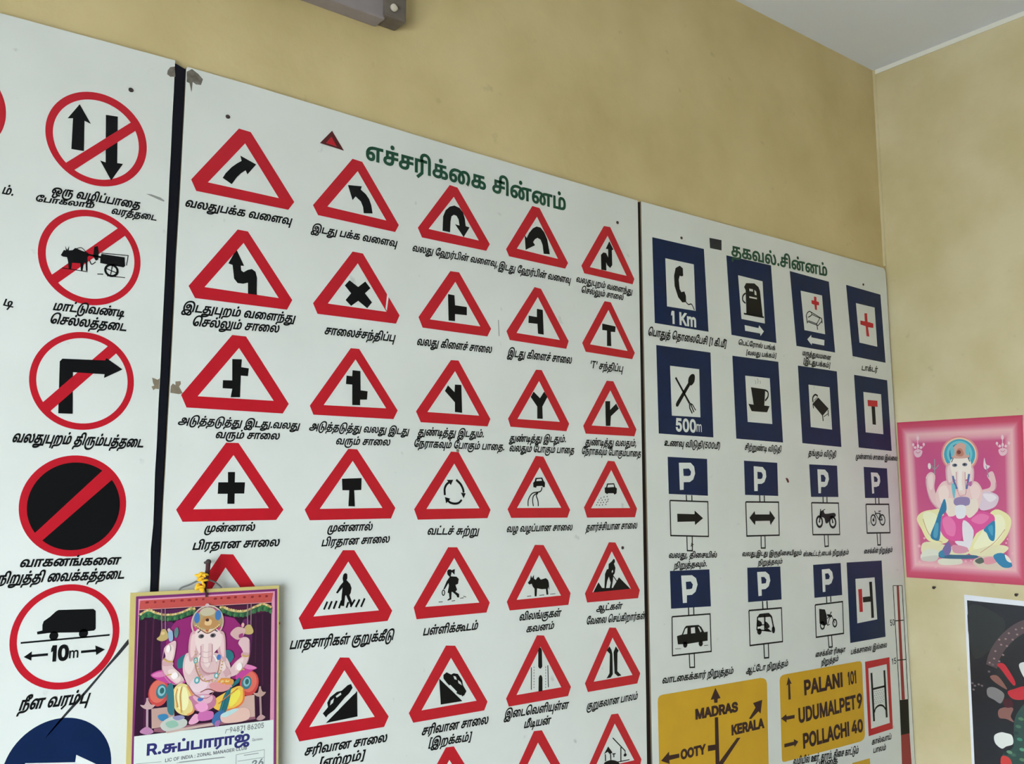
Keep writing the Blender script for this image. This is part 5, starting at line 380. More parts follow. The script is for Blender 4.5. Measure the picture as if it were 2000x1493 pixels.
[2,"information_sign","blue bordered sign with black bed",[[None,"blue",[["h",[24816,19548,26888,19558,26937,17133,24874,17164],[25320,18998,26444,19004,26471,17660,25344,17682]]]],["symbol","black",[["p",[25801,18634,26333,18318,25987,18066,25485,18408]],["c",56,[25518,18459,25517,18607,25653,18711,25783,18672]],["s",42,[25505,18397,25528,18271]],["s",47,[25988,18084,26008,17907]],["s",43,[26300,18278,26305,18079]],["s",24,[26048,18043,26281,18152]],["s",20,[25585,18526,25759,18638]]]],["caption","black",[["t","தங்கும் விடுதி",25148,16796,26593,16800,135,0.28,32]]]]],
[2,"information_sign","blue bordered sign with red topped T for a dead end",[[None,"blue",[["h",[27859,19536,29842,19525,29879,17126,27916,17159],[28352,19011,29416,19015,29420,17666,28366,17677]]]],["symbol","black",[["p",[28795,18564,28998,18565,29001,17959,28798,17961]]]],["bar","red",[["p",[28570,18758,29161,18775,29156,18570,28574,18556]]]],["caption","black",[["t","முன்னால் சாலை இல்லை",27702,16790,30175,16810,125,0.28,32]]]]],
[2,"parking_sign","blue parking sign above a panel with right arrow",[[None,"blue",[["p",[18880,16530,20460,16529,20451,15522,18889,15554]]]],["letter","white",[["h",[19310,16386,19781,16401,19916,16301,19950,16117,19867,15953,19726,15881,19480,15871,19472,15670,19326,15663],[19473,16230,19706,16244,19789,16159,19761,16066,19681,16041,19486,16040]]]],["panel_outline","black",[["s",37,[18926,15381,20436,15359,20423,14423,18927,14467,18926,15381]],["s",41,[19568,15535,19576,15375]],["s",41,[19791,15528,19791,15372]],["s",36,[19549,14442,19551,14064,19755,14055,19763,14432]]]],["symbol","black",[["p",[19192,15034,19880,15023,19884,15119,20220,14915,19885,14733,19882,14829,19194,14821]]]],["caption","black",[["t","வலது, திசையில்",18831,13894,20723,13853,112,0.28,32],["t","நிறுத்தவும்.",19018,13624,20307,13632,107,0.28,32]]]]],
[2,"parking_sign","blue parking sign above a panel with double ended arrow",[[None,"blue",[["p",[22051,16536,23590,16525,23576,15553,22047,15565]]]],["letter","white",[["h",[22480,16391,22894,16378,23027,16270,23044,16097,22947,15946,22825,15894,22635,15886,22623,15682,22467,15679],[22640,16235,22825,16228,22888,16155,22854,16055,22774,16029,22636,16033]]]],["panel_outline","black",[["s",42,[22063,15367,23577,15371,23547,14415,22060,14411,22063,15367]],["s",47,[22706,15560,22707,15372]],["s",48,[22916,15555,22913,15373]],["s",41,[22697,14402,22688,14064,22872,14060,22877,14400]]]],["symbol","black",[["p",[22203,14919,22446,15112,22467,15015,23122,15015,23145,15126,23381,14911,23151,14710,23126,14833,22468,14828,22442,14710]]]],["caption","black",[["t","வலது,இடது இருதிசையிலும்",21822,13858,24575,13822,102,0.28,32],["t","நிறுத்தவும்",22513,13595,23624,13601,102,0.28,32]]]]],
[2,"parking_sign","blue parking sign above a panel with motorcycle",[[None,"blue",[["p",[25176,16529,26648,16533,26638,15555,25196,15544]]]],["letter","white",[["h",[25586,16392,25979,16391,26139,16285,26174,16103,26067,15918,25937,15855,25737,15851,25714,15658,25582,15656],[25750,16227,25904,16226,26001,16135,25949,16013,25750,16009]]]],["panel_outline","black",[["s",43,[25202,15366,26622,15364,26609,14394,25203,14408,25202,15366]],["s",50,[25809,15551,25808,15382]],["s",50,[26016,15548,26011,15379]],["s",43,[25787,14388,25793,14043,25979,14051,25986,14393]]]],["symbol","black",[["r",25565,14795,147,157,71],["r",26259,14775,160,159,73],["e",25565,14795,37,33],["e",26259,14775,38,34],["b",[25605,15046,25671,15113,25797,15137,25852,15046,25996,15034,26384,15058,26417,14949,26153,14913,26038,14776,25890,14746,25820,14902,25618,14950]],["s",44,[25635,15070,25656,15177]],["s",25,[25734,15122,25891,15171]],["s",51,[25660,15070,25566,14807]],["s",53,[26200,14973,26268,14775]]]],["caption","black",[["t","ஸ்கூட்டர்,பைக் நிறுத்தம்",24668,13777,27024,13779,106,0.28,32]]]]],
[2,"parking_sign","blue parking sign above a panel with bicycle",[[None,"blue",[["p",[28140,16541,29526,16530,29522,15552,28128,15538]]]],["letter","white",[["h",[28542,16373,28925,16370,29055,16257,29071,16089,28977,15945,28809,15904,28669,15902,28672,15697,28555,15682],[28702,16249,28841,16239,28928,16164,28896,16073,28708,16064]]]],["panel_outline","black",[["s",47,[28155,15336,29510,15344,29487,14415,28137,14419,28155,15336]],["s",56,[28728,15557,28722,15352]],["s",56,[28929,15554,28923,15354]],["s",47,[28708,14399,28718,14033,28881,14030,28895,14405]]]],["symbol","black",[["r",28542,14831,148,167,46],["r",29069,14836,151,164,47],["s",32,[28542,14831,28678,15046,28868,14842,29068,14829]],["s",31,[28678,15046,28949,15046,28868,14842]],["s",39,[28949,15046,29068,14829]],["s",35,[28631,15128,28706,15046]],["s",31,[28862,15110,29004,15123]],["e",28542,14831,55,51]]],["caption","black",[["t","சைக்கிள் நிறுத்தம்",27896,13776,29552,13791,113,0.28,32]]]]],
[2,"parking_sign","blue parking sign above a panel with black car",[[None,"blue",[["p",[18863,13557,20421,13544,20439,12565,18873,12595]]]],["letter","white",[["h",[19289,13422,19715,13417,19871,13330,19925,13164,19839,12982,19695,12908,19491,12907,19484,12712,19331,12714],[19463,13254,19656,13257,19741,13172,19701,13070,19613,13058,19473,13057]]]],["panel_outline","black",[["s",38,[18899,12390,20393,12369,20396,11392,18881,11415,18899,12390]],["s",42,[19542,12592,19540,12376]],["s",42,[19745,12591,19743,12375]],["s",37,[19522,11399,19532,11059,19716,11046,19720,11393]]]],["symbol","black",[["h",[19067,11892,19256,11914,19365,12080,19436,12125,19909,12115,20020,12057,20131,11910,20272,11916,20261,11680,19890,11671,19453,11660,19093,11678],[19307,11914,19399,12055,19479,12072,19463,11914],[19608,12063,19766,12068,19777,11913,19612,11914],[19889,12066,19942,12062,20033,11940,19982,11919]],["e",19376,11649,82,77],["e",19984,11633,85,78],["s",11,[18988,11575,19208,11561]],["s",12,[20116,11565,20278,11563]]]],["caption","black",[["t","வாடகைக்கார் நிறுத்தம்",18477,10765,21256,10734,124,0.28,32]]]]],
[2,"parking_sign","blue parking sign above a panel with auto rickshaw",[[None,"blue",[["p",[22033,13532,23540,13516,23542,12579,22020,12587]]]],["letter","white",[["h",[22463,13398,22848,13396,23006,13303,23049,13138,22965,12979,22818,12911,22635,12907,22633,12734,22484,12729],[22636,13255,22778,13249,22875,13170,22840,13072,22645,13063]]]],["panel_outline","black",[["s",42,[22038,12358,23514,12343,23506,11398,22032,11408,22038,12358]],["s",48,[22656,12579,22662,12349]],["s",49,[22859,12576,22865,12349]],["s",42,[22645,11399,22650,11016,22844,11011,22847,11390]]]],["symbol","black",[["p",[22369,12122,22495,12237,22920,12240,23045,12152,23059,12047,22974,12127,22429,12138]],["s",52,[22411,12168,22358,11806]],["s",57,[22733,12172,22707,11756]],["s",51,[23035,12128,23128,11775]],["b",[22386,12072,22562,12011,22576,11912,22395,11901]],["b",[22723,12013,22881,11941,22927,11839,22732,11823]],["e",22467,11754,99,85],["e",23102,11757,74,99],["s",34,[22350,11811,23010,11721]],["s",24,[22377,11926,22718,11927]],["b",[22730,11803,22860,11806,22950,11738,22735,11742]]]],["caption","black",[["t","ஆட்டோ நிறுத்தம்",21817,10686,23698,10705,121,0.28,32]]]]],
[2,"parking_sign","blue parking sign above a panel with cycle rickshaw",[[None,"blue",[["p",[25147,13512,26585,13523,26591,12549,25144,12538]]]],["letter","white",[["h",[25578,13358,25973,13369,26116,13265,26154,13090,26045,12934,25912,12890,25720,12899,25712,12691,25576,12690],[25734,13230,25897,13236,25976,13146,25935,13062,25746,13057]]]],["panel_outline","black",[["s",44,[25158,12332,26587,12350,26563,11400,25140,11392,25158,12332]],["s",51,[25756,12542,25754,12359]],["s",52,[25970,12543,25969,12372]],["s",44,[25741,11401,25763,11050,25934,11048,25928,11399]]]],["symbol","black",[["p",[25348,12206,25641,12171,25720,11996,25720,11729,25561,11692,25336,11780]],["r",25478,11710,100,101,49],["r",26120,11738,99,107,50],["s",29,[25725,11899,25967,11976,26120,11738]],["s",32,[25730,11692,25853,11890,25976,11975]],["s",35,[25860,11975,25976,12083]],["s",23,[25730,11692,25860,11720]],["b",[25757,12030,25988,11967,25963,11932,25773,11956]]]],["caption","black",[["t","சைக்கிள் ரிக்ஷா",25055,10824,26590,10851,115,0.28,32],["t","நிறுத்தம்",25325,10570,26200,10618,114,0.28,32]]]]],
[2,"information_sign","blue bordered sign with sideways red and black bars for a side road",[[None,"blue",[["h",[26911,13526,28899,13530,28890,11118,26898,11083],[27350,13008,28438,13011,28467,11693,27332,11648]]]],["symbol","black",[["p",[28108,12882,28269,12883,28283,11757,28128,11754,28144,12264,27709,12263,27702,12428,28122,12432]]]],["bar","red",[["p",[27471,12681,27679,12684,27669,11979,27485,11980]]]],["caption","black",[["t","பக்கசாலை இல்லை",26891,10746,28915,10792,120,0.28,32]]]]],
[2,"flood_gauge","tall red, white and black depth gauge marked 50 and 15",[[None,"gaugered",[["p",[29714,12691,29847,12685,29833,9068,29639,9078]],["p",[29481,8011,29995,7997,30041,5978,29398,5997]]]],["black_band","black",[["p",[29501,9082,30037,9056,29998,7993,29477,8004]]]],["outline","black",[["s",20,[29494,12702,30045,12681]],["s",37,[29494,12702,29515,9068]],["s",38,[30045,12681,30025,9057]],["s",31,[29512,11574,30013,11565]],["s",31,[29517,10332,30046,10307]]]],["lettering","black",[["t","50",29200,11437,29457,11445,186,0,10],["t","15",29182,10219,29434,10237,184,0,10]]]]],
[2,"direction_sign","yellow junction sign to MADRAS, KERALA and OOTY",[[None,"yellow",[["p",[18302,10319,18316,10415,18369,10468,18468,10487,22433,10496,22594,10468,22689,10409,22726,10316,22638,7193,18304,7695]]]],["symbol","maroon",[["p",[20520,10439,20721,10149,20602,10144,20591,10048,20458,10054,20448,10152,20315,10149]],["p",[20461,9684,20597,9676,20599,8482,20538,7562,20422,7582]],["p",[22485,9903,22392,9542,22300,9614,21971,9451,21878,9473,22178,9730,22077,9862]],["p",[21341,9042,21495,9030,20799,8503,20599,8358,20578,8527]],["p",[20156,9013,20453,8998,20461,8858,20149,8867]],["p",[18373,8899,18670,9080,18680,8985,19047,8975,19051,8876,18676,8870,18686,8777]]]],["lettering","maroon",[["t","MADRAS",19725,9740,21399,9732,227,0,70],["t","KERALA",21148,9150,22506,9163,232,0,70],["t","OOTY",19118,8830,20038,8838,212,0,70]]]]],
[2,"direction_sign","yellow distance sign for PALANI, UDUMALPET and POLLACHI",[[None,"yellow",[["p",[23303,10345,23343,10425,23435,10469,23569,10481,27241,10501,27388,10493,27448,10455,27476,10387,27446,8292,27395,8197,27298,8148,27171,8127,23456,8108,23333,8116,23282,8149,23269,8219]]]],["symbol","maroon",[["p",[23718,10393,23857,10191,23777,10200,23784,9769,23675,9765,23686,10188,23605,10161]],["p",[23298,9295,23542,9384,23556,9325,23935,9320,23928,9226,23549,9227,23545,9155]],["p",[23400,8594,23848,8593,23852,8660,24060,8568,23873,8438,23859,8497,23401,8496]]]],["lettering","maroon",[["t","PALANI",24468,9824,26358,9860,376,0,55],["t","101",26685,9870,27101,9883,343,0,50],["t","UDUMALPET",24137,9082,27012,9131,374,0,50],["t","9",27116,9130,27356,9130,387,0,50],["t","POLLACHI",24306,8359,26585,8399,370,0,55],["t","40",26764,8430,27331,8415,338,0,55]]],["caption","black",[["t","வழியில் ஊர், தூரம், திசை காட்டும்",23768,7967,27026,7811,145,0.28,32],["t","பலகை",24838,7738,25914,7684,128,0.28,32]]]]],
[2,"information_sign","red bordered sign with black outline of a canal bridge",[[None,"red",[["h",[27649,10452,29052,10467,29027,8265,27643,8220],[27813,10239,28873,10268,28868,8461,27799,8421]]]],["symbol","black",[["s",103,[27971,10084,27982,8622]],["s",106,[28712,10093,28708,8646]],["s",61,[28011,9590,28739,9606]],["c",58,[28029,8881,28105,8999,28330,9061,28545,9012,28695,8870]],["s",16,[28089,9500,28128,9501]],["s",17,[28202,9502,28242,9502]],["s",17,[28316,9503,28356,9504]],["s",17,[28431,9505,28471,9505]],["s",17,[28546,9506,28586,9507]],["s",17,[28135,9435,28174,9435]],["s",17,[28248,9436,28288,9436]],["s",17,[28363,9437,28402,9438]],["s",17,[28477,9439,28517,9439]],["s",17,[28593,9440,28633,9440]],["s",16,[28077,9381,28116,9381]],["s",17,[28191,9382,28230,9382]],["s",17,[28305,9383,28344,9383]],["s",17,[28419,9384,28459,9385]],["s",17,[28534,9386,28574,9386]],["s",16,[28123,9315,28162,9315]],["s",17,[28237,9316,28276,9316]],["s",17,[28351,9317,28390,9317]],["s",17,[28465,9318,28505,9318]],["s",17,[28581,9319,28621,9319]],["s",16,[28066,9261,28105,9261]],["s",16,[28179,9262,28218,9262]],["s",17,[28293,9263,28332,9263]],["s",17,[28407,9264,28447,9264]],["s",17,[28522,9265,28562,9265]],["s",16,[28111,9196,28151,9196]],["s",16,[28225,9196,28264,9196]],["s",17,[28339,9197,28378,9197]],["s",17,[28453,9198,28493,9198]],["s",17,[28569,9199,28608,9199]],["s",16,[28054,9142,28093,9142]],["s",16,[28167,9143,28207,9143]],["s",17,[28281,9143,28320,9143]],["s",17,[28395,9144,28435,9144]],["s",17,[28510,9145,28550,9145]]]],["caption","black",[["t","கால்வாய்",27788,7945,28884,7968,125,0.28,32],["t","பாலம்",27849,7697,28545,7691,124,0.28,32]]]]],
[2,"direction_sign","yellow sign corner at the bottom edge of the frame",[[None,"yellow",[["p",[26687,7572,27645,7568,27646,6469,26654,6508]]]]]],
[1,"title","green heading over the warning signs",[[None,"green",[["t","எச்சரிக்கை சின்னம்",9674,22578,15346,22575,301,0,30]]]]],
[1,"heading_mark","small dark edged red triangle before the heading",[[None,"darkred",[["h",[8843,22998,9130,22630,8572,22662],[8834,22867,8959,22679,8713,22697]]]],["fill","red",[["p",[8834,22867,8959,22679,8713,22697]]]]]],
[2,"title","green heading over the information signs",[[None,"green",[["t","தகவல்.சின்னம்",21815,22514,26591,22647,286,0,30]]]]],
[2,"heading_mark","small dark bar before the heading",[[None,"charcoal",[["p",[20837,22871,21372,22898,21357,22588,20850,22570]]]]]],
[0,"caption",None,[[None,"black",[["t","டி",2938,18451,3085,18433,117,0.28,18]]]]],
[0,"split","dark tapering split in the board sheet",[[None,"charcoal",[["p",[5235,12899,5248,12815,5104,12646,4912,12444,4688,12171,4504,11957,4287,11725,4030,11446,4024,11457,4257,11749,4446,11963,4611,12145,4797,12358,4985,12585]]]]]],
[0,"scuff","grey pencil scuff beside the gap",[[None,"grey",[["p",[5133,20832,5225,20845,5394,20818,5472,20775,5454,20752,5340,20778]]]]]],
[0,"torn_patch","brown torn patch at the gap edge",[[None,"tan",[["p",[5409,17459,5450,17450,5506,17430,5545,17458,5542,17261,5477,17265,5442,17234,5407,17297,5456,17319,5432,17364]]]]]],
[1,"torn_patch","brown torn patch at the gap edge",[[None,"tan",[["p",[5750,17334,5785,17385,5833,17360,5830,17426,5923,17440,5931,17387,5900,17337,5940,17274,5971,17220,5906,17199,5747,17212]]]]]],
[0,"torn_patch","brown smear at the top corner",[[None,"dirt",[["p",[5406,23307,5450,23384,5533,23422,5554,23224,5459,23196,5398,23228]]]]]],
[1,"torn_patch","brown smear at the top corner",[[None,"dirt",[["p",[5761,23388,5860,23470,5987,23404,6078,23327,6046,23201,5948,23185,5884,23218,5869,23007,5825,23175,5770,23185]]]]]],
[2,"paint_fleck","tiny red fleck right of the double arrow parking sign",[[None,"darkred",[["b",[23974,16081,24078,16070,24126,15970,24050,15956]]]]]],
[1,"scratch","thin dark vertical scratch between the side road signs",[[None,"grey",[["s",24,[13241,19509,13259,19129]]]]]],
[1,"paint_fleck","orange smear on the tip of the roundabout sign",[[None,"tan",[["p",[12068,16446,12121,16459,12154,16427,12135,16372,12108,16393,12082,16386]]]]]],
[2,"paint_fleck","brown splash on the post of the right arrow parking sign",[[None,"dirt",[["p",[19723,14275,19762,14240,19830,14228,19777,14195,19793,14149,19732,14173,19684,14163,19713,14214]]]]]],
]
SCREWS = [[0,4767,22733],[1,6600,22710],[1,17174,22616],[2,19658,22653],[2,28692,22684],[1,17159,14189]]
CAL_SHEET = [5167,13692,7883,13698,7993,9894,5270,9949]
CAL_PARTS = [
["inner_border",[["p",[5262,13629,7847,13636,7951,9946,5348,9995],[128,48,112]]]],
["pink_line",[["p",[5305,13582,7799,13594,7901,9999,5383,10039],[222,150,175]]]],
["header_band",[["p",[5334,13554,7770,13567,7740,13393,5327,13398],[196,82,78]],["e",5454,13518,35,19,[150,45,50]],["e",5589,13514,22,20,[150,45,50]],["e",5734,13513,24,20,[150,45,50]],["e",5872,13521,22,20,[150,45,50]],["e",5917,13516,18,20,[150,45,50]],["e",6056,13519,32,20,[150,45,50]],["e",6188,13517,37,20,[150,45,50]],["e",6314,13521,23,20,[150,45,50]],["e",6437,13519,23,20,[150,45,50]],["e",6657,13516,33,20,[150,45,50]],["e",6771,13521,24,20,[150,45,50]],["e",6905,13519,39,21,[150,45,50]],["e",7035,13523,29,21,[150,45,50]],["e",7206,13514,30,21,[150,45,50]],["e",7359,13511,30,21,[150,45,50]],["e",7503,13517,28,21,[150,45,50]],["e",7635,13511,28,21,[150,45,50]],["s",11,[5327,13398,7740,13393],[225,165,170]]]],
["text_panel",[["p",[5350,11311,7786,11265,7852,11263,7891,10023,5387,10059],[222,228,222]]]]]
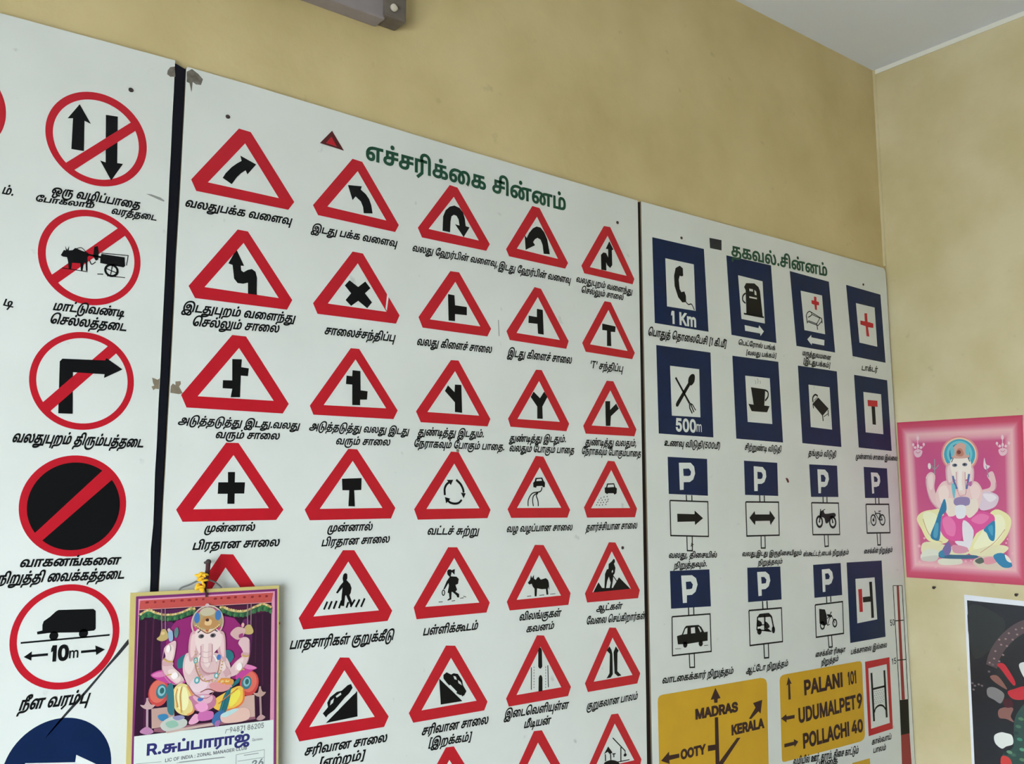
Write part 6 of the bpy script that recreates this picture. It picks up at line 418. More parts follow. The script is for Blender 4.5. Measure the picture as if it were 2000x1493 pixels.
CAL_PIC = [
[None,[["p",[5327,13394,7740,13388,7786,11265,5350,11311],[52,20,47]],["p",[5978,13175,6292,13247,6760,13217,7025,13154,7229,12935,7281,12521,7282,12204,7094,12066,6025,12175,5856,12472,5808,12778,5828,13037],[150,42,112]],["p",[5328,13372,6286,13369,5978,13175,5820,13211,5598,13248,5333,13275],[88,32,80]],["p",[6777,13363,7736,13365,7728,13225,7243,13186,7025,13154],[80,26,60]],["b",[5811,13168,5924,13128,5835,12993,5808,12778,5839,12581,5745,12482,5716,13088],[100,34,92]],["b",[7175,13053,7283,13115,7375,12971,7369,12468,7289,12339,7264,12659],[100,34,92]],["s",22,[5448,13214,5510,11367],[84,34,66]],["s",26,[5578,13227,5581,12285],[84,34,66]],["s",25,[7566,13189,7613,11898],[78,30,60]],["s",20,[7441,13173,7461,12323],[78,30,60]]]],
["garland",[["c",97,[5343,13264,5411,13313,5495,13351,5596,13291,5752,13242,5930,13237,6086,13271,6220,13322,6300,13313],[52,98,66]],["c",92,[6737,13308,6815,13315,6925,13263,7095,13223,7242,13221,7413,13279,7573,13328,7740,13248],[52,98,66]],["c",33,[5336,13318,5472,13381,5594,13334,5750,13292,5928,13287,6083,13322,6228,13379,6299,13335],[196,182,122]],["c",35,[6736,13320,6789,13362,6923,13302,7094,13264,7240,13267,7411,13332,7579,13374,7738,13306],[196,182,122]],["e",7587,13292,101,51,[60,130,60]],["e",5487,13309,76,52,[45,120,85]],["e",6253,13342,51,58,[110,130,80]],["e",6774,13317,52,50,[110,130,80]],["e",5358,13253,21,32,[40,84,60]],["e",5388,13264,22,32,[78,128,82]],["e",5418,13295,22,32,[56,110,70]],["e",5452,13299,22,32,[40,84,60]],["e",5485,13325,22,32,[78,128,82]],["e",5520,13305,22,32,[56,110,70]],["e",5555,13295,22,32,[40,84,60]],["e",5590,13263,22,33,[78,128,82]],["e",5627,13260,22,33,[56,110,70]],["e",5666,13237,22,33,[40,84,60]],["e",5704,13236,22,33,[78,128,82]],["e",5743,13212,22,33,[56,110,70]],["e",5782,13219,22,33,[40,84,60]],["e",5822,13207,22,33,[78,128,82]],["e",5861,13217,22,33,[56,110,70]],["e",5901,13205,22,33,[40,84,60]],["e",5940,13217,22,33,[78,128,82]],["e",5979,13214,22,33,[56,110,70]],["e",6016,13233,23,33,[40,84,60]],["e",6055,13231,23,33,[78,128,82]],["e",6092,13251,23,33,[56,110,70]],["e",6129,13254,23,33,[40,84,60]],["e",6165,13278,23,33,[78,128,82]],["e",6202,13281,23,33,[56,110,70]],["e",6240,13298,23,33,[40,84,60]],["e",6281,13282,23,33,[78,128,82]],["e",5356,13323,19,19,[222,206,150]],["e",5388,13346,19,19,[196,160,96]],["e",5421,13367,19,19,[226,190,130]],["e",5458,13383,20,19,[222,206,150]],["e",5494,13398,20,19,[196,160,96]],["e",5532,13375,20,20,[226,190,130]],["e",5570,13353,20,20,[222,206,150]],["e",5609,13334,20,20,[196,160,96]],["e",5651,13321,20,20,[226,190,130]],["e",5693,13308,20,20,[222,206,150]],["e",5734,13295,20,20,[196,160,96]],["e",5777,13289,20,20,[226,190,130]],["e",5820,13288,20,20,[222,206,150]],["e",5863,13287,20,20,[196,160,96]],["e",5906,13286,20,20,[226,190,130]],["e",5948,13290,20,20,[222,206,150]],["e",5989,13299,20,20,[196,160,96]],["e",6030,13308,20,20,[226,190,130]],["e",6072,13317,20,20,[222,206,150]],["e",6112,13330,20,20,[196,160,96]],["e",6151,13345,21,20,[226,190,130]],["e",6190,13360,21,20,[222,206,150]],["e",6231,13369,21,20,[196,160,96]],["e",6276,13364,21,20,[226,190,130]],["e",6757,13287,24,34,[40,84,60]],["e",6796,13279,24,34,[78,128,82]],["e",6834,13284,24,34,[56,110,70]],["e",6871,13255,24,34,[40,84,60]],["e",6908,13249,24,34,[78,128,82]],["e",6947,13224,24,34,[56,110,70]],["e",6986,13226,24,34,[40,84,60]],["e",7026,13205,24,34,[78,128,82]],["e",7065,13207,24,34,[56,110,70]],["e",7106,13188,24,34,[40,84,60]],["e",7146,13199,24,34,[78,128,82]],["e",7187,13187,25,34,[56,110,70]],["e",7227,13198,25,34,[40,84,60]],["e",7266,13194,25,35,[78,128,82]],["e",7302,13218,25,35,[56,110,70]],["e",7340,13219,25,35,[40,84,60]],["e",7377,13243,25,35,[78,128,82]],["e",7414,13245,25,35,[56,110,70]],["e",7452,13268,25,35,[40,84,60]],["e",7491,13267,25,35,[78,128,82]],["e",7529,13291,25,35,[56,110,70]],["e",7567,13290,25,35,[40,84,60]],["e",7605,13289,25,35,[78,128,82]],["e",7645,13259,25,35,[56,110,70]],["e",7683,13252,25,35,[40,84,60]],["e",7722,13222,25,35,[78,128,82]],["e",6756,13360,21,20,[222,206,150]],["e",6798,13364,21,20,[196,160,96]],["e",6839,13353,22,20,[226,190,130]],["e",6879,13334,22,20,[222,206,150]],["e",6919,13315,22,20,[196,160,96]],["e",6961,13304,22,21,[226,190,130]],["e",7004,13294,22,21,[222,206,150]],["e",7048,13284,22,21,[196,160,96]],["e",7091,13274,22,21,[226,190,130]],["e",7134,13273,22,21,[222,206,150]],["e",7178,13272,22,21,[196,160,96]],["e",7222,13271,22,21,[226,190,130]],["e",7264,13279,22,21,[222,206,150]],["e",7304,13293,22,21,[196,160,96]],["e",7344,13307,22,21,[226,190,130]],["e",7385,13321,22,21,[222,206,150]],["e",7425,13335,22,21,[196,160,96]],["e",7467,13347,23,21,[226,190,130]],["e",7508,13360,23,21,[222,206,150]],["e",7550,13372,23,21,[196,160,96]],["e",7591,13369,23,21,[226,190,130]],["e",7633,13349,23,21,[222,206,150]],["e",7675,13329,23,21,[196,160,96]],["e",7717,13309,23,21,[226,190,130]]]],
["hanging_bell",[["s",18,[5700,13404,5723,13023],[150,112,128]],["s",18,[5762,13400,5785,13018],[150,112,128]],["b",[5642,12889,5690,12939,5718,13034,5784,13040,5838,12938,5825,12874,5728,12845],[196,170,110]],["e",5743,12978,35,26,[225,195,140]]]],
["hanging_bell",[["s",20,[7265,13380,7280,13000],[150,112,128]],["s",20,[7334,13388,7344,12996],[150,112,128]],["b",[7193,12904,7250,13002,7336,13008,7398,12889,7343,12840,7244,12854],[196,170,110]],["e",7189,13018,29,41,[225,170,160]]]],
["cushion",[["e",5722,11983,179,227,[205,75,72]],["e",5708,12006,144,188,[222,110,95]],["e",5769,11999,96,124,[60,120,132]],["e",5769,12010,66,86,[140,190,195]],["e",5775,12013,39,51,[50,100,100]]]],
["cushion",[["e",7352,11971,182,222,[205,75,72]],["e",7351,11994,142,181,[222,110,95]],["e",7302,11988,93,118,[60,120,132]],["e",7302,11999,64,81,[140,190,195]],["e",7307,12003,37,50,[50,100,100]]]],
["pedestal",[["p",[5609,11731,6002,11727,6017,11405,5630,11403],[196,158,148]],["p",[7227,11749,7458,11757,7485,11359,6838,11353,6830,11540],[206,170,158]],["p",[5669,11398,6698,11371,7485,11370,7499,11324,6701,11305,5803,11317,5672,11345],[150,95,110]],["p",[5867,11336,6698,11360,6712,11319,5891,11290],[205,175,165]]]],
["oil_lamp",[["s",39,[5531,11920,5555,11371],[190,150,168]],["b",[5417,11817,5488,11809,5532,11899,5595,11807,5667,11788,5599,11728,5491,11746],[200,165,165]],["b",[5431,11377,5549,11445,5667,11346,5555,11315],[190,130,170]]]],
["oil_lamp",[["s",39,[7559,11893,7600,11333],[180,145,145]],["b",[7432,11793,7519,11784,7554,11893,7612,11796,7680,11777,7608,11712,7508,11724],[190,155,145]],["b",[7511,11322,7595,11390,7684,11334,7601,11288],[190,150,150]]]],
["figure",[["b",[5571,12281,5676,12350,5829,12346,6022,12240,6184,12116,6007,12087,5783,12157],[196,70,150]],["b",[5592,12284,5677,12328,5797,12327,5822,12260,5692,12242],[222,130,180]],["b",[7091,12133,7253,12309,7489,12234,7380,12183,7142,12049],[196,70,150]],["b",[7231,12266,7290,12312,7477,12235,7355,12215],[222,130,180]],["b",[6011,12479,6085,12560,6163,12574,6149,12401,6039,12358],[45,115,125]],["b",[6846,12581,6977,12582,7041,12463,6938,12349,6853,12402],[45,115,125]],["b",[5773,12716,5873,12806,5977,12819,5965,12592,5935,12422,6065,12279,6150,12141,6029,12093,5845,12247,5756,12396,5755,12503,5806,12584],[225,188,190]],["b",[5801,12693,5897,12771,5945,12680,5910,12489,5845,12473],[238,212,208]],["b",[5766,12502,5921,12488,5935,12422,5770,12426],[212,165,170]],["b",[5862,12342,5973,12342,6091,12190,6028,12121,5911,12230],[238,212,208]],["b",[7111,12706,7197,12801,7322,12746,7332,12472,7266,12296,7114,12153,6900,12130,7058,12361,7210,12482,7181,12598],[225,188,190]],["b",[7082,12358,7212,12437,7204,12325,7087,12223],[238,212,208]],["b",[7196,12529,7331,12506,7309,12440,7186,12462],[212,165,170]],["c",13,[5774,12695,5752,12482,5776,12308,5870,12170,5984,12093,6138,12138],[190,140,150]],["c",15,[7323,12723,7330,12472,7266,12296,7102,12143],[190,140,150]],["b",[5830,13004,5901,13010,5921,12856,5860,12839],[150,175,205]],["b",[5944,13028,5994,13057,6015,12958,5980,12884,5941,12920],[90,130,130]],["b",[5817,13038,5850,13057,5874,13012,5835,12993],[210,180,185]],["b",[6959,12898,7033,12972,7117,12989,7241,12935,7185,12802,7090,12764,6978,12841],[214,172,170]],["b",[7122,12852,7195,12870,7185,12802,7125,12795],[160,60,120]],["b",[6142,12555,6252,12610,6788,12542,6975,12324,6963,12034,6721,11905,6355,11858,6209,12070,6119,12317],[226,190,190]],["b",[6165,12531,6254,12566,6329,12428,6246,12240,6152,12336],[238,212,208]],["b",[6394,12510,6463,12504,6526,12124,6434,12133],[212,165,170]],["e",6451,12000,226,189,[228,188,200]],["e",6414,12048,161,132,[238,208,214]],["b",[5957,11968,6051,12091,6210,12059,6321,11840,6348,11599,6211,11547,6051,11625,5978,11772],[230,208,138]],["b",[5991,11964,6075,12051,6190,12007,6245,11784,6184,11641,6059,11699,6009,11812],[244,236,178]],["c",36,[6210,12048,6321,11840,6339,11611,6233,11553],[230,150,95]],["b",[6655,11715,6911,11862,7159,11947,7260,11835,7230,11670,7067,11551,6783,11564],[236,190,80]],["b",[6960,11835,7124,11894,7188,11809,7110,11662,6993,11609],[240,222,90]],["c",33,[7246,11881,7242,11669,7066,11556,6794,11567],[235,120,70]],["b",[5864,12063,5951,12101,5993,11813,5991,11589,5884,11666],[58,118,128]],["b",[6804,11499,6878,11799,7002,11963,7153,12093,7156,12014,7016,11917,6998,11764,6925,11518],[40,110,120]],["b",[6263,11869,6677,11844,6732,11662,6550,11574,6365,11619,6303,11756],[196,120,150]],["b",[6320,11862,6654,11836,6636,11717,6452,11717],[228,175,190]],["b",[6261,11427,6368,11553,6462,11498,6420,11406,6308,11384],[235,170,200]],["b",[6436,11567,6550,11585,6695,11546,6672,11428,6442,11432],[206,110,172]],["b",[6362,11706,6543,11728,6595,11613,6459,11575],[236,160,200]],["b",[5723,11608,5853,11617,5905,11547,5837,11502,5760,11527],[60,130,175]],["b",[5774,11458,5966,11560,6214,11476,6208,11369,6021,11330,5845,11339],[198,200,192]],["b",[5977,11548,6121,11563,6190,11511,6058,11485],[150,145,185]],["b",[5861,11468,6013,11491,6084,11396,5931,11374],[150,190,170]],["b",[6678,11406,6738,11519,6889,11555,6860,11405,6782,11305,6699,11338],[60,110,165]],["b",[6744,11376,6825,11387,6806,11291,6736,11300],[160,110,165]],["b",[6833,11474,6996,11531,7283,11552,7384,11450,7316,11325,6910,11332],[230,188,175]],["b",[6845,11483,7066,11556,7163,11533,6929,11429],[185,215,215]],["e",6525,13098,276,282,[196,60,130]],["r",6524,13109,285,291,27,[206,186,168]],["b",[6340,12933,6258,12973,6213,12877,6200,12659,6236,12459,6325,12516,6388,12643],[212,165,170]],["b",[6319,12891,6261,12917,6238,12831,6232,12656,6256,12522,6321,12604],[236,200,200]],["b",[6726,12905,6814,12932,6862,12827,6880,12601,6889,12399,6803,12474,6726,12614],[212,165,170]],["b",[6756,12857,6809,12880,6837,12784,6852,12603,6843,12481,6786,12587],[236,200,200]],["b",[6306,12936,6394,13018,6663,12999,6786,12878,6781,12699,6669,12574,6626,12489,6463,12504,6340,12691],[238,212,208]],["b",[6392,12554,6459,12593,6502,12412,6614,12225,6546,12188,6438,12286],[205,160,165]],["c",221,[6523,12720,6531,12542,6520,12411,6582,12321,6708,12315],[188,132,142]],["c",189,[6522,12742,6531,12542,6525,12410,6586,12331,6715,12330],[226,190,190]],["c",81,[6519,12809,6512,12544,6532,12409,6581,12352],[238,212,208]],["c",9,[6440,12616,6529,12591,6621,12605],[205,160,165]],["c",9,[6434,12529,6528,12498,6625,12516],[205,160,165]],["c",9,[6434,12441,6514,12407,6610,12424],[205,160,165]],["c",27,[6659,12531,6702,12471,6718,12414],[240,236,226]],["c",28,[6415,12552,6390,12500,6385,12445],[240,236,226]],["c",109,[6947,12148,6895,12242,6841,12303],[212,165,170]],["b",[6760,12377,6794,12407,6865,12390,6894,12287,6837,12230,6775,12287],[238,212,208]],["c",9,[6794,12396,6802,12329],[212,165,170]],["c",9,[6830,12400,6837,12332],[212,165,170]],["e",6419,12877,53,38,[110,100,108]],["e",6633,12876,52,38,[110,100,108]],["e",6428,12878,28,22,[40,36,40]],["e",6628,12876,28,22,[40,36,40]],["c",19,[6351,12944,6396,12978,6398,13029],[50,45,60]],["c",18,[6712,12939,6657,12977,6650,13027],[50,45,60]],["b",[6264,13093,6303,13246,6426,13338,6518,13371,6641,13332,6772,13216,6795,13057,6686,12997,6395,12996],[178,154,112]],["e",6516,13299,140,76,[200,188,160]],["e",6328,13200,51,93,[70,120,180]],["e",6712,13224,57,90,[70,120,180]],["b",[6370,13042,6432,13193,6524,13221,6631,13180,6730,13084,6674,12998,6580,13016,6526,12920,6463,13024],[190,140,88]],["b",[6470,13124,6522,13176,6598,13138,6578,13061,6484,13067],[226,190,140]],["e",6518,13154,33,27,[70,40,38]],["e",6504,13412,37,31,[215,180,185]],["c",18,[6313,12517,6358,12294,6481,12107,6666,12109],[190,130,110]],["c",19,[6789,12519,6763,12299,6722,12170],[190,130,110]],["e",6338,12467,41,57,[90,165,170]],["e",6338,12467,23,33,[215,215,215]],["e",6374,12126,50,61,[90,165,170]],["e",6374,12126,25,33,[215,225,225]],["e",6724,12170,42,53,[90,165,170]],["e",6724,12170,21,29,[215,225,225]],["e",6755,12487,38,49,[70,120,190]],["e",6449,11793,51,35,[80,120,190]],["e",6481,11833,37,22,[200,220,230]],["b",[6740,12025,6842,12114,7033,12072,7030,11983,6884,11949],[216,160,92]],["e",6832,12059,43,27,[235,200,130]],["e",6927,12060,43,27,[235,200,130]],["b",[6600,12028,6738,12058,7026,11961,6863,11878,6674,11921],[222,150,150]],["e",6321,12623,14,13,[205,170,100]],["e",6326,12571,14,13,[205,170,100]],["e",6331,12519,14,13,[205,170,100]],["e",6336,12467,14,13,[205,170,100]],["e",6345,12416,14,13,[205,170,100]],["e",6367,12366,14,13,[205,170,100]],["e",6389,12316,14,13,[205,170,100]],["e",6410,12265,14,13,[205,170,100]],["e",6434,12216,14,13,[205,170,100]],["e",6470,12173,14,13,[205,170,100]],["e",6507,12130,14,13,[205,170,100]],["e",6544,12086,14,13,[205,170,100]],["e",6594,12079,14,13,[205,170,100]],["e",6648,12080,14,13,[205,170,100]],["e",6702,12082,14,13,[205,170,100]],["e",6731,12117,14,13,[205,170,100]],["e",6754,12161,14,13,[205,170,100]],["e",6777,12205,14,13,[205,170,100]],["e",6800,12250,14,13,[205,170,100]],["e",6808,12300,14,13,[205,170,100]],["e",6816,12351,14,13,[205,170,100]],["e",6824,12401,14,13,[205,170,100]],["c",25,[5768,12549,5844,12495,5932,12487],[206,166,96]],["c",27,[7186,12484,7260,12455,7325,12468],[206,166,96]],["c",19,[5833,12259,5921,12272,6022,12240],[206,166,96]],["c",21,[7136,12196,7195,12235,7245,12219],[206,166,96]],["e",5977,12245,62,56,[250,238,236]],["e",7145,12285,53,68,[250,238,236]],["e",5844,12710,35,61,[250,238,236]],["c",11,[6209,12070,6354,11869,6563,11802,6709,11917],[170,110,120]],["c",15,[6443,11914,6580,11954,6722,11894],[140,70,60]],["e",6517,12954,16,27,[226,60,60]],["c",14,[6300,13069,6395,12996,6526,12920,6657,12977,6755,13048],[120,60,40]],["e",6315,13069,14,13,[232,206,150]],["e",6347,13047,14,13,[232,206,150]],["e",6379,13024,14,13,[232,206,150]],["e",6412,13003,14,13,[232,206,150]],["e",6446,12984,14,13,[232,206,150]],["e",6479,12964,14,13,[232,206,150]],["e",6513,12944,14,13,[232,206,150]],["e",6547,12946,14,13,[232,206,150]],["e",6580,12960,14,13,[232,206,150]],["e",6613,12974,14,13,[232,206,150]],["e",6647,12988,14,13,[232,206,150]],["e",6677,13006,14,13,[232,206,150]],["e",6705,13027,14,13,[232,206,150]],["e",6733,13049,14,14,[232,206,150]],["e",6773,12065,26,22,[235,150,70]],["e",6819,12098,26,22,[235,150,70]],["e",6878,12083,26,22,[235,150,70]],["e",6938,12082,26,22,[235,150,70]],["e",6994,12049,26,22,[235,150,70]],["e",6857,12028,26,22,[235,150,70]],["e",6917,12013,26,22,[235,150,70]],["e",6976,12006,26,22,[235,150,70]],["c",17,[6830,11540,6902,11797,7003,11941],[60,130,140]],["c",16,[6032,12024,6005,11898,6047,11700],[220,150,70]],["c",16,[6109,12048,6083,11889,6119,11606],[220,150,70]],["c",15,[6778,11679,6915,11773,7124,11906],[210,120,60]]]]]
CAL_TXT = [
["phone_number",[120,125,125],[["t","94871 86205",7023,11150,7666,11149,85,0,25],["s",12,[6941,11141,6957,11205,7009,11205]]]],
["name_lettering",[48,48,112],[["t","R.சுப்பாராஜ்",5583,10973,7392,10940,134,0,40]]],
["lettering",[95,98,105],[["t","LIC OF INDIA : ZONAL MANAGER CLUB",5892,10814,7355,10812,54,0,30],["t","கோவை.",7452,10938,7661,10938,31,0,10]]],
["ruled_line",[140,145,145],[["s",8,[5399,10860,5826,10830]],["s",9,[6092,10769,6958,10734]],["s",9,[6135,10777,6934,10744]],["s",9,[7159,10748,7693,10759,7707,10154]],["s",10,[7159,10748,7170,10178]],["s",9,[7187,10630,7698,10624]],["s",13,[7304,10716,7583,10712]]]],
["number",[120,125,130],[["t","26",7470,10480,7678,10493,112,0,40]]]]
DEITY_OUT = [-24,18108,-4153,18024,-3908,12885,-56,12943]
DEITY = [
["border",[["g",[-24,18108,-4153,18024,-3908,12885,-56,12943],[[0,[196,62,92]],[0.035,[206,80,108]],[0.06,[222,130,150]],[0.085,[236,182,185]],[0.115,[228,160,172]],[0.145,[205,88,130]],[0.3,[200,78,132]],[0.5,[206,84,140]]]]]],
["chandelier",[["s",32,[-733,17653,-707,17098],[232,190,200]],["c",27,[-544,17281,-621,17189,-725,17236,-826,17178,-936,17276],[226,170,185]],["b",[-570,17105,-720,17162,-866,17098,-811,16941,-703,16890,-605,16938],[232,190,200]],["c",18,[-637,17080,-712,17033,-797,17084],[205,90,130]],["e",-623,17224,37,48,[240,210,215]],["e",-828,17213,36,47,[240,210,215]],["e",-727,17270,41,61,[240,210,215]],["e",-560,17323,41,52,[238,205,210]],["e",-929,17311,41,52,[238,205,210]],["e",-734,17531,46,78,[238,205,210]]]],
["chandelier",[["s",28,[-3502,17468,-3475,16971],[232,190,200]],["c",24,[-3302,17172,-3387,17077,-3486,17128,-3585,17066,-3686,17161],[226,170,185]],["b",[-3350,16998,-3481,17052,-3611,16992,-3570,16857,-3463,16806,-3379,16855],[232,190,200]],["c",16,[-3408,16975,-3472,16931,-3547,16979],[205,90,130]],["e",-3398,17117,32,44,[240,210,215]],["e",-3580,17107,31,44,[240,210,215]],["e",-3488,17153,36,56,[240,210,215]],["e",-3316,17203,36,49,[238,205,210]],["e",-3680,17190,35,48,[238,205,210]],["e",-3496,17375,40,73,[238,205,210]]]],
["halo",[["e",-2107,16919,603,592,[222,140,140]],["e",-2107,16919,552,542,[240,200,170]],["e",-2107,16919,509,492,[70,165,188]],["e",-2108,16940,416,417,[120,195,205]],["e",-2107,16919,339,354,[48,130,165]]]],
["lotus",[["b",[-533,14864,-715,15077,-1078,15160,-1427,15117,-1588,14285,-1358,14073,-881,14168,-679,14524],[238,228,170]],["b",[-754,14992,-1072,15076,-1320,14824,-1328,14281,-976,14275],[244,240,200]],["b",[-2191,13807,-2481,14422,-3016,15110,-3373,15089,-3582,14831,-3441,14395,-3141,14053,-2641,13780],[238,228,170]],["b",[-2365,13934,-2601,14383,-3045,14950,-3323,14950,-3374,14553,-3026,14110],[246,240,200]],["b",[-647,14015,-922,14127,-1612,13996,-2232,13808,-1589,13645,-724,13680],[232,222,180]],["b",[-2276,13850,-3023,14070,-3444,14001,-3120,13755,-2391,13712],[232,222,180]],["c",22,[-746,14864,-937,14358,-1361,14115],[200,150,120]],["c",19,[-2562,13818,-3029,14150,-3374,14553],[200,150,120]]]],
["figure",[["b",[-937,16226,-1113,16391,-1260,16259,-1204,15878,-1298,15496,-1438,15284,-1300,15180,-1051,15436,-934,15842],[236,194,194]],["b",[-1013,16224,-1174,16304,-1147,15880,-1033,15840],[244,215,210]],["b",[-2941,16224,-3123,16339,-3207,15993,-3150,15752,-2894,15677,-2737,15761,-2987,15837,-3038,15998],[236,194,194]],["c",22,[-943,16183,-950,15799,-1085,15414,-1309,15193],[200,140,150]],["c",20,[-3191,15993,-3142,15753,-2903,15677],[200,140,150]],["c",21,[-1255,15708,-1450,16007,-1707,16076],[206,150,160]],["c",21,[-2760,15740,-2630,15988,-2426,16035],[206,150,160]],["s",35,[-1274,16811,-1242,16323],[150,150,150]],["c",31,[-1162,16603,-1252,16471,-1402,16614],[150,150,150]],["e",-1081,16585,54,102,[236,225,220]],["b",[-2855,16574,-2898,16777,-2936,16571,-3054,16505,-2937,16407,-2867,16451],[240,210,220]],["c",29,[-2934,16530,-2989,16161],[150,140,160]],["b",[-2685,15599,-2816,15719,-3096,15673,-3254,15530,-3126,15250,-2775,15131,-2619,15234],[226,202,214]],["b",[-2770,15638,-3053,15633,-3185,15510,-2955,15393],[242,228,232]],["b",[-1246,15708,-1442,16020,-1709,16097,-2386,16057,-2631,16009,-2767,15720,-2668,15355,-2523,15031,-2349,14909,-1631,14929,-1522,15242,-1304,15243,-1230,15455],[240,202,196]],["b",[-1340,15791,-1569,15954,-1682,15700,-1576,15409,-1400,15369],[248,222,212]],["b",[-2377,15933,-2626,15927,-2688,15640,-2468,15439],[246,214,208]],["b",[-1274,14782,-1552,15033,-1935,14991,-2084,14703,-1967,14210,-1625,14182,-1377,14365],[225,85,152]],["b",[-1408,14824,-1632,14949,-1830,14701,-1763,14329,-1510,14408],[238,120,175]],["b",[-2053,14867,-2610,15104,-3048,14990,-3028,14709,-2609,14504,-2224,14296],[225,85,152]],["b",[-2343,14827,-2646,15031,-2923,14929,-2664,14707],[238,120,175]],["b",[-1560,15492,-1797,15489,-1874,15032,-1632,14949,-1560,15158],[240,222,205]],["b",[-2278,15400,-2555,15499,-2580,15153,-2307,14900,-2193,15073],[240,222,205]],["b",[-1840,15489,-2058,15568,-2328,15523,-2292,15298,-1870,15301],[150,130,170]],["b",[-1867,15260,-2186,15278,-2150,14929,-1894,14900],[236,232,234]],["b",[-2092,14826,-2404,14502,-2220,13930,-2051,14211],[236,226,230]],["b",[-1794,14165,-2171,14132,-2196,13889,-1871,14044],[236,226,230]],["b",[-1701,14040,-2160,13969,-2107,13805,-1727,13794],[220,150,170]],["b",[-1518,15514,-1569,15158,-1378,14908,-1282,14238,-1124,14173,-970,14317,-1161,14739,-1318,15117],[34,118,160]],["b",[-1158,14697,-1268,14698,-1197,14279,-1068,14318],[80,160,190]],["b",[-2726,14546,-3035,14809,-3088,14709,-3034,14230,-2894,14227,-2807,14426],[34,128,170]],["b",[-2859,14587,-3005,14669,-2983,14349],[70,160,195]],["b",[-1634,16541,-1839,16625,-1842,16030,-1641,15994],[222,175,180]],["b",[-1683,16497,-1818,16567,-1812,16094,-1689,16068],[240,210,208]],["b",[-2371,16574,-2545,16443,-2478,15951,-2309,16038],[222,175,180]],["b",[-2400,16510,-2501,16403,-2447,16034,-2347,16099],[240,210,208]],["b",[-1792,16703,-1973,16842,-2333,16824,-2467,16632,-2411,16303,-2263,16102,-1924,16112,-1813,16366],[248,232,220]],["c",312,[-2111,16355,-2097,16023,-2106,15774,-2074,15684],[206,150,158]],["c",261,[-2113,16376,-2097,16023,-2106,15774,-2074,15684],[244,216,208]],["c",119,[-2108,16439,-2068,16024,-2093,15775],[250,236,228]],["c",25,[-1956,15944,-2019,15610,-2189,15628],[222,160,170]],["c",69,[-1847,16239,-1885,16029,-1956,15819],[96,110,160]],["c",66,[-2380,16284,-2320,16017,-2264,15812],[96,110,160]],["b",[-1788,15990,-1911,15903,-1864,15530,-1806,15614],[120,190,200]],["b",[-2296,15977,-2448,16055,-2416,15891],[190,110,160]],["e",-1934,16579,85,54,[110,112,130]],["e",-2262,16587,84,54,[110,112,130]],["e",-1948,16587,38,33,[50,50,60]],["e",-2254,16591,38,33,[50,50,60]],["c",25,[-1834,16680,-1908,16824],[60,60,80]],["c",25,[-2428,16675,-2375,16822],[60,60,80]],["b",[-1840,16911,-1953,17179,-2174,17292,-2377,17155,-2433,16882,-2352,16794,-1928,16802],[214,166,152]],["b",[-1999,16903,-2054,17089,-2183,17103,-2256,16932,-2166,16853],[196,130,110]],["e",-2099,16991,68,67,[130,70,60]],["e",-1892,17035,69,168,[120,190,200]],["e",-2376,17030,67,166,[120,190,200]]]],
["offering",[["b",[-604,13697,-863,13894,-1220,13820,-1113,13526,-660,13510],[226,224,204]],["b",[-644,13614,-1159,13694,-1104,13525,-681,13502],[210,205,190]],["b",[-1216,13571,-1845,13654,-1949,13454,-1279,13399],[228,222,200]],["b",[-1249,13738,-1680,13731,-2433,13734,-2344,13630,-1328,13608],[60,100,130]]]],
["offering",[["b",[-2305,13548,-2677,13721,-3154,13677,-3511,13474,-3207,13317,-2569,13329],[222,200,180]],["b",[-2589,13618,-2918,13709,-3066,13556,-2740,13464],[226,150,160]],["b",[-2381,13571,-2593,13679,-2665,13541,-2497,13475],[90,100,90]],["b",[-2959,13730,-3282,13820,-3521,13455,-3214,13404],[45,130,172]],["b",[-3319,13781,-3431,13706,-3497,13552,-3365,13606],[240,230,215]]]],
["offering",[["b",[-1284,13739,-1536,14139,-1644,13956,-1551,13727],[122,105,158]],["b",[-1207,13758,-1345,13865,-1419,13681,-1286,13635],[60,130,165]]]],
["scattered_petals",[["e",-760,14237,36,34,[240,180,190]],["e",-563,13979,54,51,[240,180,190]],["e",-544,13463,36,34,[240,180,190]],["e",-650,13362,31,29,[240,180,190]],["e",-829,13369,27,25,[240,180,190]],["e",-2089,13540,33,33,[240,180,190]],["e",-3556,13828,35,35,[240,180,190]],["e",-3384,14138,27,28,[240,180,190]],["e",-2257,13566,29,28,[240,180,190]],["e",-1570,13357,30,29,[240,180,190]],["e",-3431,14257,23,24,[240,180,190]],["e",-1824,13347,25,25,[240,180,190]],["e",-1091,13317,26,25,[240,180,190]]]]]
GAR_OUT = [-1954,12496,-6060,12321,-5545,5837,-1799,4879]
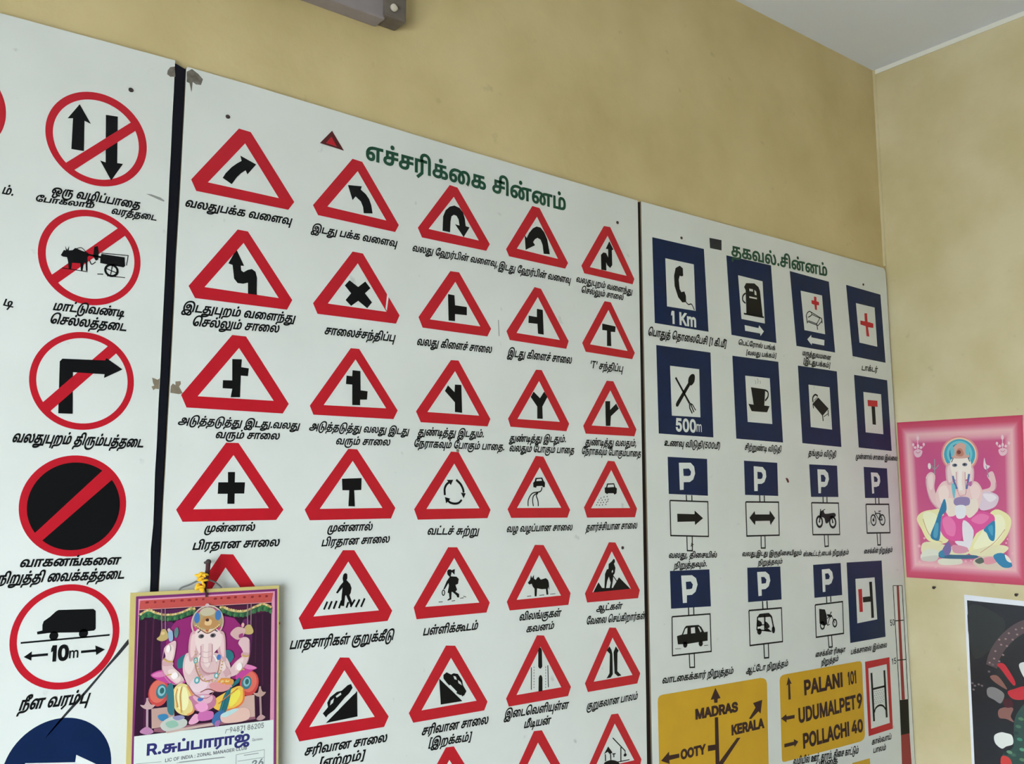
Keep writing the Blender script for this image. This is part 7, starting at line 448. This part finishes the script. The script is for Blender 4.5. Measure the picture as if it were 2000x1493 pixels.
GAR = [
["dark_print",[["p",[-2036,12327,-6017,12194,-5521,5932,-1887,5012],[26,28,37]],["b",[-2072,12140,-2822,12040,-3178,11610,-2578,10787,-2092,10657],[36,40,42]]]],
["arch",[["c",344,[-2667,10377,-2789,10734,-3068,11144,-3475,11523,-3937,11751,-4667,11887,-5353,11801],[84,68,72]],["e",-2616,10485,35,27,[150,122,122]],["e",-2762,10624,35,27,[150,122,122]],["e",-2816,10851,35,27,[150,122,122]],["e",-3005,11061,35,27,[150,122,122]],["e",-2958,11209,35,27,[150,122,122]],["e",-3152,11247,35,27,[150,122,122]],["e",-3260,11428,34,27,[150,122,122]],["e",-3478,11561,34,27,[150,122,122]],["e",-3669,11615,34,26,[150,122,122]],["e",-3505,11413,34,27,[150,122,122]],["e",-3361,11248,34,27,[150,122,122]],["e",-3176,11041,35,27,[150,122,122]],["e",-3041,10762,35,27,[150,122,122]],["e",-2912,10558,35,27,[150,122,122]],["e",-2034,9799,40,31,[110,92,96]],["e",-2109,9732,40,31,[110,92,96]],["e",-2232,9787,40,31,[110,92,96]],["e",-2061,9610,40,31,[110,92,96]],["e",-2330,9762,40,31,[110,92,96]],["e",-2577,10214,39,31,[110,92,96]],["e",-2710,10439,39,31,[110,92,96]]]],
["red_petal",[["b",[-2835,10454,-3024,10514,-3181,10325,-3347,10010,-3301,9892,-3143,10058,-2970,10300],[196,44,58]]]],
["red_petal",[["b",[-3097,9677,-3313,9800,-3656,9921,-3975,9799,-3629,9548,-3254,9494],[196,44,58]]]],
["brown_leaf",[["b",[-2607,10084,-2842,10114,-3092,9770,-2935,9805,-2676,9960],[136,92,84]]]],
["grey_flower",[["b",[-2482,9687,-2623,9763,-2815,9732,-2996,9588,-2870,9315,-2675,9392,-2487,9479],[132,126,126]]]],
["brown_leaf",[["b",[-2790,9108,-3008,9223,-3234,9220,-3141,8976,-3224,8822,-3002,8879,-2793,8884],[140,94,88]]]],
["dark_petal",[["b",[-2947,9431,-3178,9483,-3239,9288,-3007,9216],[70,22,36]]]],
["foliage",[["b",[-3220,8766,-3379,9161,-3773,9514,-4853,9742,-5054,7946,-4602,6460,-3008,6090,-2785,7691,-3153,8091],[44,74,68]],["e",-3346,8713,83,48,[70,110,90]],["e",-3357,8347,82,48,[64,130,110]],["e",-3258,8514,83,48,[36,60,60]],["e",-3438,8949,82,48,[80,120,90]],["e",-3311,7973,83,48,[40,70,66]],["e",-3410,8064,82,48,[90,150,120]],["e",-3136,7867,83,48,[60,100,84]],["e",-3389,7769,82,48,[84,120,90]],["e",-2911,7862,84,49,[30,52,52]],["e",-3028,7921,84,49,[100,140,110]]]],
["white_flower",[["b",[-2608,8329,-2801,8455,-2954,8462,-3139,8420,-3152,8183,-2945,8072,-2806,7984,-2623,8107],[228,228,222]]]],
["white_flower",[["b",[-3497,10532,-3708,10631,-3923,10563,-3774,10029,-3586,10226],[214,214,210]]]],
["red_flower",[["b",[-2768,7725,-2905,7787,-3050,7704,-3069,7451,-2766,7428],[206,60,58]]]]]
GLY = {}
for k_, v_ in GLYPHS.items():
    fl_ = v_.split('|'); cs_ = []
    for c_ in fl_[1:]:
        n_ = [int(t) for t in c_.split()]; x_ = y_ = 0; p_ = []
        for i_ in range(0, len(n_), 2):
            x_ += n_[i_] * 2; y_ += n_[i_ + 1] * 2; p_.append((x_, y_))
        cs_.append(p_)
    GLY[k_] = (int(fl_[0]), cs_)
def clusters(t):
    """Tamil vowel signs that stand before their consonant are moved there, then the longest known cluster is taken"""
    out = []; i = 0; cons = lambda c: 0xb95 <= ord(c) <= 0xbb9
    t = t.replace('\u0b95\u0bcd\u0bb7', '\ue000')
    s_ = ''
    while i < len(t):
        c = t[i]; nx = t[i + 1] if i + 1 < len(t) else ''
        if (cons(c) or c == '\ue000') and nx and nx in '\u0bc6\u0bc7\u0bc8\u0bca\u0bcb':
            s_ += {'\u0bca': '\u0bc6', '\u0bcb': '\u0bc7'}.get(nx, nx) + c + ('\u0bbe' if nx in '\u0bca\u0bcb' else ''); i += 2
        else: s_ += c; i += 1
    s_ = s_.replace('\ue000', '\u0b95\u0bcd\u0bb7'); i = 0
    while i < len(s_):
        for n in (3, 2, 1):
            g = s_[i:i + n]
            if len(g) == n and (n == 1 or g in GLY): out.append(g); i += n; break
    return out
def layout(txt):
    tam = any(ord(c) > 0xb80 for c in txt); x = 0; run = []; lo = None; hi = 0
    for g in clusters(txt):
        if g == ' ': x += 300; continue
        a, cs = GLY[g]
        if cs:
            xs = [p[0] for c in cs for p in c]
            if lo is None: lo = min(xs)
            hi = max(hi, x + max(xs))
        run.append((g, x)); x += a
    return [(g, px - lo) for g, px in run], hi - lo, 0
TRI = {}
def fatten(c, d_):
    n = len(c); out = []
    for i in range(n):
        a, b, e = Vector(c[i - 1]), Vector(c[i]), Vector(c[(i + 1) % n])
        u, v = (b - a), (e - b)
        if u.length == 0 or v.length == 0: out.append(c[i]); continue
        u.normalize(); v.normalize(); nn = Vector((-u.y - v.y, u.x + v.x))
        if nn.length < 0.3: out.append(c[i]); continue
        nn.normalize(); k = d_ / max(0.5, nn.dot(Vector((-v.y, v.x)))); out.append((b.x + nn.x * k, b.y + nn.y * k))
    return out
def winding(p, cs):
    w_ = 0
    for c in cs:
        for a, b in zip(c, c[1:] + c[:1]):
            cr = (b[0] - a[0]) * (p[1] - a[1]) - (p[0] - a[0]) * (b[1] - a[1])
            if a[1] <= p[1] < b[1] and cr > 0: w_ += 1
            elif b[1] <= p[1] < a[1] and cr < 0: w_ -= 1
    return w_
def glyph_tris(g, bold):
    """letter outline, thickened by bold, filled by the nonzero rule (strokes of one letter may cross)"""
    if (g, bold) in TRI: return TRI[g, bold]
    cs = [fatten(c, bold) for c in GLY[g][1]]
    co = []; ed = []
    for c in cs:
        b = len(co); co += [Vector(p) for p in c]; ed += [(b + i, b + (i + 1) % len(c)) for i in range(len(c))]
    ov, oe, of, *_ = delaunay_2d_cdt(co, ed, [], 0, 1e-3) if co else ([], [], [])
    vv = [(v.x, v.y) for v in ov]; tt = []
    for t in of:
        pts = [vv[i] for i in t]; A_ = area(pts)
        if abs(A_) < 1e-6: continue
        if winding((sum(p[0] for p in pts) / 3, sum(p[1] for p in pts) / 3), cs): tt.append(tuple(t if A_ > 0 else t[::-1]))
    TRI[g, bold] = (vv, tt)
    return vv, tt

# ---------------------------------------------------------------- the room
XB, CEIL, WALL_Y = 3.030, 3.0822, 0.012
def structure(name, bm, m): return tag(bm_obj(name, bm, m), kind='structure')
structure('wall_back', box_bm((LEFT_X - .2, WALL_Y, 0), (XB + .2, WALL_Y + .2, CEIL)), M['wall'])
structure('wall_right', box_bm((XB, FRONT_Y - .2, 0), (XB + .2, WALL_Y, CEIL)), M['wall2'])
lb = box_bm((LEFT_X - .2, FRONT_Y - .2, 0), (LEFT_X, OPEN_Y0, CEIL))
box_bm((LEFT_X - .2, OPEN_Y1, 0), (LEFT_X, WALL_Y, CEIL), 0, lb); box_bm((LEFT_X - .2, OPEN_Y0, OPEN_TOP), (LEFT_X, OPEN_Y1, CEIL), 0, lb)
structure('wall_left', lb, M['dark_wall'])
structure('ceiling', box_bm((LEFT_X - .2, FRONT_Y - .2, CEIL), (XB + .2, WALL_Y + .2, CEIL + .15)), M['ceiling'])
structure('floor', box_bm((LEFT_X - .2, FRONT_Y - .2, -.1), (XB + .2, WALL_Y + .2, 0)), M['floor'])
structure('wall_front', box_bm((LEFT_X - .2, FRONT_Y - .2, 0), (XB + .2, FRONT_Y, CEIL)), M['dark_wall'])
structure('ground', box_bm((LEFT_X - 16.2, -14, -.3), (LEFT_X - .2, 12, -.12)), M['pave'])
structure('trim_1', box_bm((XB - .003, FRONT_Y, CEIL - .016), (XB, WALL_Y, CEIL)), M['trim'])      # limewash band along the right wall under the ceiling
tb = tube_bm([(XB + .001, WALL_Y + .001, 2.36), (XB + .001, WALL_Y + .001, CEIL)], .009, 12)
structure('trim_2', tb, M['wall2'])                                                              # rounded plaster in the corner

# ---------------------------------------------------------------- the three sign boards
BOARD_Z0 = 0.45
def board(poly, label):
    n = len(poly); vs_ = [(x, 0.0, z) for x, z in poly] + [(x, WALL_Y - .0005, z) for x, z in poly]
    fl = Flat(); fl.rings([poly]); fs = [tuple(f_) for f_ in fl.f]
    fs += [tuple(n + i for i in f_[::-1]) for f_ in fl.f]
    sgn = area(poly) > 0
    for i in range(n):
        j = (i + 1) % n
        fs.append((i, i + n, j + n, j) if sgn else (i, j, j + n, i + n))
    xs = [p[0] for p in poly]
    o = mesh_obj('road_sign_board', vs_, fs, M['board'], None, ((min(xs) + max(xs)) / 2, WALL_Y / 2, BOARD_Z0))
    o.data.materials.append(M['edge'])
    for p in o.data.polygons:
        if abs(p.normal.y) < 0.5: p.material_index = 1
    return tag(o, label, 'signboard', 'painted road sign boards on the wall')
rnd = random.Random(3)
def ragged(x0, z0, x1, z1, n, amp):
    return [(x0 + (x1 - x0) * i / n + (rnd.uniform(-amp, amp) if 0 < i < n else 0), z0 + (z1 - z0) * i / n) for i in range(n + 1)]
left_poly = [(-.665, BOARD_Z0)] + ragged(.5560, BOARD_Z0, .5553, 1.62, 26, .0016) + ragged(.5553, 1.64, .5534, 2.3545, 12, .0004) + [(.25, 2.3485), (-.665, 2.345)]
mid_poly = [(.5712, BOARD_Z0)] + ragged(1.786, BOARD_Z0, 1.7948, 2.3377, 16, .0006) + [(1.2, 2.342), (.70, 2.349), (.577, 2.3489)] + ragged(.5751, 2.345, .5715, 1.3, 14, .0006)
arc = [(2.996 + .0177 * math.cos(a), 2.329 + .0177 * math.sin(a)) for a in [k * math.pi / 10 for k in range(0, 6)]]
right_poly = [(1.806, BOARD_Z0), (3.024, BOARD_Z0), (3.021, 1.2)] + arc + [(2.5, 2.345), (1.8075, 2.3385)]
BOARDS = [board(left_poly, 'white board of round red prohibition signs at the left edge'),
          board(mid_poly, 'wide white board of red warning triangles in the middle of the wall'),
          board(right_poly, 'white board of blue and yellow signs next to the room corner')]
def strip(poly, y0, y1, m, label):
    bm = bmesh.new()
    a = [bm.verts.new((x, y0, z)) for x, z in poly]; b = [bm.verts.new((x, y1, z)) for x, z in poly]
    bm.faces.new(a); bm.faces.new(b[::-1])
    for i in range(len(poly)): j = (i + 1) % len(poly); bm.faces.new((a[i], b[i], b[j], a[j]))
    bmesh.ops.recalc_face_normals(bm, faces=bm.faces[:])
    xs = [p[0] for p in poly]
    return tag(bm_obj('gap_batten', bm, m, None, ((xs[0] + xs[1]) / 2, y1, BOARD_Z0)), label, 'batten')
strip([(.5567, BOARD_Z0), (.5707, BOARD_Z0), (.5700, 1.6), (.5742, 2.344), (.5542, 2.350), (.5568, 1.62)], .002, WALL_Y, M['navy'], 'narrow dark navy batten between the left and middle sign boards')
strip([(1.787, BOARD_Z0), (1.8055, BOARD_Z0), (1.807, 2.336), (1.7956, 2.336)], .004, WALL_Y, M['brown'], 'narrow dark brown batten between the middle and right sign boards')

for b_, name, label, layers in SIGNS:
    main = None
    for li, (sub, colour, ops) in enumerate(layers):
        fl = Flat()
        for o in ops: fl.op(o)
        ob = fl.build(sub or name, M[colour], main or BOARDS[b_], 'A', -3e-4 - 1.5e-4 * li - (6e-4 if name in ('title', 'heading_mark') else 0))
        if main is None:
            main = ob
            if label: ob['label'] = label
for b_, x, z in SCREWS:
    bm = bmesh.new(); bmesh.ops.create_icosphere(bm, subdivisions=2, radius=.0042)
    for v in bm.verts: v.co = Vector((v.co.x * 1.15 + x * 1e-4, v.co.y * .6, v.co.z + z * 1e-4))
    bm_obj('screw', bm, M['iron'], BOARDS[b_], None, True)

# ---------------------------------------------------------------- hanging calendar, its nail and the flower
CAL_Y = -.022
sheet = pairs(CAL_SHEET)
cal = thing('calendar', ((sheet[2][0] + sheet[3][0]) / 2, CAL_Y, sheet[2][1]), 'gold edged wall calendar with a seated elephant headed deity, hung on a nail', 'calendar')
bm = bmesh.new()
a = [bm.verts.new((x, CAL_Y, z)) for x, z in sheet]; b = [bm.verts.new((x, CAL_Y + .002, z)) for x, z in sheet]
bm.faces.new(a); bm.faces.new(b[::-1])
for i in range(4): bm.faces.new((a[i], b[i], b[(i + 1) % 4], a[(i + 1) % 4]))
bmesh.ops.recalc_face_normals(bm, faces=bm.faces[:])
tag(bm_obj('backing_card', bm, M['gold'], cal), 'gold bordered card')
lay = 4
def printed(fl, name, parent, plane, off, m='printed'):
    return fl.build(name, M[m], parent, plane, off, 1.2e-5)
for name, ops in CAL_PARTS:
    fl = Flat(); fl.layer = lay
    for o in ops: fl.op(o, True)
    lay = fl.layer; printed(fl, name, cal, 'A', CAL_Y)
pic = None
for sub, ops in CAL_PIC:
    fl = Flat(); fl.layer = lay
    for o in ops: fl.op(o, True)
    lay = fl.layer
    ob = printed(fl, sub or 'picture', pic or cal, 'A', CAL_Y)
    if pic is None: pic = ob; ob['label'] = 'purple curtained picture on the calendar'
lay = 34
for name, c, ops in CAL_TXT:
    fl = Flat(); fl.layer = lay
    for o in ops: fl.op(o)
    fl.c = [rgb(c)] * len(fl.v); printed(fl, name, cal, 'A', CAL_Y)
def ring_path(pts, n=6): 
    xs = spline([(p[0], p[2]) for p in pts], False, n); ys = spline([(p[1], 0) for p in pts], False, n)
    return [(x[0], y[0], x[1]) for x, y in zip(xs, ys)]
bm_obj('hanging_cord', tube_bm(ring_path([(.6468, -.0305, 1.4150), (.6466, -.030, 1.4030), (.6455, -.028, 1.3889), (.6448, -.0265, 1.3745), (.6466, -.0258, 1.3636), (.6485, -.0238, 1.3562)]), [.0042] * 15 + [.003] * 5 + [.0017] * 11, 8), M['cord'], cal, None, True)
bm_obj('hanger_wire', tube_bm(ring_path([(.6000, -.0195, 1.3665), (.6035, -.0200, 1.3734), (.6187, -.0235, 1.3791), (.6316, -.026, 1.3849), (.6482, -.026, 1.386), (.6633, -.024, 1.3808), (.6751, -.0200, 1.3728), (.6790, -.0195, 1.3665)]), .0016, 8), M['wire'], cal, None, True)
bm = tube_bm([(.6530, .004, 1.4150), (.6500, -.020, 1.4165), (.6468, -.031, 1.4179)], .0024, 10)
tube_bm([(.6472, -.030, 1.4177), (.6465, -.0328, 1.4180)], [.0052, .0046], 12, bm)
tag(bm_obj('nail', bm, M['iron'], None, (.6530, 0, 1.4150), True), 'rusty iron nail in the middle board, holding up the calendar', 'nail')
fw = thing('marigold_flower', (.6350, -.033, 1.372), 'crumpled yellow flower tucked on the cord above the calendar', 'flower')
rf = random.Random(5)
for k in range(11):
    cx, cy, cz = .6350 + rf.uniform(-.0085, .0085), -.034 + rf.uniform(-.005, .005), 1.3845 + rf.uniform(-.0135, .0125)
    bm = bmesh.new(); bmesh.ops.create_icosphere(bm, subdivisions=2, radius=1)
    rot = Matrix.Rotation(rf.uniform(0, 6.28), 3, Vector((rf.uniform(-1, 1), rf.uniform(-1, 1), rf.uniform(-1, 1))).normalized())
    for v in bm.verts:
        c = v.co; q_ = Vector((c.x * .0075, c.y * .0048, (c.z + .25 * math.sin(c.x * 3)) * .0024 - .0016 * c.x * c.x))
        v.co = rot @ q_ + Vector((cx, cy, cz))
    bm_obj('petal', bm, M['marigold'], fw, None, True)

# ---------------------------------------------------------------- posters and nails on the right wall
def poster(name, outer, parts, label, thick, base_mat, mat_key):
    pts = pairs(outer); ys = [p[0] for p in pts]
    root = thing(name, (XB, (min(ys) + max(ys)) / 2, min(p[1] for p in pts)), label, 'poster')
    bm = bmesh.new()
    a = [bm.verts.new((XB - thick, y, z)) for y, z in pts]; b = [bm.verts.new((XB - .0003, y, z)) for y, z in pts]
    bm.faces.new(a); bm.faces.new(b[::-1])
    for i in range(4): bm.faces.new((a[i], b[i], b[(i + 1) % 4], a[(i + 1) % 4]))
    bmesh.ops.recalc_face_normals(bm, faces=bm.faces[:])
    bm_obj('backing_sheet', bm, base_mat, root)
    lay = 2
    for pname, ops in parts:
        fl = Flat(); fl.layer = lay
        for o in ops:
            if o[0] == 'g':      # printed frame: bands of colour from the rim inwards
                q_ = pairs(o[1]); cx = sum(p[0] for p in q_) / 4; cz = sum(p[1] for p in q_) / 4; b0 = len(fl.v)
                for t, c in o[2]:
                    for y, z in q_: fl.v.append((y + (cx - y) * 2 * t, z + (cz - z) * 2 * t, fl.layer)); fl.c.append(rgb(c))
                nb = len(o[2])
                for s_ in range(nb - 1):
                    for k in range(4):
                        i0, i1 = b0 + s_ * 4 + k, b0 + s_ * 4 + (k + 1) % 4
                        fl.f.append((i0, i0 + 4, i1 + 4, i1) if area(q_) < 0 else (i0, i1, i1 + 4, i0 + 4))
            else: fl.op(o, True)
        lay = fl.layer
        ob = fl.build(pname, M[mat_key], root, 'B', XB - thick, 1.2e-5)
        if pname == 'scattered_petals': ob['kind'] = 'stuff'
    return root
poster('deity_poster', DEITY_OUT, DEITY, 'pink bordered poster of an elephant headed deity on a lotus, beside the room corner', .003, M['gloss_white'], 'gloss_print')
poster('garland_poster', GAR_OUT, GAR, 'dark white bordered print of a garland with red and white flowers, below the pink poster', .002, M['gloss_white'], 'gloss_print')
for (y, z), lb in (((-.1012, 1.2683), 'small dark nail in the right wall below the left half of the pink poster'), ((-.3599, 1.2616), 'small dark nail in the right wall above the white bordered dark print')):
    bm = tube_bm([(XB + .004, y, z), (XB - .012, y - .001, z - .002)], .0022, 8)
    tube_bm([(XB - .012, y - .001, z - .002), (XB - .014, y - .001, z - .002)], .0048, 10, bm)
    tag(bm_obj('nail', bm, M['iron'], None, (XB, y, z), True), lb, 'nail')

# ---------------------------------------------------------------- tube light over the boards
tl = thing('tube_light', (.40, WALL_Y, 2.571), 'dusty grey tube light fitting on the wall above the boards', 'lamp')
bm_obj('batten_body', box_bm((-.24, -.030, 2.571), (.990, WALL_Y, 2.640), .004), M['metal'], tl)
for x0, x1 in ((.984, 1.040), (-.290, -.234)):
    e = bm_obj('end_cap', box_bm((x0, -.038, 2.5765), (x1, WALL_Y, 2.700), .006), M['metal2'], tl)
    xm = (x0 + x1) / 2 - (.006 if x0 > 0 else 0)
    bm_obj('socket_button', tube_bm([(xm, -.036, 2.6005), (xm, -.042, 2.6005), (xm, -.044, 2.6005)], [.0085, .0085, .0065], 18), M['ivory'], e, None, True)
bm_obj('glass_tube', tube_bm([(-.236, -.022, 2.672), (.986, -.022, 2.672)], .013, 20), M['tube'], tl, None, True)
